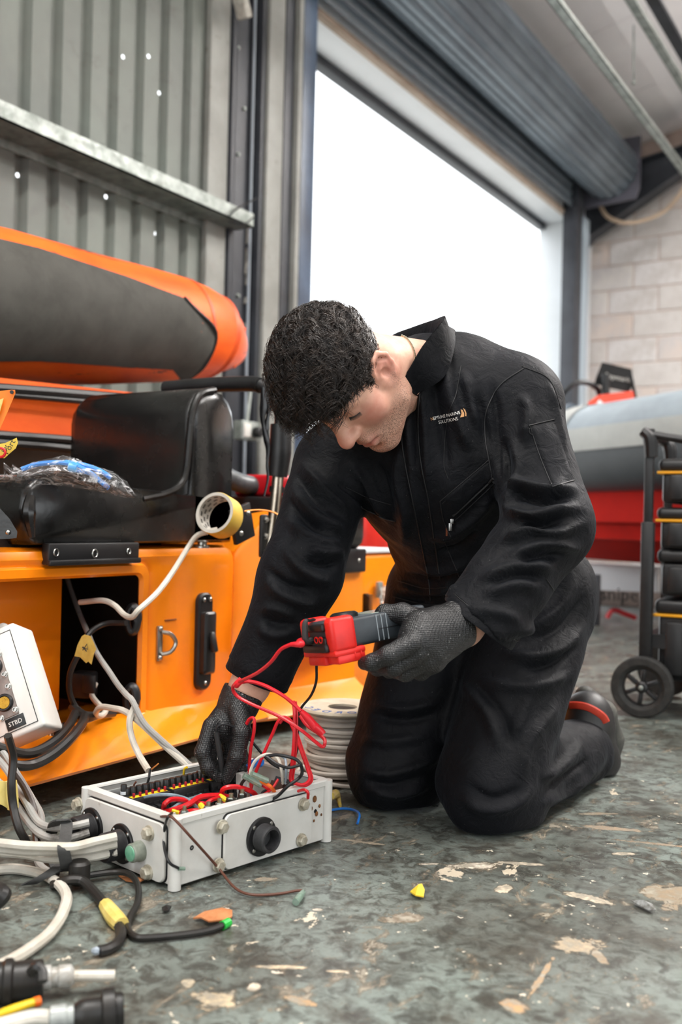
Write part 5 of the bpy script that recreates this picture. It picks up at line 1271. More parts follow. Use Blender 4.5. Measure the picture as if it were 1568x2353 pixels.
# right sleeve
fold(.009, .012, (690, 1060), (730, 1110), (770, 1150), (805, 1185)); fold(-.008, .010, (680, 1090), (720, 1140), (765, 1180)); fold(.010, .012, (670, 1120), (710, 1170), (755, 1205), (795, 1215)); fold(-.008, .009, (665, 1150), (700, 1195), (750, 1228))
fold(.010, .012, (660, 1190), (700, 1230), (745, 1250), (785, 1250)); fold(.010, .010, (790, 1270), (745, 1275), (705, 1262)); fold(-.008, .009, (785, 1290), (740, 1298), (690, 1285)); fold(.009, .012, (650, 1260), (690, 1305), (735, 1330), (765, 1330))
fold(.008, .012, (610, 1330), (650, 1365), (700, 1385), (735, 1380)); fold(-.007, .009, (612, 1310), (660, 1345), (720, 1358)); fold(.006, .011, (600, 1400), (640, 1400), (680, 1420)); fold(.005, .012, (590, 1440), (630, 1460), (680, 1450)); fold(-.005, .01, (600, 1420), (640, 1435), (685, 1435))
# trousers
fold(.009, .014, (1330, 1330), (1280, 1400), (1220, 1440), (1160, 1450)); fold(-.007, .01, (1345, 1370), (1290, 1440), (1220, 1475)); fold(.009, .014, (1350, 1430), (1290, 1490), (1220, 1510), (1150, 1500)); fold(-.007, .01, (1330, 1480), (1270, 1525), (1190, 1540)); fold(.008, .015, (1320, 1540), (1260, 1570), (1180, 1580), (1100, 1560))
fold(.008, .014, (1060, 1570), (1120, 1640), (1150, 1730)); fold(-.005, .012, (1090, 1570), (1150, 1640), (1180, 1720)); fold(.007, .015, (1290, 1620), (1220, 1700), (1190, 1790)); fold(.006, .014, (1240, 1560), (1200, 1640), (1180, 1700))
fold(.008, .012, (860, 1620), (930, 1630), (1010, 1612)); fold(-.006, .01, (850, 1640), (930, 1655), (1015, 1640)); fold(.007, .013, (830, 1700), (900, 1705), (980, 1690)); fold(.007, .011, (830, 1770), (890, 1780), (960, 1762), (1010, 1740)); fold(-.006, .009, (840, 1792), (900, 1803), (970, 1785)); fold(.007, .010, (850, 1815), (910, 1828), (990, 1805))
fold(.008, .012, (1240, 1790), (1290, 1760), (1340, 1710)); fold(-.006, .010, (1250, 1815), (1310, 1780), (1360, 1740)); fold(.007, .012, (1240, 1850), (1310, 1815), (1370, 1770)); fold(.007, .012, (1060, 1830), (1110, 1860), (1180, 1850), (1230, 1810)); fold(-.005, .01, (1070, 1800), (1130, 1835), (1200, 1815))
disp = np.zeros(len(cv))
for amp, wd, pts in FOLDS:
    P = spline([Vector((x, y, 0)) for x, y in pts], 7); Q = [hit(bv0, p.x, p.y) for p in P]; Q = [np.array(q) for q in Q if q is not None]
    if len(Q) < 2: continue
    Q = np.array(Q); lo, hi = Q.min(0) - 3 * wd, Q.max(0) + 3 * wd
    m = np.where(((cv > lo) & (cv < hi)).all(1))[0]
    if not len(m): continue
    best = np.full(len(m), 9.0); tt = np.zeros(len(m))
    for i in range(len(Q) - 1):
        a, b = Q[i], Q[i + 1]; ab = b - a
        if np.linalg.norm(ab) > .12: continue
        t = np.clip(((cv[m] - a) @ ab) / (ab @ ab + 1e-9), 0, 1); dd = np.linalg.norm(cv[m] - a - t[:, None] * ab, axis=1)
        up = dd < best; best[up] = dd[up]; tt[up] = ((i + t) / (len(Q) - 1))[up]
    disp[m] += amp * 1.6 * np.exp(-(best / (wd * .85)) ** 2) * np.clip(np.minimum(tt, 1 - tt) * 4 + .1, 0, 1)
vis = (nrm @ np.array(FWD)) < .35
cv = cv + nrm * (disp * vis)[:, None]
cv[:, 2] = np.maximum(cv[:, 2], .003)
bvc = bvh_of(cv, cf)
def cloth_material():
    m = bpy.data.materials.new('black_twill'); m.use_nodes = True; t = NT(m); p = t.n['Principled BSDF']
    v = t.coord('Object')
    base = t.mix(t.ramp(t.noise(v, 7, 5, .6), [(.35, 0), (.7, 1)]), hexc('#07080b'), hexc('#0c0d12'))
    base = t.mix(t.ramp(t.noise(v, 380, 2, .5), [(.755, 0), (.77, .7)]), base, hexc('#7d7c7a'))
    t.link(base, p.inputs['Base Color']); p.inputs['Roughness'].default_value = .66
    p.inputs['Sheen Weight'].default_value = .025; p.inputs['Sheen Roughness'].default_value = .45; p.inputs['Specular IOR Level'].default_value = .15; p.inputs['Sheen Tint'].default_value = (.75, .85, 1, 1)
    wv = t.n.new('ShaderNodeTexWave'); wv.inputs['Scale'].default_value = 260; wv.bands_direction = 'DIAGONAL'; t.link(v, wv.inputs[0])
    b1 = t.bump(t.noise(v, 34, 5, .6, .8), .55, .008); b2 = t.bump(wv.outputs['Fac'], .10, .0006, b1); t.link(b2, p.inputs['Normal'])
    return m
M_cloth = cloth_material()
person = thing('person', 'man in black coveralls and black gloves kneeling to probe the white box with a meter', 'person', (JT['kneeL'] + JT['kneeR']) / 2 * 1 + V(0, 0, 0))
person.location.z = 0; OFF[person.name] = Vector(person.location)
cover = mesh_obj('coverall', cv, cf, M_cloth, person)
# ---- head, neck and body under the clothes: one skin mesh
hx = RIGHT * -.68 + UPV * -.09 + FWD * .728      # to his right
hyv = RIGHT * -.216 + UPV * -.923 - FWD * .317   # where the face points
hzv = RIGHT * -.701 + UPV * .373 - FWD * .608    # crown
HR = frame(y=hyv, z=hzv); HX, HY, HZ = (HR.col[i].copy() for i in range(3))
if HX.dot(hx) < 0: HX = -HX
HO = W(813, 866, 1.70)
def HP(x, y, z): return HO + HX * x + HY * y + HZ * z
def HI(v): q = np.array(v) - np.array(HO); return np.stack([q @ np.array(a) for a in (HX, HY, HZ)], -1)
HRm = np.array(Matrix((HX, HY, HZ)).transposed())
def tilt(rx=0, ry=0, rz=0): return HRm @ np.array(Matrix.Rotation(rz, 3, 'Z') @ Matrix.Rotation(ry, 3, 'Y') @ Matrix.Rotation(rx, 3, 'X'))
hc = np.array(HP(0, .0, -.02)); hh = .0027
head = SDF(hc - .2, hc + .2, hh)
neck_b = W(985, 868, 1.83)
head.ell(HP(0, .002, .054), HRm, (.074, .086, .084), .02)
head.ell(HP(0, .038, .045), HRm, (.062, .055, .055), .02)
head.cone(HP(0, .036, .015), HP(0, .048, -.07), .058, .040, .025)
for s in (-1, 1):
    head.ell(HP(s * .040, .050, -.020), HRm, (.027, .027, .030), .022)
    head.cone(HP(s * .056, .008, -.030), HP(s * .050, .018, -.062), .020, .018, .02)
    head.cone(HP(s * .050, .018, -.062), HP(s * .016, .070, -.098), .018, .017, .022)
    head.ell(HP(s * .030, .074, .036), tilt(0, s * .2, 0), (.026, .013, .009), .012)
    head.ell(HP(s * .032, .098, .016), HRm, (.019, .016, .013), .010, mode='cut')
    head.ell(HP(s * .031, .0755, .015), HRm, (.0165, .0125, .0125), .004)
    head.cone(HP(s * .046, .066, .016), HP(s * .016, .083, .013), .0028, .0028, .003)
head.ell(HP(0, .074, -.098), HRm, (.024, .020, .018), .015)
head.cone(HP(0, .084, .034), HP(0, .108, -.010), .0105, .0120, .014)
head.ell(HP(0, .113, -.019), HRm, (.0145, .0145, .0135), .010)
for s in (-1, 1):
    head.ell(HP(s * .0135, .098, -.022), HRm, (.0085, .0125, .0095), .007)
    head.ell(HP(s * .0075, .107, -.0315), HRm, (.0042, .0065, .004), .003, mode='cut')
head.cone(HP(0, .086, -.034), HP(0, .088, -.045), .012, .014, .012)
for a, b, r0, r1 in (((-.026, .080, -.063), (-.010, .094, -.0555), .0042, .0058), ((-.010, .094, -.0555), (0, .0955, -.0570), .0058, .0052), ((0, .0955, -.0570), (.010, .094, -.0555), .0052, .0058), ((.010, .094, -.0555), (.026, .080, -.063), .0058, .0042),
                     ((-.025, .080, -.0655), (-.009, .091, -.0705), .0045, .0072), ((-.009, .091, -.0705), (.009, .091, -.0705), .0072, .0072), ((.009, .091, -.0705), (.025, .080, -.0655), .0072, .0045)):
    head.cone(HP(*a), HP(*b), r0, r1, .005)
for a, b in (((-.029, .080, -.0645), (-.010, .0975, -.0625)), ((-.010, .0975, -.0625), (.010, .0975, -.0625)), ((.010, .0975, -.0625), (.029, .080, -.0645))): head.cone(HP(*a), HP(*b), .0016, .0022, .002, mode='cut')
head.ell(HP(0, .096, -.084), HRm, (.02, .008, .005), .006, mode='cut')
# neck and throat down into the collar
head.cone(HP(0, -.03, -.02), neck_b, .060, .066, .03)
head.cone(HP(0, .02, -.06), neck_b - facing * .005, .045, .048, .03)
head.cone(HP(-.05, -.03, -.02), W(985, 858, 1.82), .028, .03, .03)
# ears
for s in (-1, 1):
    E0 = lambda x, y, z: HP(s * (.063 + x), .014 + y, z - .004)
    head.cone(E0(0, .004, -.004), E0(.006, -.010, .012), .012, .012, .01)
    head.ell(E0(.010, -.012, .006), tilt(-.25, 0, s * .45), (.0045, .019, .031), .005)
    hel = [(.004, .008, .012), (.010, .006, .028), (.016, -.008, .0375), (.020, -.024, .034), (.021, -.031, .018), (.018, -.027, .000), (.013, -.016, -.017), (.007, -.004, -.027), (.003, .003, -.022)]
    for a, b in zip(hel[:-1], hel[1:]): head.cone(E0(*a), E0(*b), .0048, .0048, .004)
    ah = [(.014, -.014, .024), (.017, -.021, .012), (.014, -.015, -.004)]
    for a, b in zip(ah[:-1], ah[1:]): head.cone(E0(*a), E0(*b), .0036, .0036, .004)
    head.ell(E0(.016, -.006, .002), tilt(-.2, 0, s * .4), (.006, .008, .011), .003, mode='cut')
    head.ell(E0(.004, .006, .0), HRm, (.005, .004, .006), .004)
hv, hf = head.mesh(); hv = lap_smooth(hv, hf, 1, .4)
# the hidden body inside the clothes, joined into the same skin mesh
inner = SDF(pmin, pmax, .012)
inner.cone(JT['pelvis'], JT['waist'], .13, .125, .03, fl); inner.cone(JT['waist'], JT['chest'], .13, .14, .04, fl); inner.cone(JT['chest'], W(985, 900, 1.85), .13, .07, .04, fl)
inner.cone(JT['chest'], JT['shL'], .08, .055, .03); inner.cone(JT['chest'], JT['shR'], .08, .05, .03)
for a, b, r0, r1 in (('hipL', 'kneeL', .085, .055), ('hipR', 'kneeR', .085, .055), ('kneeL', 'ankL', .055, .04), ('kneeR', 'ankR', .055, .04)): inner.cone(JT[a], JT[b], r0, r1, .02)
wrL = W(1042, 1448, 1.562); wrR = W(553, 1612, 1.757)
inner.cone(JT['shL'], JT['elL'], .05, .042, .02); inner.cone(JT['shR'], JT['elR'], .05, .042, .02)
iv, if_ = inner.mesh()
fore = SDF(np.minimum(np.array(JT['elL']), np.array(wrL)) - .09, np.maximum(np.array(JT['elL']), np.array(wrL)) + .09, .004)
fore.cone(JT['elL'], W(1062, 1437, 1.572), .043, .031, .02); fore.cone(W(1062, 1437, 1.572), wrL, .031, .029, .02, (facing, .85))
f1v, f1f = fore.mesh()
fore = SDF(np.minimum(np.array(JT['elR']), np.array(wrR)) - .09, np.maximum(np.array(JT['elR']), np.array(wrR)) + .09, .004)
fore.cone(JT['elR'], W(575, 1575, 1.762), .043, .032, .02); fore.cone(W(575, 1575, 1.762), wrR, .032, .029, .02, (facing, .85))
f2v, f2f = fore.mesh()
av = np.concatenate([hv, iv, f1v, f2v]); af = np.concatenate([hf, if_ + len(hv), f1f + len(hv) + len(iv), f2f + len(hv) + len(iv) + len(f1v)])
# skin tone stored per vertex: flush of cheeks, nose and ears, lips, stubble on the jaw
L = HI(av); g = lambda c, r: np.exp(-(((L - np.array(c)) / np.array(r)) ** 2).sum(1))
flush = np.clip(1.0 * g((-.046, .060, -.018), (.024, .03, .028)) + 1.0 * g((.046, .060, -.018), (.024, .03, .028)) + .75 * g((0, .116, -.02), (.02, .02, .02)) + .8 * g((-.082, -.003, .002), (.02, .03, .035)) + .35 * g((0, .07, -.1), (.03, .03, .02)), 0, 1)
lips = np.clip(1.5 * g((0, .092, -.063), (.022, .012, .011)), 0, 1)
stub = np.clip(np.clip((-.035 - L[:, 2]) / .025, 0, 1) * np.clip((L[:, 1] + .02) / .03, 0, 1) * np.clip((.12 + L[:, 2]) / .015, 0, 1) + .6 * g((0, .09, -.043), (.03, .02, .008)) + np.clip(1 - np.abs(L[:, 1] - .004) / .02, 0, 1) * np.clip(1 - np.abs(L[:, 2] + .03) / .03, 0, 1), 0, 1) * (1 - lips)
inhead = (np.abs(L) < .15).all(1); flush *= inhead; lips *= inhead; stub *= inhead
def skin_material():
    m = bpy.data.materials.new('skin'); m.use_nodes = True; t = NT(m); p = t.n['Principled BSDF']
    v = t.coord('Object'); at = t.n.new('ShaderNodeAttribute'); at.attribute_name = 'tone'
    sp = t.n.new('ShaderNodeSeparateColor'); t.link(at.outputs['Color'], sp.inputs[0])
    n = t.noise(v, 45, 5, .65)
    base = t.mix(t.ramp(n, [(.35, 0), (.7, 1)]), hexc('#e0b29b'), hexc('#d29c84'))
    fl_ = t.math('MULTIPLY', sp.outputs[0], t.ramp(t.noise(v, 70, 4, .6), [(.25, .65), (.7, 1.0)]))
    base = t.mix(t.math('MULTIPLY', fl_, .68), base, hexc('#c2584f'))
    base = t.mix(t.math('MULTIPLY', sp.outputs[1], .7), base, hexc('#b2605a'))
    st = t.math('MULTIPLY', sp.outputs[2], t.ramp(t.noise(v, 700, 2, .5), [(.45, .12), (.62, .85)]))
    base = t.mix(st, base, hexc('#5d4238'))
    mole = t.ramp(t.noise(v, 95, 1, .3), [(.80, 0), (.815, .8)]); base = t.mix(mole, base, hexc('#5a3426'))
    t.link(base, p.inputs['Base Color']); p.inputs['Roughness'].default_value = .48
    p.inputs['Subsurface Weight'].default_value = .12; p.inputs['Subsurface Radius'].default_value = (.01, .004, .002); p.inputs['Subsurface Scale'].default_value = .6
    t.link(t.bump(t.noise(v, 420, 3, .6), .12, .0008), p.inputs['Normal'])
    return m
M_skin = skin_material()
skin = mesh_obj('body', av, af, M_skin, person)
ca = skin.data.color_attributes.new('tone', 'FLOAT_COLOR', 'POINT')
ca.data.foreach_set('color', np.stack([flush, lips, stub, np.ones(len(av))], 1).astype(np.float32).ravel())

# ---- hair: a cap plus thousands of curled locks as real strands
M_hair = pm('dark_brown_hair', '#1c1512', '#33271f', vs=60, rough=.30, spec=.6)
def hairline(l):
    """>0 where hair grows, l = head-local points"""
    x, y, z = l[:, 0], l[:, 1], l[:, 2]
    front = z - (.058 + .0 * y) - np.clip((y - .06) * .1, 0, 1)
    side = z - np.interp(y, [-.12, -.08, -.035, -.008, .016, .028, .036, .05, .08], [-.055, -.06, -.045, .026, .030, -.014, .006, .048, .068])
    return side
cap = SDF(hc - .16 + np.array(HZ) * .04, hc + .18 + np.array(HZ) * .04, .0045)
cap.ell(HP(0, .002, .058), HRm, (.079, .089, .096), .01); cap.ell(HP(0, .035, .055), HRm, (.067, .060, .066), .02)
kv, kf = cap.mesh(); kl = HI(kv)
keep = hairline(kl) > 0; fm = keep[kf].all(1); kf2 = kf[fm]
used_ = np.unique(kf2); remap = np.full(len(kv), -1); remap[used_] = np.arange(len(used_))
kn = vnormals(kv, kf)
rr_ = np.random.default_rng(11)
kvd = kv + kn * (rr_.random(len(kv)) * .003)[:, None]
cap_o = mesh_obj('hair', kvd[used_], remap[kf2], M_hair, person)
cand = used_
Vs = []; Fs = []; base_i = 0
grav = np.array([0, 0, -1.0])
def add_strands(root, nr, l, count, length, rad, wid, seed):
    global base_i
    r = np.random.default_rng(seed)
    hl = np.array(l)
    # growth direction: away from the crown, forward over the brow, pulled down
    tang = np.array(HY) * (.55 + 3.5 * hl[1]) + np.array(HX) * (hl[0] * 7) + np.array(HZ) * (-.25 if hl[2] < .09 else .1)
    tang = tang - nr * (tang @ nr)
    d0 = nr * .55 + tang * .75; d0 /= np.linalg.norm(d0)
    a = np.cross(d0, nr + .01); a /= np.linalg.norm(a) + 1e-9; b = np.cross(d0, a)
    ph = r.uniform(0, 6.28); tw = r.choice([-1, 1]) * r.uniform(7.5, 12.0); N = 14
    for c in range(count):
        off = (a * r.normal(0, wid) + b * r.normal(0, wid)); ln = length * r.uniform(.75, 1.15); p2 = ph + r.normal(0, .28)
        t = np.linspace(0, 1, N)[:, None]
        path = root + off + d0 * (ln * .80 * t) + grav * (ln * .42 * t ** 2) - nr * (ln * .33 * t ** 2)
        hr_ = rad * np.clip(t * 2.2, 0, 1) * r.uniform(.8, 1.2)
        path = path + (a * np.cos(p2 + tw * t) + b * np.sin(p2 + tw * t)) * hr_ - (a * math.cos(p2) + b * math.sin(p2)) * hr_ * .4
        w = (.00065 * (1 - .75 * t ** 2)); T = np.gradient(path, axis=0); T /= np.linalg.norm(T, axis=1, keepdims=True) + 1e-9
        s1 = np.cross(T, nr); s1 /= np.linalg.norm(s1, axis=1, keepdims=True) + 1e-9; s2 = np.cross(T, s1)
        for k in range(3):
            an = 2 * PI * k / 3; Vs.append(path + (s1 * math.cos(an) + s2 * math.sin(an)) * w)
        idx = base_i + np.arange(N - 1)
        for k in range(3):
            k2 = (k + 1) % 3; Fs.append(np.stack([idx + k * N, idx + k2 * N, idx + k2 * N + 1, idx + k * N + 1], 1))
        base_i += 3 * N
pick = rr_.choice(cand, min(1500, len(cand)), replace=False)
for i, vi in enumerate(pick):
    l = kl[vi]; top = np.clip((l[2] - .03) / .07, 0, 1); frontness = np.clip((l[1] - .0) / .07, 0, 1)
    length = .018 + .028 * top + .012 * frontness * top; rad = .0028 + .0048 * top
    add_strands(kv[vi] - kn[vi] * .003, kn[vi], l, 6 if top > .3 else 5, length, rad, .0017, 1000 + i)
# longer loose curls on the crown and over the brow
tops = [vi for vi in cand if kl[vi][2] > .075 or (kl[vi][1] > .05 and kl[vi][2] > .072)]
for i, vi in enumerate(rr_.choice(tops, min(560, len(tops)), replace=False)):
    l = kl[vi]; fr_ = np.clip(l[1] / .07, 0, 1)
    add_strands(kv[vi] - kn[vi] * .002, kn[vi], l, 5, .052 + .010 * fr_, .0092 + .002 * fr_, .0010, 9000 + i)
sv = np.concatenate(Vs); sf = np.concatenate(Fs)
o = mesh_obj('hair_strands', sv, sf, M_hair, cap_o); o['kind'] = 'stuff'
# eyebrows and lashes, short strands on the brow
Vs = []; Fs = []; base_i = 0
bvh_h = bvh_of(hv, hf)
def on_head(x, y, z, off=.0006):
    p = HP(x, y, z); q, n, i, d = bvh_h.find_nearest(p); n = n if n.dot(p - HO) > 0 or True else -n
    c = HP(0, .0, .02)
    if n.dot(q - c) < 0: n = -n
    return np.array(q + n * off), np.array(n)
for s in (-1, 1):
    for i in range(170):
        t = rr_.random(); x = s * (.012 + .040 * t); z = .040 + .007 * math.sin(t * 2.4) - .012 * max(0, t - .6) + rr_.normal(0, .0018)
        p, n = on_head(x, .10 - .030 * t, z); d = np.array(HX) * s * .9 + np.array(HZ) * (.5 - .9 * t) + n * .25; d /= np.linalg.norm(d)
        T = np.linspace(0, 1, 4)[:, None]; path = p + d * .0075 * T; w = .0004 * (1 - .7 * T); s1 = np.cross(d, n); s1 /= np.linalg.norm(s1)
        for k in range(3):
            an = 2 * PI * k / 3; Vs.append(path + (s1 * math.cos(an) + n * math.sin(an)) * w)
        idx = base_i + np.arange(3)
        for k in range(3): k2 = (k + 1) % 3; Fs.append(np.stack([idx + k * 4, idx + k2 * 4, idx + k2 * 4 + 1, idx + k * 4 + 1], 1))
        base_i += 12
    for i in range(46):
        t = .3 + .7 * i / 45; p, n = on_head(s * (.016 + .031 * t), .10 - .02 * t, .0065 + .003 * math.sin(t * 3.1)); d = np.array(HY) * .5 - np.array(HZ) * .75 + np.array(HX) * s * .5 * (t - .3); d /= np.linalg.norm(d)
        T = np.linspace(0, 1, 4)[:, None]; path = p + d * .0065 * T; w = .00036 * (1 - .7 * T); s1 = np.cross(d, n); s1 /= np.linalg.norm(s1)
        for k in range(3):
            an = 2 * PI * k / 3; Vs.append(path + (s1 * math.cos(an) + n * math.sin(an)) * w)
        idx = base_i + np.arange(3)
        for k in range(3): k2 = (k + 1) % 3; Fs.append(np.stack([idx + k * 4, idx + k2 * 4, idx + k2 * 4 + 1, idx + k * 4 + 1], 1))
        base_i += 12
o = mesh_obj('brows_and_lashes', np.concatenate(Vs), np.concatenate(Fs), M_hair, person); o['kind'] = 'stuff'
# eyelid lines and lip line need no paint: they are creases in the mesh
# ---- collar
def ribbon(rows, th, name, mat, parent, sub=6):
    """thick cloth: rows of matching 3-D stations -> smooth surface with thickness"""
    rs = [spline(r, sub) for r in rows]
    n = len(rs[0]); m = len(rs); top = []; bot = []
    for i in range(m):
        a = []; b = []
        for j in range(n):
            du = rs[min(i + 1, m - 1)][j] - rs[max(i - 1, 0)][j]; dv = rs[i][min(j + 1, n - 1)] - rs[i][max(j - 1, 0)]
            nn = du.cross(dv).normalized() * th / 2; a.append(rs[i][j] + nn); b.append(rs[i][j] - nn)
        top.append(a); bot.append(b)
    mb = MB(); mb.loft(top, False, False); mb.loft(bot, False, False)
    for k in (0, m - 1): mb.loft([top[k], bot[k]], False, False)
    mb.loft([[r[0] for r in top], [r[0] for r in bot]], False, False); mb.loft([[r[-1] for r in top], [r[-1] for r in bot]], False, False)
    return mb.build(name, mat, parent, angle=50)
low = [W(922, 888, 1.715), W(942, 868, 1.72), W(966, 842, 1.735), W(995, 818, 1.775), W(1000, 812, 1.84), W(950, 800, 1.90), W(905, 812, 1.93), W(870, 840, 1.92)]
top_ = [W(918, 884, 1.69), W(940, 852, 1.69), W(970, 800, 1.70), W(1018, 738, 1.735), W(992, 745, 1.85), W(945, 760, 1.91), W(900, 778, 1.94), W(862, 815, 1.93)]
top2 = [p + V(0, 0, .002) + (p - W(930, 850, 1.82)).normalized() * .006 for p in top_]
fall = [W(930, 905, 1.682), W(955, 884, 1.690), W(992, 850, 1.70), W(1045, 782, 1.735), W(1040, 780, 1.87), W(975, 785, 1.94), W(905, 800, 1.965), W(860, 850, 1.95)]
for i_ in range(5):
    q_, n_q, ii_, dd_ = bvc.find_nearest(fall[i_])
    if n_q.dot(q_ - JT['chest']) < 0: n_q = -n_q
    fall[i_] = q_ + n_q * .005
collar = ribbon([low, [a.lerp(b, .6) for a, b in zip(low, top_)], top_, top2, [a.lerp(b, .5) for a, b in zip(top2, fall)], fall], .0022, 'collar', M_cloth, person)
# ---- seams, plackets and pockets sewn onto the cloth
M_thread = pm('black_thread', '#0b0b0d', '#18181b', vs=200, rough=.6)
def seam(pts, r=.0011, name='seam', mat=None, off=.0006, parent=None, sub=6):
    P = spline([Vector((x, y, 0)) for x, y in pts], sub) if len(pts) > 2 else [Vector((pts[0][0] + (pts[1][0] - pts[0][0]) * k / 8, pts[0][1] + (pts[1][1] - pts[0][1]) * k / 8, 0)) for k in range(9)]
    Q = [hit(bvc, p.x, p.y, off) for p in P]; Q = [q for q in Q if q is not None]
    R_ = [Q[0]]
    for q in Q[1:]:
        if (q - R_[-1]).length < .06: R_.append(q)
    if len(R_) < 2: return None
    return MB().tube(R_, r, 6, 0).build(name, mat or M_thread, parent or cover)
def patch(outline, name, mat, off=.0035, parent=None, n=10):
    """a flat pocket: outline quad in the picture laid over the cloth"""
    (a, b, c, d) = [Vector((x, y, 0)) for x, y in outline]
    rows = []
    for i in range(n + 1):
        row = []
        for k in range(n + 1):
            p = a.lerp(b, k / n).lerp(d.lerp(c, k / n), i / n); e = 0 if (i in (0, n) or k in (0, n)) else 1
            q = hit(bvc, p.x, p.y, -.002 if not e else off)
            if q is None: return None
            row.append(q)
        rows.append(row)
    return MB().loft(rows, False, False).build(name, mat, parent or cover, angle=60)
patch([(1212, 975), (1275, 962), (1322, 1105), (1268, 1120)], 'sleeve_pocket', M_cloth)
seam([(1216, 985), (1220, 998), (1250, 1000)]); seam([(1218, 980), (1242, 1050), (1270, 1118)], .0012); seam([(1270, 1118), (1320, 1104)]); seam([(1215, 978), (1275, 964)]); seam([(1216, 985), (1276, 971)], .0007)
seam([(1205, 846), (1150, 885), (1120, 940), (1115, 1000), (1125, 1060), (1135, 1110)], .0013); seam([(1200, 842), (1262, 872), (1290, 940)], .0008)
patch([(1012, 1150), (1125, 1055), (1140, 1095), (1040, 1192)], 'chest_pocket', M_cloth, .0025)
seam([(1012, 1152), (1125, 1056)], .001); seam([(1016, 1158), (1127, 1062)], .0007); seam([(1012, 1152), (1020, 1195), (1040, 1240)], .001)
M_zip = pm('zip_metal', '#9a9a98', rough=.3, metal=1.0)
seam([(1042, 1185), (1135, 1100)], .0024, 'zip_tape', pm('zip_tape', '#0e0e10', rough=.7), .001); seam([(1046, 1196), (1138, 1110)], .0009)
zp = hit(bvc, 1040, 1195, .004)
if zp:
    zr = frame(x=RIGHT, y=UPV * .95 + RIGHT * .3); mb = MB(); mb.box(zp, (.006, .009, .003), zr, .001); mb.box(zp - UPV * .010 - RIGHT * .003, (.0055, .014, .0016), zr, .0006); mb.build('zip_puller', M_zip, cover)
mb = MB(); mb.box(hit(bvc, 1028, 1222, .0015), (.0032, .015, .001), frame(x=RIGHT, y=UPV * .95 - RIGHT * .3)); mb.build('orange_tab', pm('orange_thread', '#6b3418', rough=.8), cover)
# front placket
for pts in ([(930, 890), (925, 960), (926, 1030), (945, 1130), (965, 1230), (985, 1330), (990, 1380)], [(965, 905), (962, 980), (968, 1060), (985, 1150), (1000, 1250), (1012, 1330)]): seam(pts, .0013)
seam([(915, 1335), (980, 1352), (1050, 1345), (1085, 1330)], .001); seam([(905, 1372), (980, 1390), (1030, 1385)], .001); seam([(1020, 1240), (1050, 1310), (1062, 1345)], .0009)
seam([(795, 1120), (850, 1145), (900, 1160)], .0009); seam([(830, 1165), (880, 1190), (910, 1198)], .0016)
seam([(1060, 840), (1050, 900), (1030, 960), (1020, 1060), (1030, 1100)], .0007)
# cuffs: an open hemmed band closing each sleeve
for c, n_, d, r in ((cL - dL * .008, nL, dL, .0655), (cR, dR, dR, .0585)):
    x, y, z = orth(n_); N_ = 48
    def ring_(o, rr): return [c + d * o + (x * math.cos(2 * PI * k / N_) + y * math.sin(2 * PI * k / N_)) * (rr + .0012 * math.sin(3 * 2 * PI * k / N_ + 1)) for k in range(N_)]
    cu_ = MB().loft([ring_(-.055, r - .006), ring_(-.03, r + .0012), ring_(-.0215, r + .0022), ring_(-.0205, r + .0008), ring_(-.002, r + .0012), ring_(0, r), ring_(-.001, r - .003), ring_(-.02, r - .004), ring_(-.03, r * .55)], True, False).build('cuff', M_cloth, cover, angle=60)
    MB().tube(ring_(-.0195, r + .0014), .0007, 5, 0, closed=True).build('cuff_stitch', M_thread, cu_)
# trouser seams
seam([(1330, 1290), (1350, 1360), (1340, 1450), (1310, 1560), (1280, 1680), (1262, 1760)], .0009); seam([(1255, 1330), (1290, 1380), (1320, 1410)], .0009)
# ---- embroidered chest logo, thread laid on the cloth
def project_text(txt, px, py, size, ang, mat, name, sx=.80):
    mb = MB(); text_mesh(mb, txt, (0, 0, 0), (1, 0, 0), (0, 1, 0), size, 0, 'LEFT')
    ca_, sa_ = math.cos(ang), math.sin(ang); V2 = []
    for v in mb.v:
        v = Vector((v.x * sx, v.y, 0)); x = px + v.x * ca_ + v.y * sa_; y = py + v.x * sa_ * 1 - v.y * ca_
        q = hit(bvc, x, y, .0012); V2.append(q if q is not None else W(x, y, 1.75))
    mb.v = V2; return mb.build(name, mat, cover, smooth=False)
M_emb = pm('white_embroidery', '#d9d6d2', rough=.7); M_embo = pm('gold_embroidery', '#b98a5c', rough=.6)
project_text('EPTUNE MARINE', 996, 965.5, 10.6, -.225, M_emb, 'logo_lettering'); project_text('N', 990, 967, 10.4, -.225, M_embo, 'logo_initial')
project_text('SOLUTIONS', 1008, 974.5, 10.8, -.2, M_emb, 'logo_lettering')
def blade(pts, mat, name):
    Q = [hit(bvc, x, y, .0014) for x, y in pts]
    if all(q is not None for q in Q): MB().add(Q, [tuple(range(len(Q)))]).build(name, mat, cover, smooth=False)
blade([(1058, 941), (1063, 943), (1066, 950), (1066, 958), (1057, 960), (1060, 951)], M_embo, 'logo_sail'); blade([(1064, 938), (1070, 942), (1073, 950), (1072, 957), (1069, 957), (1069, 950)], M_embo, 'logo_sail')
# ---- necklace chain
ch = [W(918, 797, 1.765), W(930, 806, 1.735), W(938, 820, 1.715), W(944, 838, 1.70)]
Q = []
for p in spline(ch, 10):
    q, n_, i_, d_ = bvh_h.find_nearest(p); 
    if n_.dot(CAMLOC - q) < 0: n_ = -n_
    Q.append(q + n_ * .0018)
mb = MB()
for i, q in enumerate(Q[::1]): mb.ball(q, (.0016, .0016, .0022), None, 6, 5)
o = mb.build('chain', pm('silver_chain', '#c9bfa6', rough=.2, metal=1.0), person); o['kind'] = 'stuff'

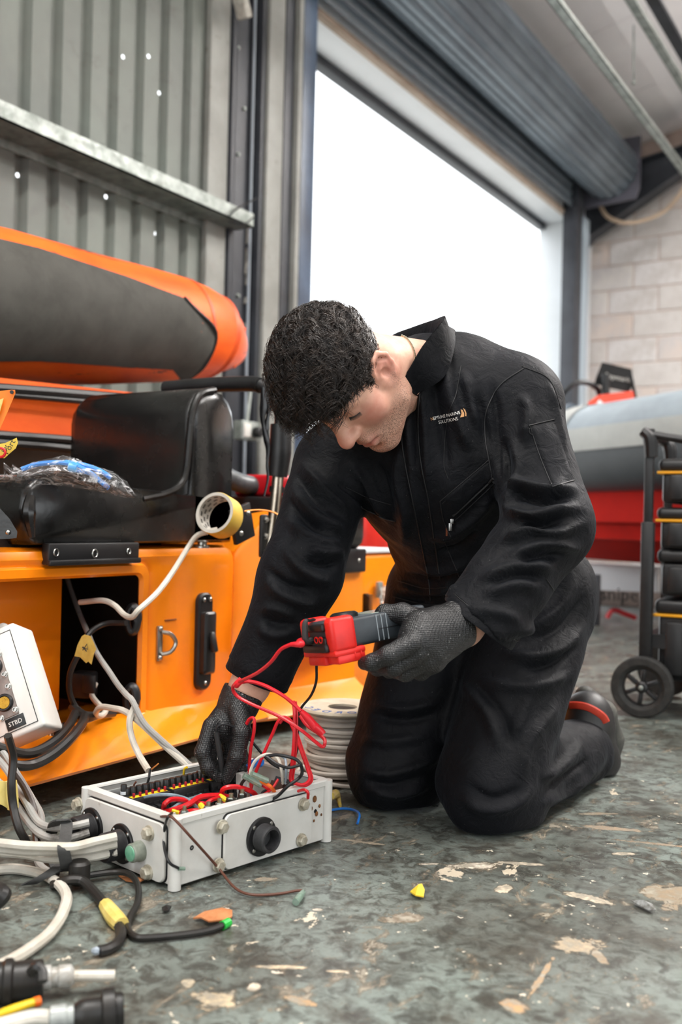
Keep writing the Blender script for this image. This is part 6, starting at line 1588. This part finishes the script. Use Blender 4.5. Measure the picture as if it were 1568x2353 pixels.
# ---- gloves
def glove_material():
    m = bpy.data.materials.new('textured_nitrile'); m.use_nodes = True; t = NT(m); p = t.n['Principled BSDF']
    v = t.coord('Object'); base = t.mix(t.ramp(t.noise(v, 30, 4, .6), [(.4, 0), (.7, 1)]), hexc('#131314'), hexc('#1b1b1c'))
    base = t.mix(t.ramp(t.noise(v, 260, 2, .5), [(.70, 0), (.72, .7)]), base, hexc('#9a9a98')); t.link(base, p.inputs['Base Color'])
    p.inputs['Roughness'].default_value = .42; p.inputs['Specular IOR Level'].default_value = .5
    vo = t.n.new('ShaderNodeTexVoronoi'); vo.inputs['Scale'].default_value = 330; vo.inputs['Randomness'].default_value = .25; t.link(v, vo.inputs['Vector'])
    t.link(t.bump(vo.outputs['Distance'], .7, .0018), p.inputs['Normal']); return m
M_glove = glove_material()
def hand(joints, palm, fingers, cuff, h=.0019):
    allp = [np.array(W(*p)) for p in joints]; lo = np.min(allp, 0) - .045; hi = np.max(allp, 0) + .045
    g_ = SDF(lo, hi, h)
    for a, b, ra, rb, k, fl2 in palm: g_.cone(W(*a), W(*b), ra, rb, k, fl2)
    for pts, rs in fingers: 
        f_ = SDF(lo, hi, h)
        P = [W(*p) for p in pts]
        for i in range(len(P) - 1):
            f_.cone(P[i], P[i + 1], rs[i], rs[i + 1], .004)
            if 0 < i: f_.ell(P[i], np.eye(3), (rs[i] * 1.06,) * 3, .003)
        c = np.array(P[0]); X = f_.ax[0][:, None, None] - c[0]; Y = f_.ax[1][None, :, None] - c[1]; Z = f_.ax[2][None, None, :] - c[2]
        k = .0018 + .012 * np.clip(1 - np.sqrt(X * X + Y * Y + Z * Z) / .032, 0, 1)
        g_.d = g_.smin(g_.d, f_.d, k.astype(np.float32))
    a, b, ra, rb = cuff; A_, B_ = W(*a), W(*b); n_ = 9
    for i in range(n_):
        p0 = A_.lerp(B_, i / n_); p1 = A_.lerp(B_, (i + .55) / n_); r0 = ra + (rb - ra) * i / n_
        g_.cone(p0, p1, r0 + .0012 * (i % 2), r0 + .0008 * ((i + 1) % 3), .004)
    d_ = (B_ - A_).normalized(); g_.plane(B_, d_, .002); g_.cone(B_ - d_ * .02, B_ + d_ * .03, rb - .0025, rb - .001, .002, mode='cut')
    v, f = g_.mesh(); return lap_smooth(v, f, 1, .4), f
# his right hand: pinching the probe over the fuses
F_R = [([(486, 1668, 1.722), (466, 1728, 1.704), (478, 1764, 1.700), (503, 1786, 1.706)], [.0155, .0135, .0120, .0098]),
       ([(500, 1672, 1.745), (478, 1742, 1.735), (500, 1775, 1.735), (520, 1790, 1.738)], [.0150, .0130, .0115, .0098]),
       ([(522, 1672, 1.765), (520, 1742, 1.775), (540, 1766, 1.772), (556, 1770, 1.765)], [.0145, .0125, .0110, .0095]),
       ([(545, 1662, 1.778), (552, 1722, 1.790), (563, 1748, 1.784), (566, 1760, 1.772)], [.0130, .0112, .0102, .0088]),
       ([(548, 1628, 1.728), (556, 1682, 1.704), (545, 1738, 1.696), (521, 1786, 1.702)], [.0185, .0155, .0135, .0105])]
gv, gf = hand([p for f in F_R for p in f[0]] + [(575, 1578, 1.76)], [((548, 1618, 1.755), (505, 1672, 1.738), .030, .028, .015, (facing, .75)), ((552, 1625, 1.757), (540, 1668, 1.765), .029, .024, .015, (facing, .75))], F_R, ((545, 1625, 1.755), (562, 1588, 1.758), .0335, .0355))
mesh_obj('glove', gv, gf, M_glove, person)
# his left hand: wrapped round the meter, back of the hand to the camera
F_L = [([(945, 1478, 1.492), (893, 1506, 1.478), (856, 1522, 1.486), (838, 1524, 1.500)], [.0165, .0140, .0125, .0105]),
       ([(958, 1502, 1.502), (905, 1532, 1.500), (868, 1534, 1.522), (850, 1528, 1.540)], [.0165, .0140, .0120, .0105]),
       ([(978, 1518, 1.515), (932, 1545, 1.525), (895, 1540, 1.552), (880, 1528, 1.570)], [.0160, .0135, .0115, .0100]),
       ([(1000, 1522, 1.53), (968, 1545, 1.55), (940, 1538, 1.575), (925, 1522, 1.590)], [.0145, .0120, .0105, .0090]),
       ([(985, 1432, 1.535), (925, 1410, 1.545), (885, 1410, 1.552), (862, 1428, 1.560)], [.0190, .0160, .0140, .0110])]
gv, gf = hand([p for f in F_L for p in f[0]] + [(1062, 1432, 1.57)], [((1022, 1450, 1.548), (958, 1475, 1.508), .034, .030, .02, (facing, .7)), ((1020, 1465, 1.55), (985, 1510, 1.525), .030, .026, .02, (facing, .7)), ((1015, 1440, 1.55), (965, 1440, 1.525), .028, .024, .02, (facing, .8))], F_L, ((1020, 1452, 1.552), (1060, 1432, 1.568), .0365, .037))
mesh_obj('glove', gv, gf, M_glove, person)

# ---- boots
M_boot = pm('black_boot_leather', '#1b1b1c', '#262525', vs=30, rough=.5, bump=.2, bs=120); M_sole = pm('grey_rubber_sole', '#3a3a37', '#4a4a45', vs=40, rough=.7, dirt='#6a6559', ds=40, dr=(.6, .7))
bt = SDF(np.array(W(1350, 1700, 2.2)) - .17, np.array(W(1350, 1700, 2.2)) + .17, .004)
bt.cone(W(1325, 1725, 2.15), W(1352, 1665, 2.19), .050, .052, .02); bt.cone(W(1352, 1655, 2.19), W(1375, 1745, 2.24), .050, .046, .025); bt.cone(W(1375, 1745, 2.24), W(1360, 1790, 2.23), .044, .036, .02); bt.ell(W(1350, 1630, 2.19), np.eye(3), (.043, .043, .04), .02)
bt.plane((0, 0, .004), (0, 0, -1), .002); b_v, b_f = bt.mesh()
boot = mesh_obj('boot', b_v, b_f, M_boot, person)
so_ = SDF(np.array(W(1380, 1700, 2.25)) - .17, np.array(W(1380, 1700, 2.25)) + .17, .004)
so_.chain([W(1345, 1598, 2.21), W(1385, 1640, 2.24), W(1402, 1700, 2.27), W(1392, 1760, 2.27), W(1372, 1800, 2.24)], [.022, .030, .030, .028, .02], .01); so_.plane((0, 0, .004), (0, 0, -1), .002); b_v, b_f = so_.mesh()
mesh_obj('boot_sole', b_v, b_f, M_sole, boot)
bvb = bvh_of(*bt.mesh())
Q = [hit(bvb, x, y, .002) for x, y in ((1312, 1622), (1330, 1622), (1350, 1626), (1370, 1636), (1385, 1648), (1392, 1660))]; Q = [q for q in Q if q]
if len(Q) > 3: MB().tube(Q, .009, 8, 4, flat=.45).build('red_band', pm('red_boot_trim', '#c8402c', '#b0331f', vs=30, rough=.5), boot)
MB().ball(hit(bvb, 1386, 1700, .001) or W(1386, 1700, 2.2), (.004, .004, .008), None, 10, 6).build('pale_badge', M_seal, boot)
bt2 = SDF(np.array(JT['ankR']) - .17, np.array(JT['ankR']) + .2, .006)
bt2.cone(JT['ankR'], JT['ankR'] + FWD * .05 + RIGHT * .06, .05, .05, .02); bt2.cone(JT['ankR'] + FWD * .05 + RIGHT * .06, JT['ankR'] + FWD * .09 + RIGHT * .09 - V(0, 0, .04), .05, .04, .02); bt2.plane((0, 0, .004), (0, 0, -1), .002); b_v, b_f = bt2.mesh()
mesh_obj('boot', b_v, b_f, M_boot, person)
# ================================================================== multimeter in his left hand
ml = (-RIGHT * .83 - FWD * .54 - UPV * .10).normalized(); mu = (UPV * 1.0 + FWD * .17 + RIGHT * .05); MF = frame(x=ml, z=mu); mlx, mwy, muz = (MF.col[i].copy() for i in range(3))
# mwy points away from the camera side
if mwy.dot(FWD) < 0: mwy = -mwy
MRT = Matrix((mlx, mwy, muz)).transposed()
MC0 = W(766, 1498, 1.476)                 # near lower corner of the socket end
def MP(a, b, c): return MC0 - mlx * a + mwy * b + muz * c      # a: along the body from the socket end, b: across, c: up
meter = thing('multimeter', 'red and grey handheld multimeter held in the man\'s left glove', 'multimeter', MP(.09, .04, 0))
M_mg = pm('grey_meter_case', '#343a3f', '#2b3034', vs=20, rough=.45); M_mr = pm('red_holster', '#d8241d', '#c41d18', vs=20, rough=.4)
MH, MWd, MLn = .044, .086, .178
case = MB().box(MP(MLn / 2 + .004, MWd / 2, MH / 2), (MLn, MWd, MH), MRT, .006, 3).build('case', M_mg, meter)
MB().box(MP(MLn / 2 + .05, MWd / 2, MH / 2 - .002), (MLn * .6, MWd + .0012, .0012), MRT).build('case_joint', M_plast, case)
for a in (.085, .094, .103): MB().box(MP(a, MWd / 2, MH / 2), (.0012, MWd + .001, MH * .9), MRT).build('grip_line', pm('pale_line', '#8f979c', rough=.4), case)
MB().box(MP(.115, MWd / 2, MH + .0004), (.06, MWd * .75, .001), MRT).build('display', pm('lcd_grey', '#9aa79c', rough=.15), case)
MB().lathe([(.022, 0), (.022, .005), (.018, .008)], MP(.055, MWd / 2, MH), muz, 24).build('dial', M_plast, case)
# holster shoulders at the two near corners and the lower stand
for b0 in (-.004, MWd - .018):
    MB().box(MP(.0215, b0 + .011, MH / 2 + .001), (.045, .024, MH + .010), MRT, .008, 3).build('holster_corner', M_mr, meter)
MB().box(MP(.028, MWd / 2, -.004), (.056, MWd + .008, .010), MRT, .003).build('holster_base', M_mr, meter)
MB().box(MP(.030, .012, -.0135), (.05, .03, .014), MRT, .003).build('holster_stand', M_mr, meter)
MB().box(MP(.012, .052, -.015), (.024, .05, .014), MRT, .003).build('holster_stand', M_mr, meter)
for a in (.036, .047): MB().box(MP(a, .0, -.010), (.002, .008, .012), MRT, .0005).build('stand_rib', M_mr, meter)
# socket end: dark panel with four red-ringed sockets
MB().box(MP(-.0005, MWd / 2, MH / 2 - .008), (.008, MWd * .72, MH * .30), MRT, .001).build('socket_panel', M_plast, meter)
MB().box(MP(-.001, MWd / 2, MH * .82), (.012, MWd * .70, MH * .26), MRT, .003).build('top_bumper', M_plast, meter)
MB().box(MP(-.002, MWd / 2, MH * .12), (.012, MWd * .80, MH * .30), MRT, .004).build('lower_bumper', M_plast, meter)
for b in (.023, .036, .050, .064):
    MB().lathe([(.0052, .0035), (.0052, .0052), (.0038, .0052), (.0036, .002)], MP(0, b, MH * .42), mlx, 18).build('socket', M_mr if b < .045 else M_plast, meter)
# ---- test leads
def tubew(pts, r, **kw): return MB().tube([p if isinstance(p, Vector) else W(*p) for p in pts], r, 8, 8, **kw)
rl = thing('test_lead', 'red test lead looping from the meter down over the wrist into the box', 'test lead', W(640, 1700, 1.62))
M_lead = pm('red_silicone', '#d8202b', '#c91a26', vs=20, rough=.35)
pr_ = MP(-.004, .066, MH * .42)
MB().tube([pr_, pr_ + mlx * .012 + V(0, 0, -.001), W(692, 1480, 1.475), W(668, 1481, 1.478)], [.0062, .0062, .0055, .0032], 10, 4).build('plug', M_lead, rl)
tubew([(668, 1481, 1.478), (645, 1493, 1.49), (622, 1522, 1.51), (592, 1546, 1.55), (560, 1562, 1.60), (543, 1569, 1.64), (535, 1582, 1.66), (546, 1600, 1.665), (578, 1618, 1.655), (640, 1645, 1.63), (690, 1676, 1.61), (722, 1702, 1.605), (742, 1716, 1.605), (747, 1702, 1.615), (735, 1688, 1.625), (705, 1666, 1.64), (690, 1645, 1.65)], .0029).build('cable', M_lead, rl)
tubew([(551, 1568, 1.632), (575, 1566, 1.625), (610, 1576, 1.62), (650, 1598, 1.61), (675, 1618, 1.605), (692, 1634, 1.60)], .0032).build('cable', M_lead, rl)
MB().tube([W(692, 1634, 1.60), W(706, 1648, 1.60), W(722, 1668, 1.60), W(724, 1670, 1.60), W(738, 1682, 1.60), W(742, 1687, 1.60)], [.0042, .0062, .0070, .0075, .0062, .0058], 12, 3).build('probe_handle', M_lead, rl)
tubew([(555, 1562, 1.628), (547, 1570, 1.625), (543, 1574, 1.63)], .006).build('tied_knot', M_lead, rl)
lp = [(674, 1610, 1.66), (677, 1640, 1.655), (676, 1700, 1.65), (671, 1760, 1.655), (668, 1790, 1.66), (678, 1800, 1.66), (698, 1803, 1.665), (712, 1790, 1.67), (706, 1765, 1.675), (692, 1725, 1.68), (680, 1690, 1.685), (664, 1655, 1.69), (650, 1648, 1.69), (638, 1660, 1.69), (625, 1690, 1.695), (605, 1735, 1.70), (588, 1775, 1.71), (578, 1808, 1.72), (574, 1830, 1.73)]
tubew(lp, .0029).build('cable', M_lead, rl)
tubew([(x + 5, y + 2, d + .008) for x, y, d in lp[:14]], .0027).build('cable', M_lead, rl)
tubew([(566, 1665, 1.70), (574, 1652, 1.695), (584, 1652, 1.69), (584, 1680, 1.69), (576, 1725, 1.70), (573, 1770, 1.71), (578, 1810, 1.72)], .0029).build('cable', M_lead, rl)
bl = thing('test_lead', 'thin black test lead running from the meter to the probe in his fingers', 'test lead', W(600, 1720, 1.70))
pk = MP(-.004, .050, MH * .42)
MB().tube([pk, pk + mlx * .008, pk + mlx * .011 + muz * .006, pk + mlx * .008 + muz * .026, pk + mlx * .004 + muz * .032], [.0055, .0055, .0052, .0045, .003], 10, 5).build('plug', pm('dull_black_rubber', '#2a2a2a', rough=.6), bl)
tubew([pk + mlx * .004 + muz * .032, W(712, 1426, 1.53), W(722, 1424, 1.545), W(735, 1436, 1.56), W(742, 1450, 1.58), W(735, 1490, 1.60), W(728, 1525, 1.62), W(727, 1565, 1.66), W(715, 1598, 1.70), W(692, 1628, 1.74), W(684, 1660, 1.76), W(684, 1720, 1.78), W(660, 1765, 1.78), W(630, 1758, 1.765), W(605, 1735, 1.75), W(575, 1700, 1.735), W(545, 1676, 1.705), W(520, 1664, 1.69), W(502, 1668, 1.688), W(497, 1685, 1.69)], .0023).build('cable', M_black, bl)
MB().tube([W(497, 1682, 1.690), W(502, 1715, 1.694), W(508, 1750, 1.70), W(513, 1785, 1.708), W(518, 1805, 1.712)], [.0042, .0048, .0048, .0042, .0025], 10, 4).build('probe', pm('dull_black_rubber', '#2a2a2a'), bl)
# ================================================================== grey inflatable boat on its trailer at the right
# the boat lies along the line from near-right to far-left
bdir = (-RIGHT * .354 + FWD * .935); bdir.z = 0; bdir.normalize(); bside = V(bdir.y, -bdir.x, 0)
if bside.dot(RIGHT) < 0: bside = -bside            # bside: away to the right
B0 = W(1450, 1040, 5.5)
rib = thing('grey_boat', 'grey inflatable boat with a red hull on a trailer by the block wall', 'boat', V(B0.x, B0.y, 0))
def BP(s, a, z): p = B0 + bdir * s + bside * a; return V(p.x, p.y, z)
M_gt = pm('grey_hypalon', '#8d979d', '#7e878d', vs=3, rough=.45); M_gl = pm('pale_grey_band', '#a9a9a4', '#9b9b96', vs=4, rough=.6); M_gd = pm('charcoal_deck_and_shade', '#3c4044', '#33373b', vs=3, rough=.5); M_rh = pm('red_hull', '#b0170c', '#9a130a', vs=2, rough=.75, spec=.1)
zt0 = B0.z + .06; Rt = .255
zc_ = zt0 - .02
def arc(s, a0, a1, r, n=10):
    return [BP(s, -0 + .0 - r * math.cos(math.radians(a0 + (a1 - a0) * k / n)), zc_ + r * math.sin(math.radians(a0 + (a1 - a0) * k / n))) for k in range(n + 1)]
ss = [-3.2, -2, -1, -.4, 0, .5, 1.0, 1.6]
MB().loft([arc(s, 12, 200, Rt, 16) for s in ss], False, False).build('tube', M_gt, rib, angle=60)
MB().loft([arc(s, -95, 13, Rt - .002, 14) for s in ss], False, False).build('tube_underside_shade', M_gd, rib, angle=60)  # darker skin paints in the shade under the tube
MB().loft([arc(s, -8, 20, Rt + .012, 5) for s in ss], False, False).build('rubbing_band', M_gl, rib)
MB().loft([arc(s, -30, -12, Rt + .004, 4) for s in (.28, .6, 1.2)], False, False).build('patch', pm('pinkish_patch', '#a08f8c', rough=.6), rib)
MB().loft([arc(s, 20, 90, Rt + .006, 8) for s in (.3, .33, .8, 1.5)], False, False).build('seam_cover', M_gl, rib)
# hull in planks of chine below the tube
h0 = [(.10, zc_ - Rt + .06), (.0, zc_ - Rt + .02), (.02, zc_ - Rt - .17), (.10, zc_ - Rt - .185), (.13, zc_ - Rt - .27), (.22, zc_ - Rt - .28), (.5, zc_ - Rt - .42), (.9, zc_ - Rt - .3)]
MB().loft([[BP(s, a, z) for a, z in h0] for s in ss], False, False).build('hull', M_rh, rib, angle=20)
MB().loft([[BP(s, a, z) for a, z in ((0.3, zc_ + .1), (1.2, zc_ + .1), (1.2, zc_ + .12), (.3, zc_ + .12))] for s in (ss[0], ss[-1])]).build('deck', M_gd, rib)
MB().loft([arc(s, 12, 370, Rt, 24)[0:25] for s in ss], False, False)
far = MB()
far.loft([[BP(s, 1.3 - Rt * math.cos(2 * PI * k / 20), zc_ + Rt * math.sin(2 * PI * k / 20)) for k in range(20)] for s in ss]); far.build('far_tube', M_gt, rib, angle=60)
# orange pod with display and steering cable
zt1 = zc_ + Rt
pd = thing('helm_pod', 'orange-red helm pod with a tilted black display on the grey boat', 'helm pod', W(1410, 935, 5.9))
M_pod = pm('orange_red_pod', '#d9452a', '#c83a22', vs=5, rough=.35)
oct_ = [(1352, 938), (1352, 925), (1375, 908), (1400, 905), (1455, 898), (1463, 940), (1440, 960), (1370, 960)]
MB().loft([[W(x, y, d) for x, y in oct_] for d in (5.8, 6.1)]).build('cowl', M_pod, pd)
MB().loft([[W(x, y, 5.795) for x, y in ((1378, 918), (1398, 936), (1380, 946), (1362, 940))], [W(x, y, 5.79) for x, y in ((1378, 918), (1398, 936), (1380, 946), (1362, 940))]]).build('warning_label', M_white, pd)
MB().loft([[W(x, y, d) for x, y in ((1384, 832), (1452, 848), (1456, 872), (1448, 902), (1400, 892), (1366, 882), (1370, 868))] for d in (5.85, 5.95)]).build('display', pm('matt_black', '#0a0a0b', rough=.6, spec=.3), pd)
MB().loft([[W(x, y, d) for x, y in ((1448, 868), (1456, 870), (1466, 920), (1455, 912))] for d in (5.84, 5.96)]).build('display_bracket', MATS['matt_black'], pd)
MB().cyl(W(1392, 860, 5.83), W(1392, 905, 5.83), .024, n=14).build('display_post', M_plast, pd)
mb = MB(); text_mesh(mb, 'Raymarine', W(1424, 874, 5.845), RIGHT * .96 - UPV * .2, UPV, .042, .001); mb.build('display_lettering', M_gl, pd)
o = MB().tube([W(1280, 925, 5.85), W(1300, 898, 5.8), W(1325, 880, 5.8), W(1352, 880, 5.82), W(1372, 892, 5.85), W(1378, 905, 5.88)], .016, 10).build('steering_hoop', M_black); tag(o, 'black arching steering cable beside the orange helm pod', 'cable')
o = MB().prism([W(1295, 938, 5.9), W(1312, 926, 5.9), W(1340, 936, 5.9), W(1345, 945, 5.9), W(1300, 948, 5.9)], FWD * .15).build('deck_bag', pm('blue_grey_bag', '#5d6b78', rough=.5)); tag(o, 'small blue-grey pouch on the grey boat under the black hoop', 'pouch')
# trailer
trl = thing('boat_trailer', 'dark steel boat trailer beam with raised lettering under the red hull', 'trailer', W(1415, 1440, 5.5))
b0_, b1_ = W(1300, 1356, 5.75), W(1640, 1370, 5.25)
R_t = frame(x=(b1_ - b0_), z=V(0, 0, 1)); bl_ = (b1_ - b0_).length
tb = MB().box((b0_ + b1_) / 2 - V(0, 0, .035), (bl_, .05, .085), R_t, .006).build('beam', pm('dark_brown_beam', '#6d605a', '#5a4f4a', vs=8, rough=.7), trl)
mb = MB(); text_mesh(mb, 'snipe', W(1424, 1380, 5.42), (b1_ - b0_), V(0, 0, 1), .105, .004); mb.build('lettering', M_plast, tb)
for px in (1372, 1700):
    a = W(px, 1320, 5.5); MB().bb((a.x - .02, a.y - .02, 0), (a.x + .02, a.y + .02, a.z), .004).build('prop', M_steel, trl)
# white block added for the lit wall base, and a red jack
wc = W(1415, 1345, 7.0)
o = MB().bb((wc.x - .35, wc.y - .2, 0), (wc.x + .35, wc.y + .2, .28), .015).build('lit_wall_block', pm('lit_wall_block', '#d7d8da', rough=.5)); tag(o, 'white block standing in for the bright lit wall base under the red hull', 'wall base')
o = MB().tube([W(1395, 1420, 5.6), W(1410, 1402, 5.6), W(1440, 1412, 5.6), W(1462, 1420, 5.6)], .014, 8).build('trolley_jack', pm('jack_red', '#c22f35', rough=.4)); tag(o, 'red jack handle on the bright floor below the trailer', 'jack')

# ================================================================== rolling tool trolley with stacked cases
tw = Wz(1475, 1648, 0)                       # wheel contact
tx = (RIGHT * .89 - FWD * .45); tx.z = 0; tx.normalize(); tyv = V(-tx.y, tx.x, 0)
def TP(a, b, z): return V(tw.x, tw.y, 0) + tx * a + tyv * b + V(0, 0, z)
TR = Matrix((tx, tyv, V(0, 0, 1))).transposed()
M_tk = pm('black_tool_plastic', '#161617', '#1f1f20', vs=20, rough=.4); M_ty = pm('yellow_trim', '#d9981c', rough=.4)
tro = thing('tool_trolley', 'black two-wheeled tool trolley with an upright telescopic handle', 'trolley', TP(.2, .1, 0))
dw = depth_of(tw)
wr = .0885
wh = MB().lathe([(.055, -.012), (.066, -.02), (.084, -.02), (wr, -.014), (wr, .014), (.084, .02), (.066, .02), (.055, .012), (.055, -.012)], TP(0, 0, wr), -tyv, 44, cap=False).build('wheel', pm('tyre_rubber', '#1f1f1e', '#2e2d2b', vs=60, rough=.75, bump=.4, bs=90), tro)
hub = MB().lathe([(.056, -.008), (.056, .010), (.05, .010), (.05, -.004)], TP(0, 0, wr), -tyv, 40, cap=False).build('rim', M_tk, wh)
MB().lathe([(.017, -.01), (.017, .016), (.012, .02)], TP(0, 0, wr), -tyv, 20).build('hub', M_tk, wh)
MB().lathe([(.007, .02), (.007, .024), (.004, .026)], TP(0, 0, wr), -tyv, 12).build('axle_cap', M_galv, wh)
for k in range(6):
    a = k * PI / 3 + .4; d = V(0, 0, 1) * math.sin(a) + tx * math.cos(a)
    MB().box(TP(0, 0, wr) + d * .034 - tyv * .006, (.036, .014, .013), frame(x=d, y=tyv), .003).build('spoke', M_tk, wh)
w2 = MB().lathe([(.02, -.012), (.066, -.02), (.084, -.02), (wr, -.014), (wr, .014), (.084, .02), (.066, .02), (.02, .012)], TP(.0, .42, wr), -tyv, 32).build('wheel', MATS['tyre_rubber'], tro)
xpost = .0
pz0 = wr + .06
pA_ = W(1483, 1500, dw + .02); a_post = (pA_ - TP(0, 0, pA_.z)).dot(tx)
ztop = W(1480, 990, dw).z
for b in (.03, .39):
    MB().box(TP(a_post, b, .36), (.036, .03, .42), TR, .004).build('lower_post', M_tk, tro)
    MB().box(TP(a_post, b, (.52 + ztop) / 2), (.026, .022, ztop - .5), TR, .004).build('upper_post', M_tk, tro)
    MB().tube([TP(a_post + .004, b, ztop - .075), TP(a_post, b, ztop - .02), TP(a_post - .02, b, ztop + .004)], [.019, .022, .017], 10, 4).build('handle_elbow', M_tk, tro)
MB().cyl(TP(a_post - .012, .03, ztop), TP(a_post - .012, .39, ztop), .014, n=14).build('handle_bar', M_tk, tro)
MB().tube([TP(a_post - .01, .03, ztop - .005), TP(a_post + .12, .03, ztop - .028), TP(a_post + .3, .03, ztop - .05)], .012, 10).build('side_handle', M_tk, tro)
def fender():
    return [TP(-.0, .0, .20), TP(.06, .0, .20), TP(.13, .0, .15), TP(.14, .0, .03), TP(.5, .0, .03), TP(.5, .0, .06), TP(.16, .0, .19), TP(.1, .0, .24), TP(.0, .0, .24)]
MB().loft([[p + tyv * b for p in fender()] for b in (.03, .40)]).build('base_frame', M_tk, tro)
def case(nm, lab, z0, z1, a0, stripe, grp='stacked black tool cases'):
    t = thing(nm, lab, 'tool case', TP(a0 + .2, .2, z0), grp)
    w_, d_ = .48, .34
    lidh = min(.045, (z1 - z0) * .3)
    MB().box(TP(a0 + w_ / 2 + .006, .21, (z0 + z1 - lidh) / 2), (w_ - .012, d_ - .012, z1 - z0 - lidh), TR, .012).build('body', M_tk, t)
    ld = MB().box(TP(a0 + w_ / 2, .21, z1 - lidh / 2), (w_, d_, lidh), TR, .016, 3).build('lid', M_tk, t)
    if stripe: MB().box(TP(a0 + w_ / 2, .21, z1 - lidh - .002), (w_ + .004, d_ + .004, .008), TR, .002).build('trim_stripe', M_ty, ld)
    for a in (.06, .2, .34): MB().box(TP(a0 + a, .035, (z0 + z1 - lidh) / 2), (.05, .016, (z1 - z0 - lidh) * .8), TR, .006).build('latch_rib', M_tk, t)
    return t
def zpx(py, px=1520): return W(px, py, dw).z
a_case = a_post + .02
case('tool_case', 'lowest and tallest black tool case with a yellow stripe on the trolley', .105, zpx(1378), a_case, True)
case('tool_case', 'plain black tool case without a stripe in the middle of the trolley stack', zpx(1370), zpx(1262), a_case + .004, False)
case('tool_case', 'black tool case with a yellow stripe directly above the plain case', zpx(1262), zpx(1165), a_case, True)
case('tool_case', 'topmost black tool case with a yellow stripe on the trolley', zpx(1155), zpx(1052), a_case + .002, True)
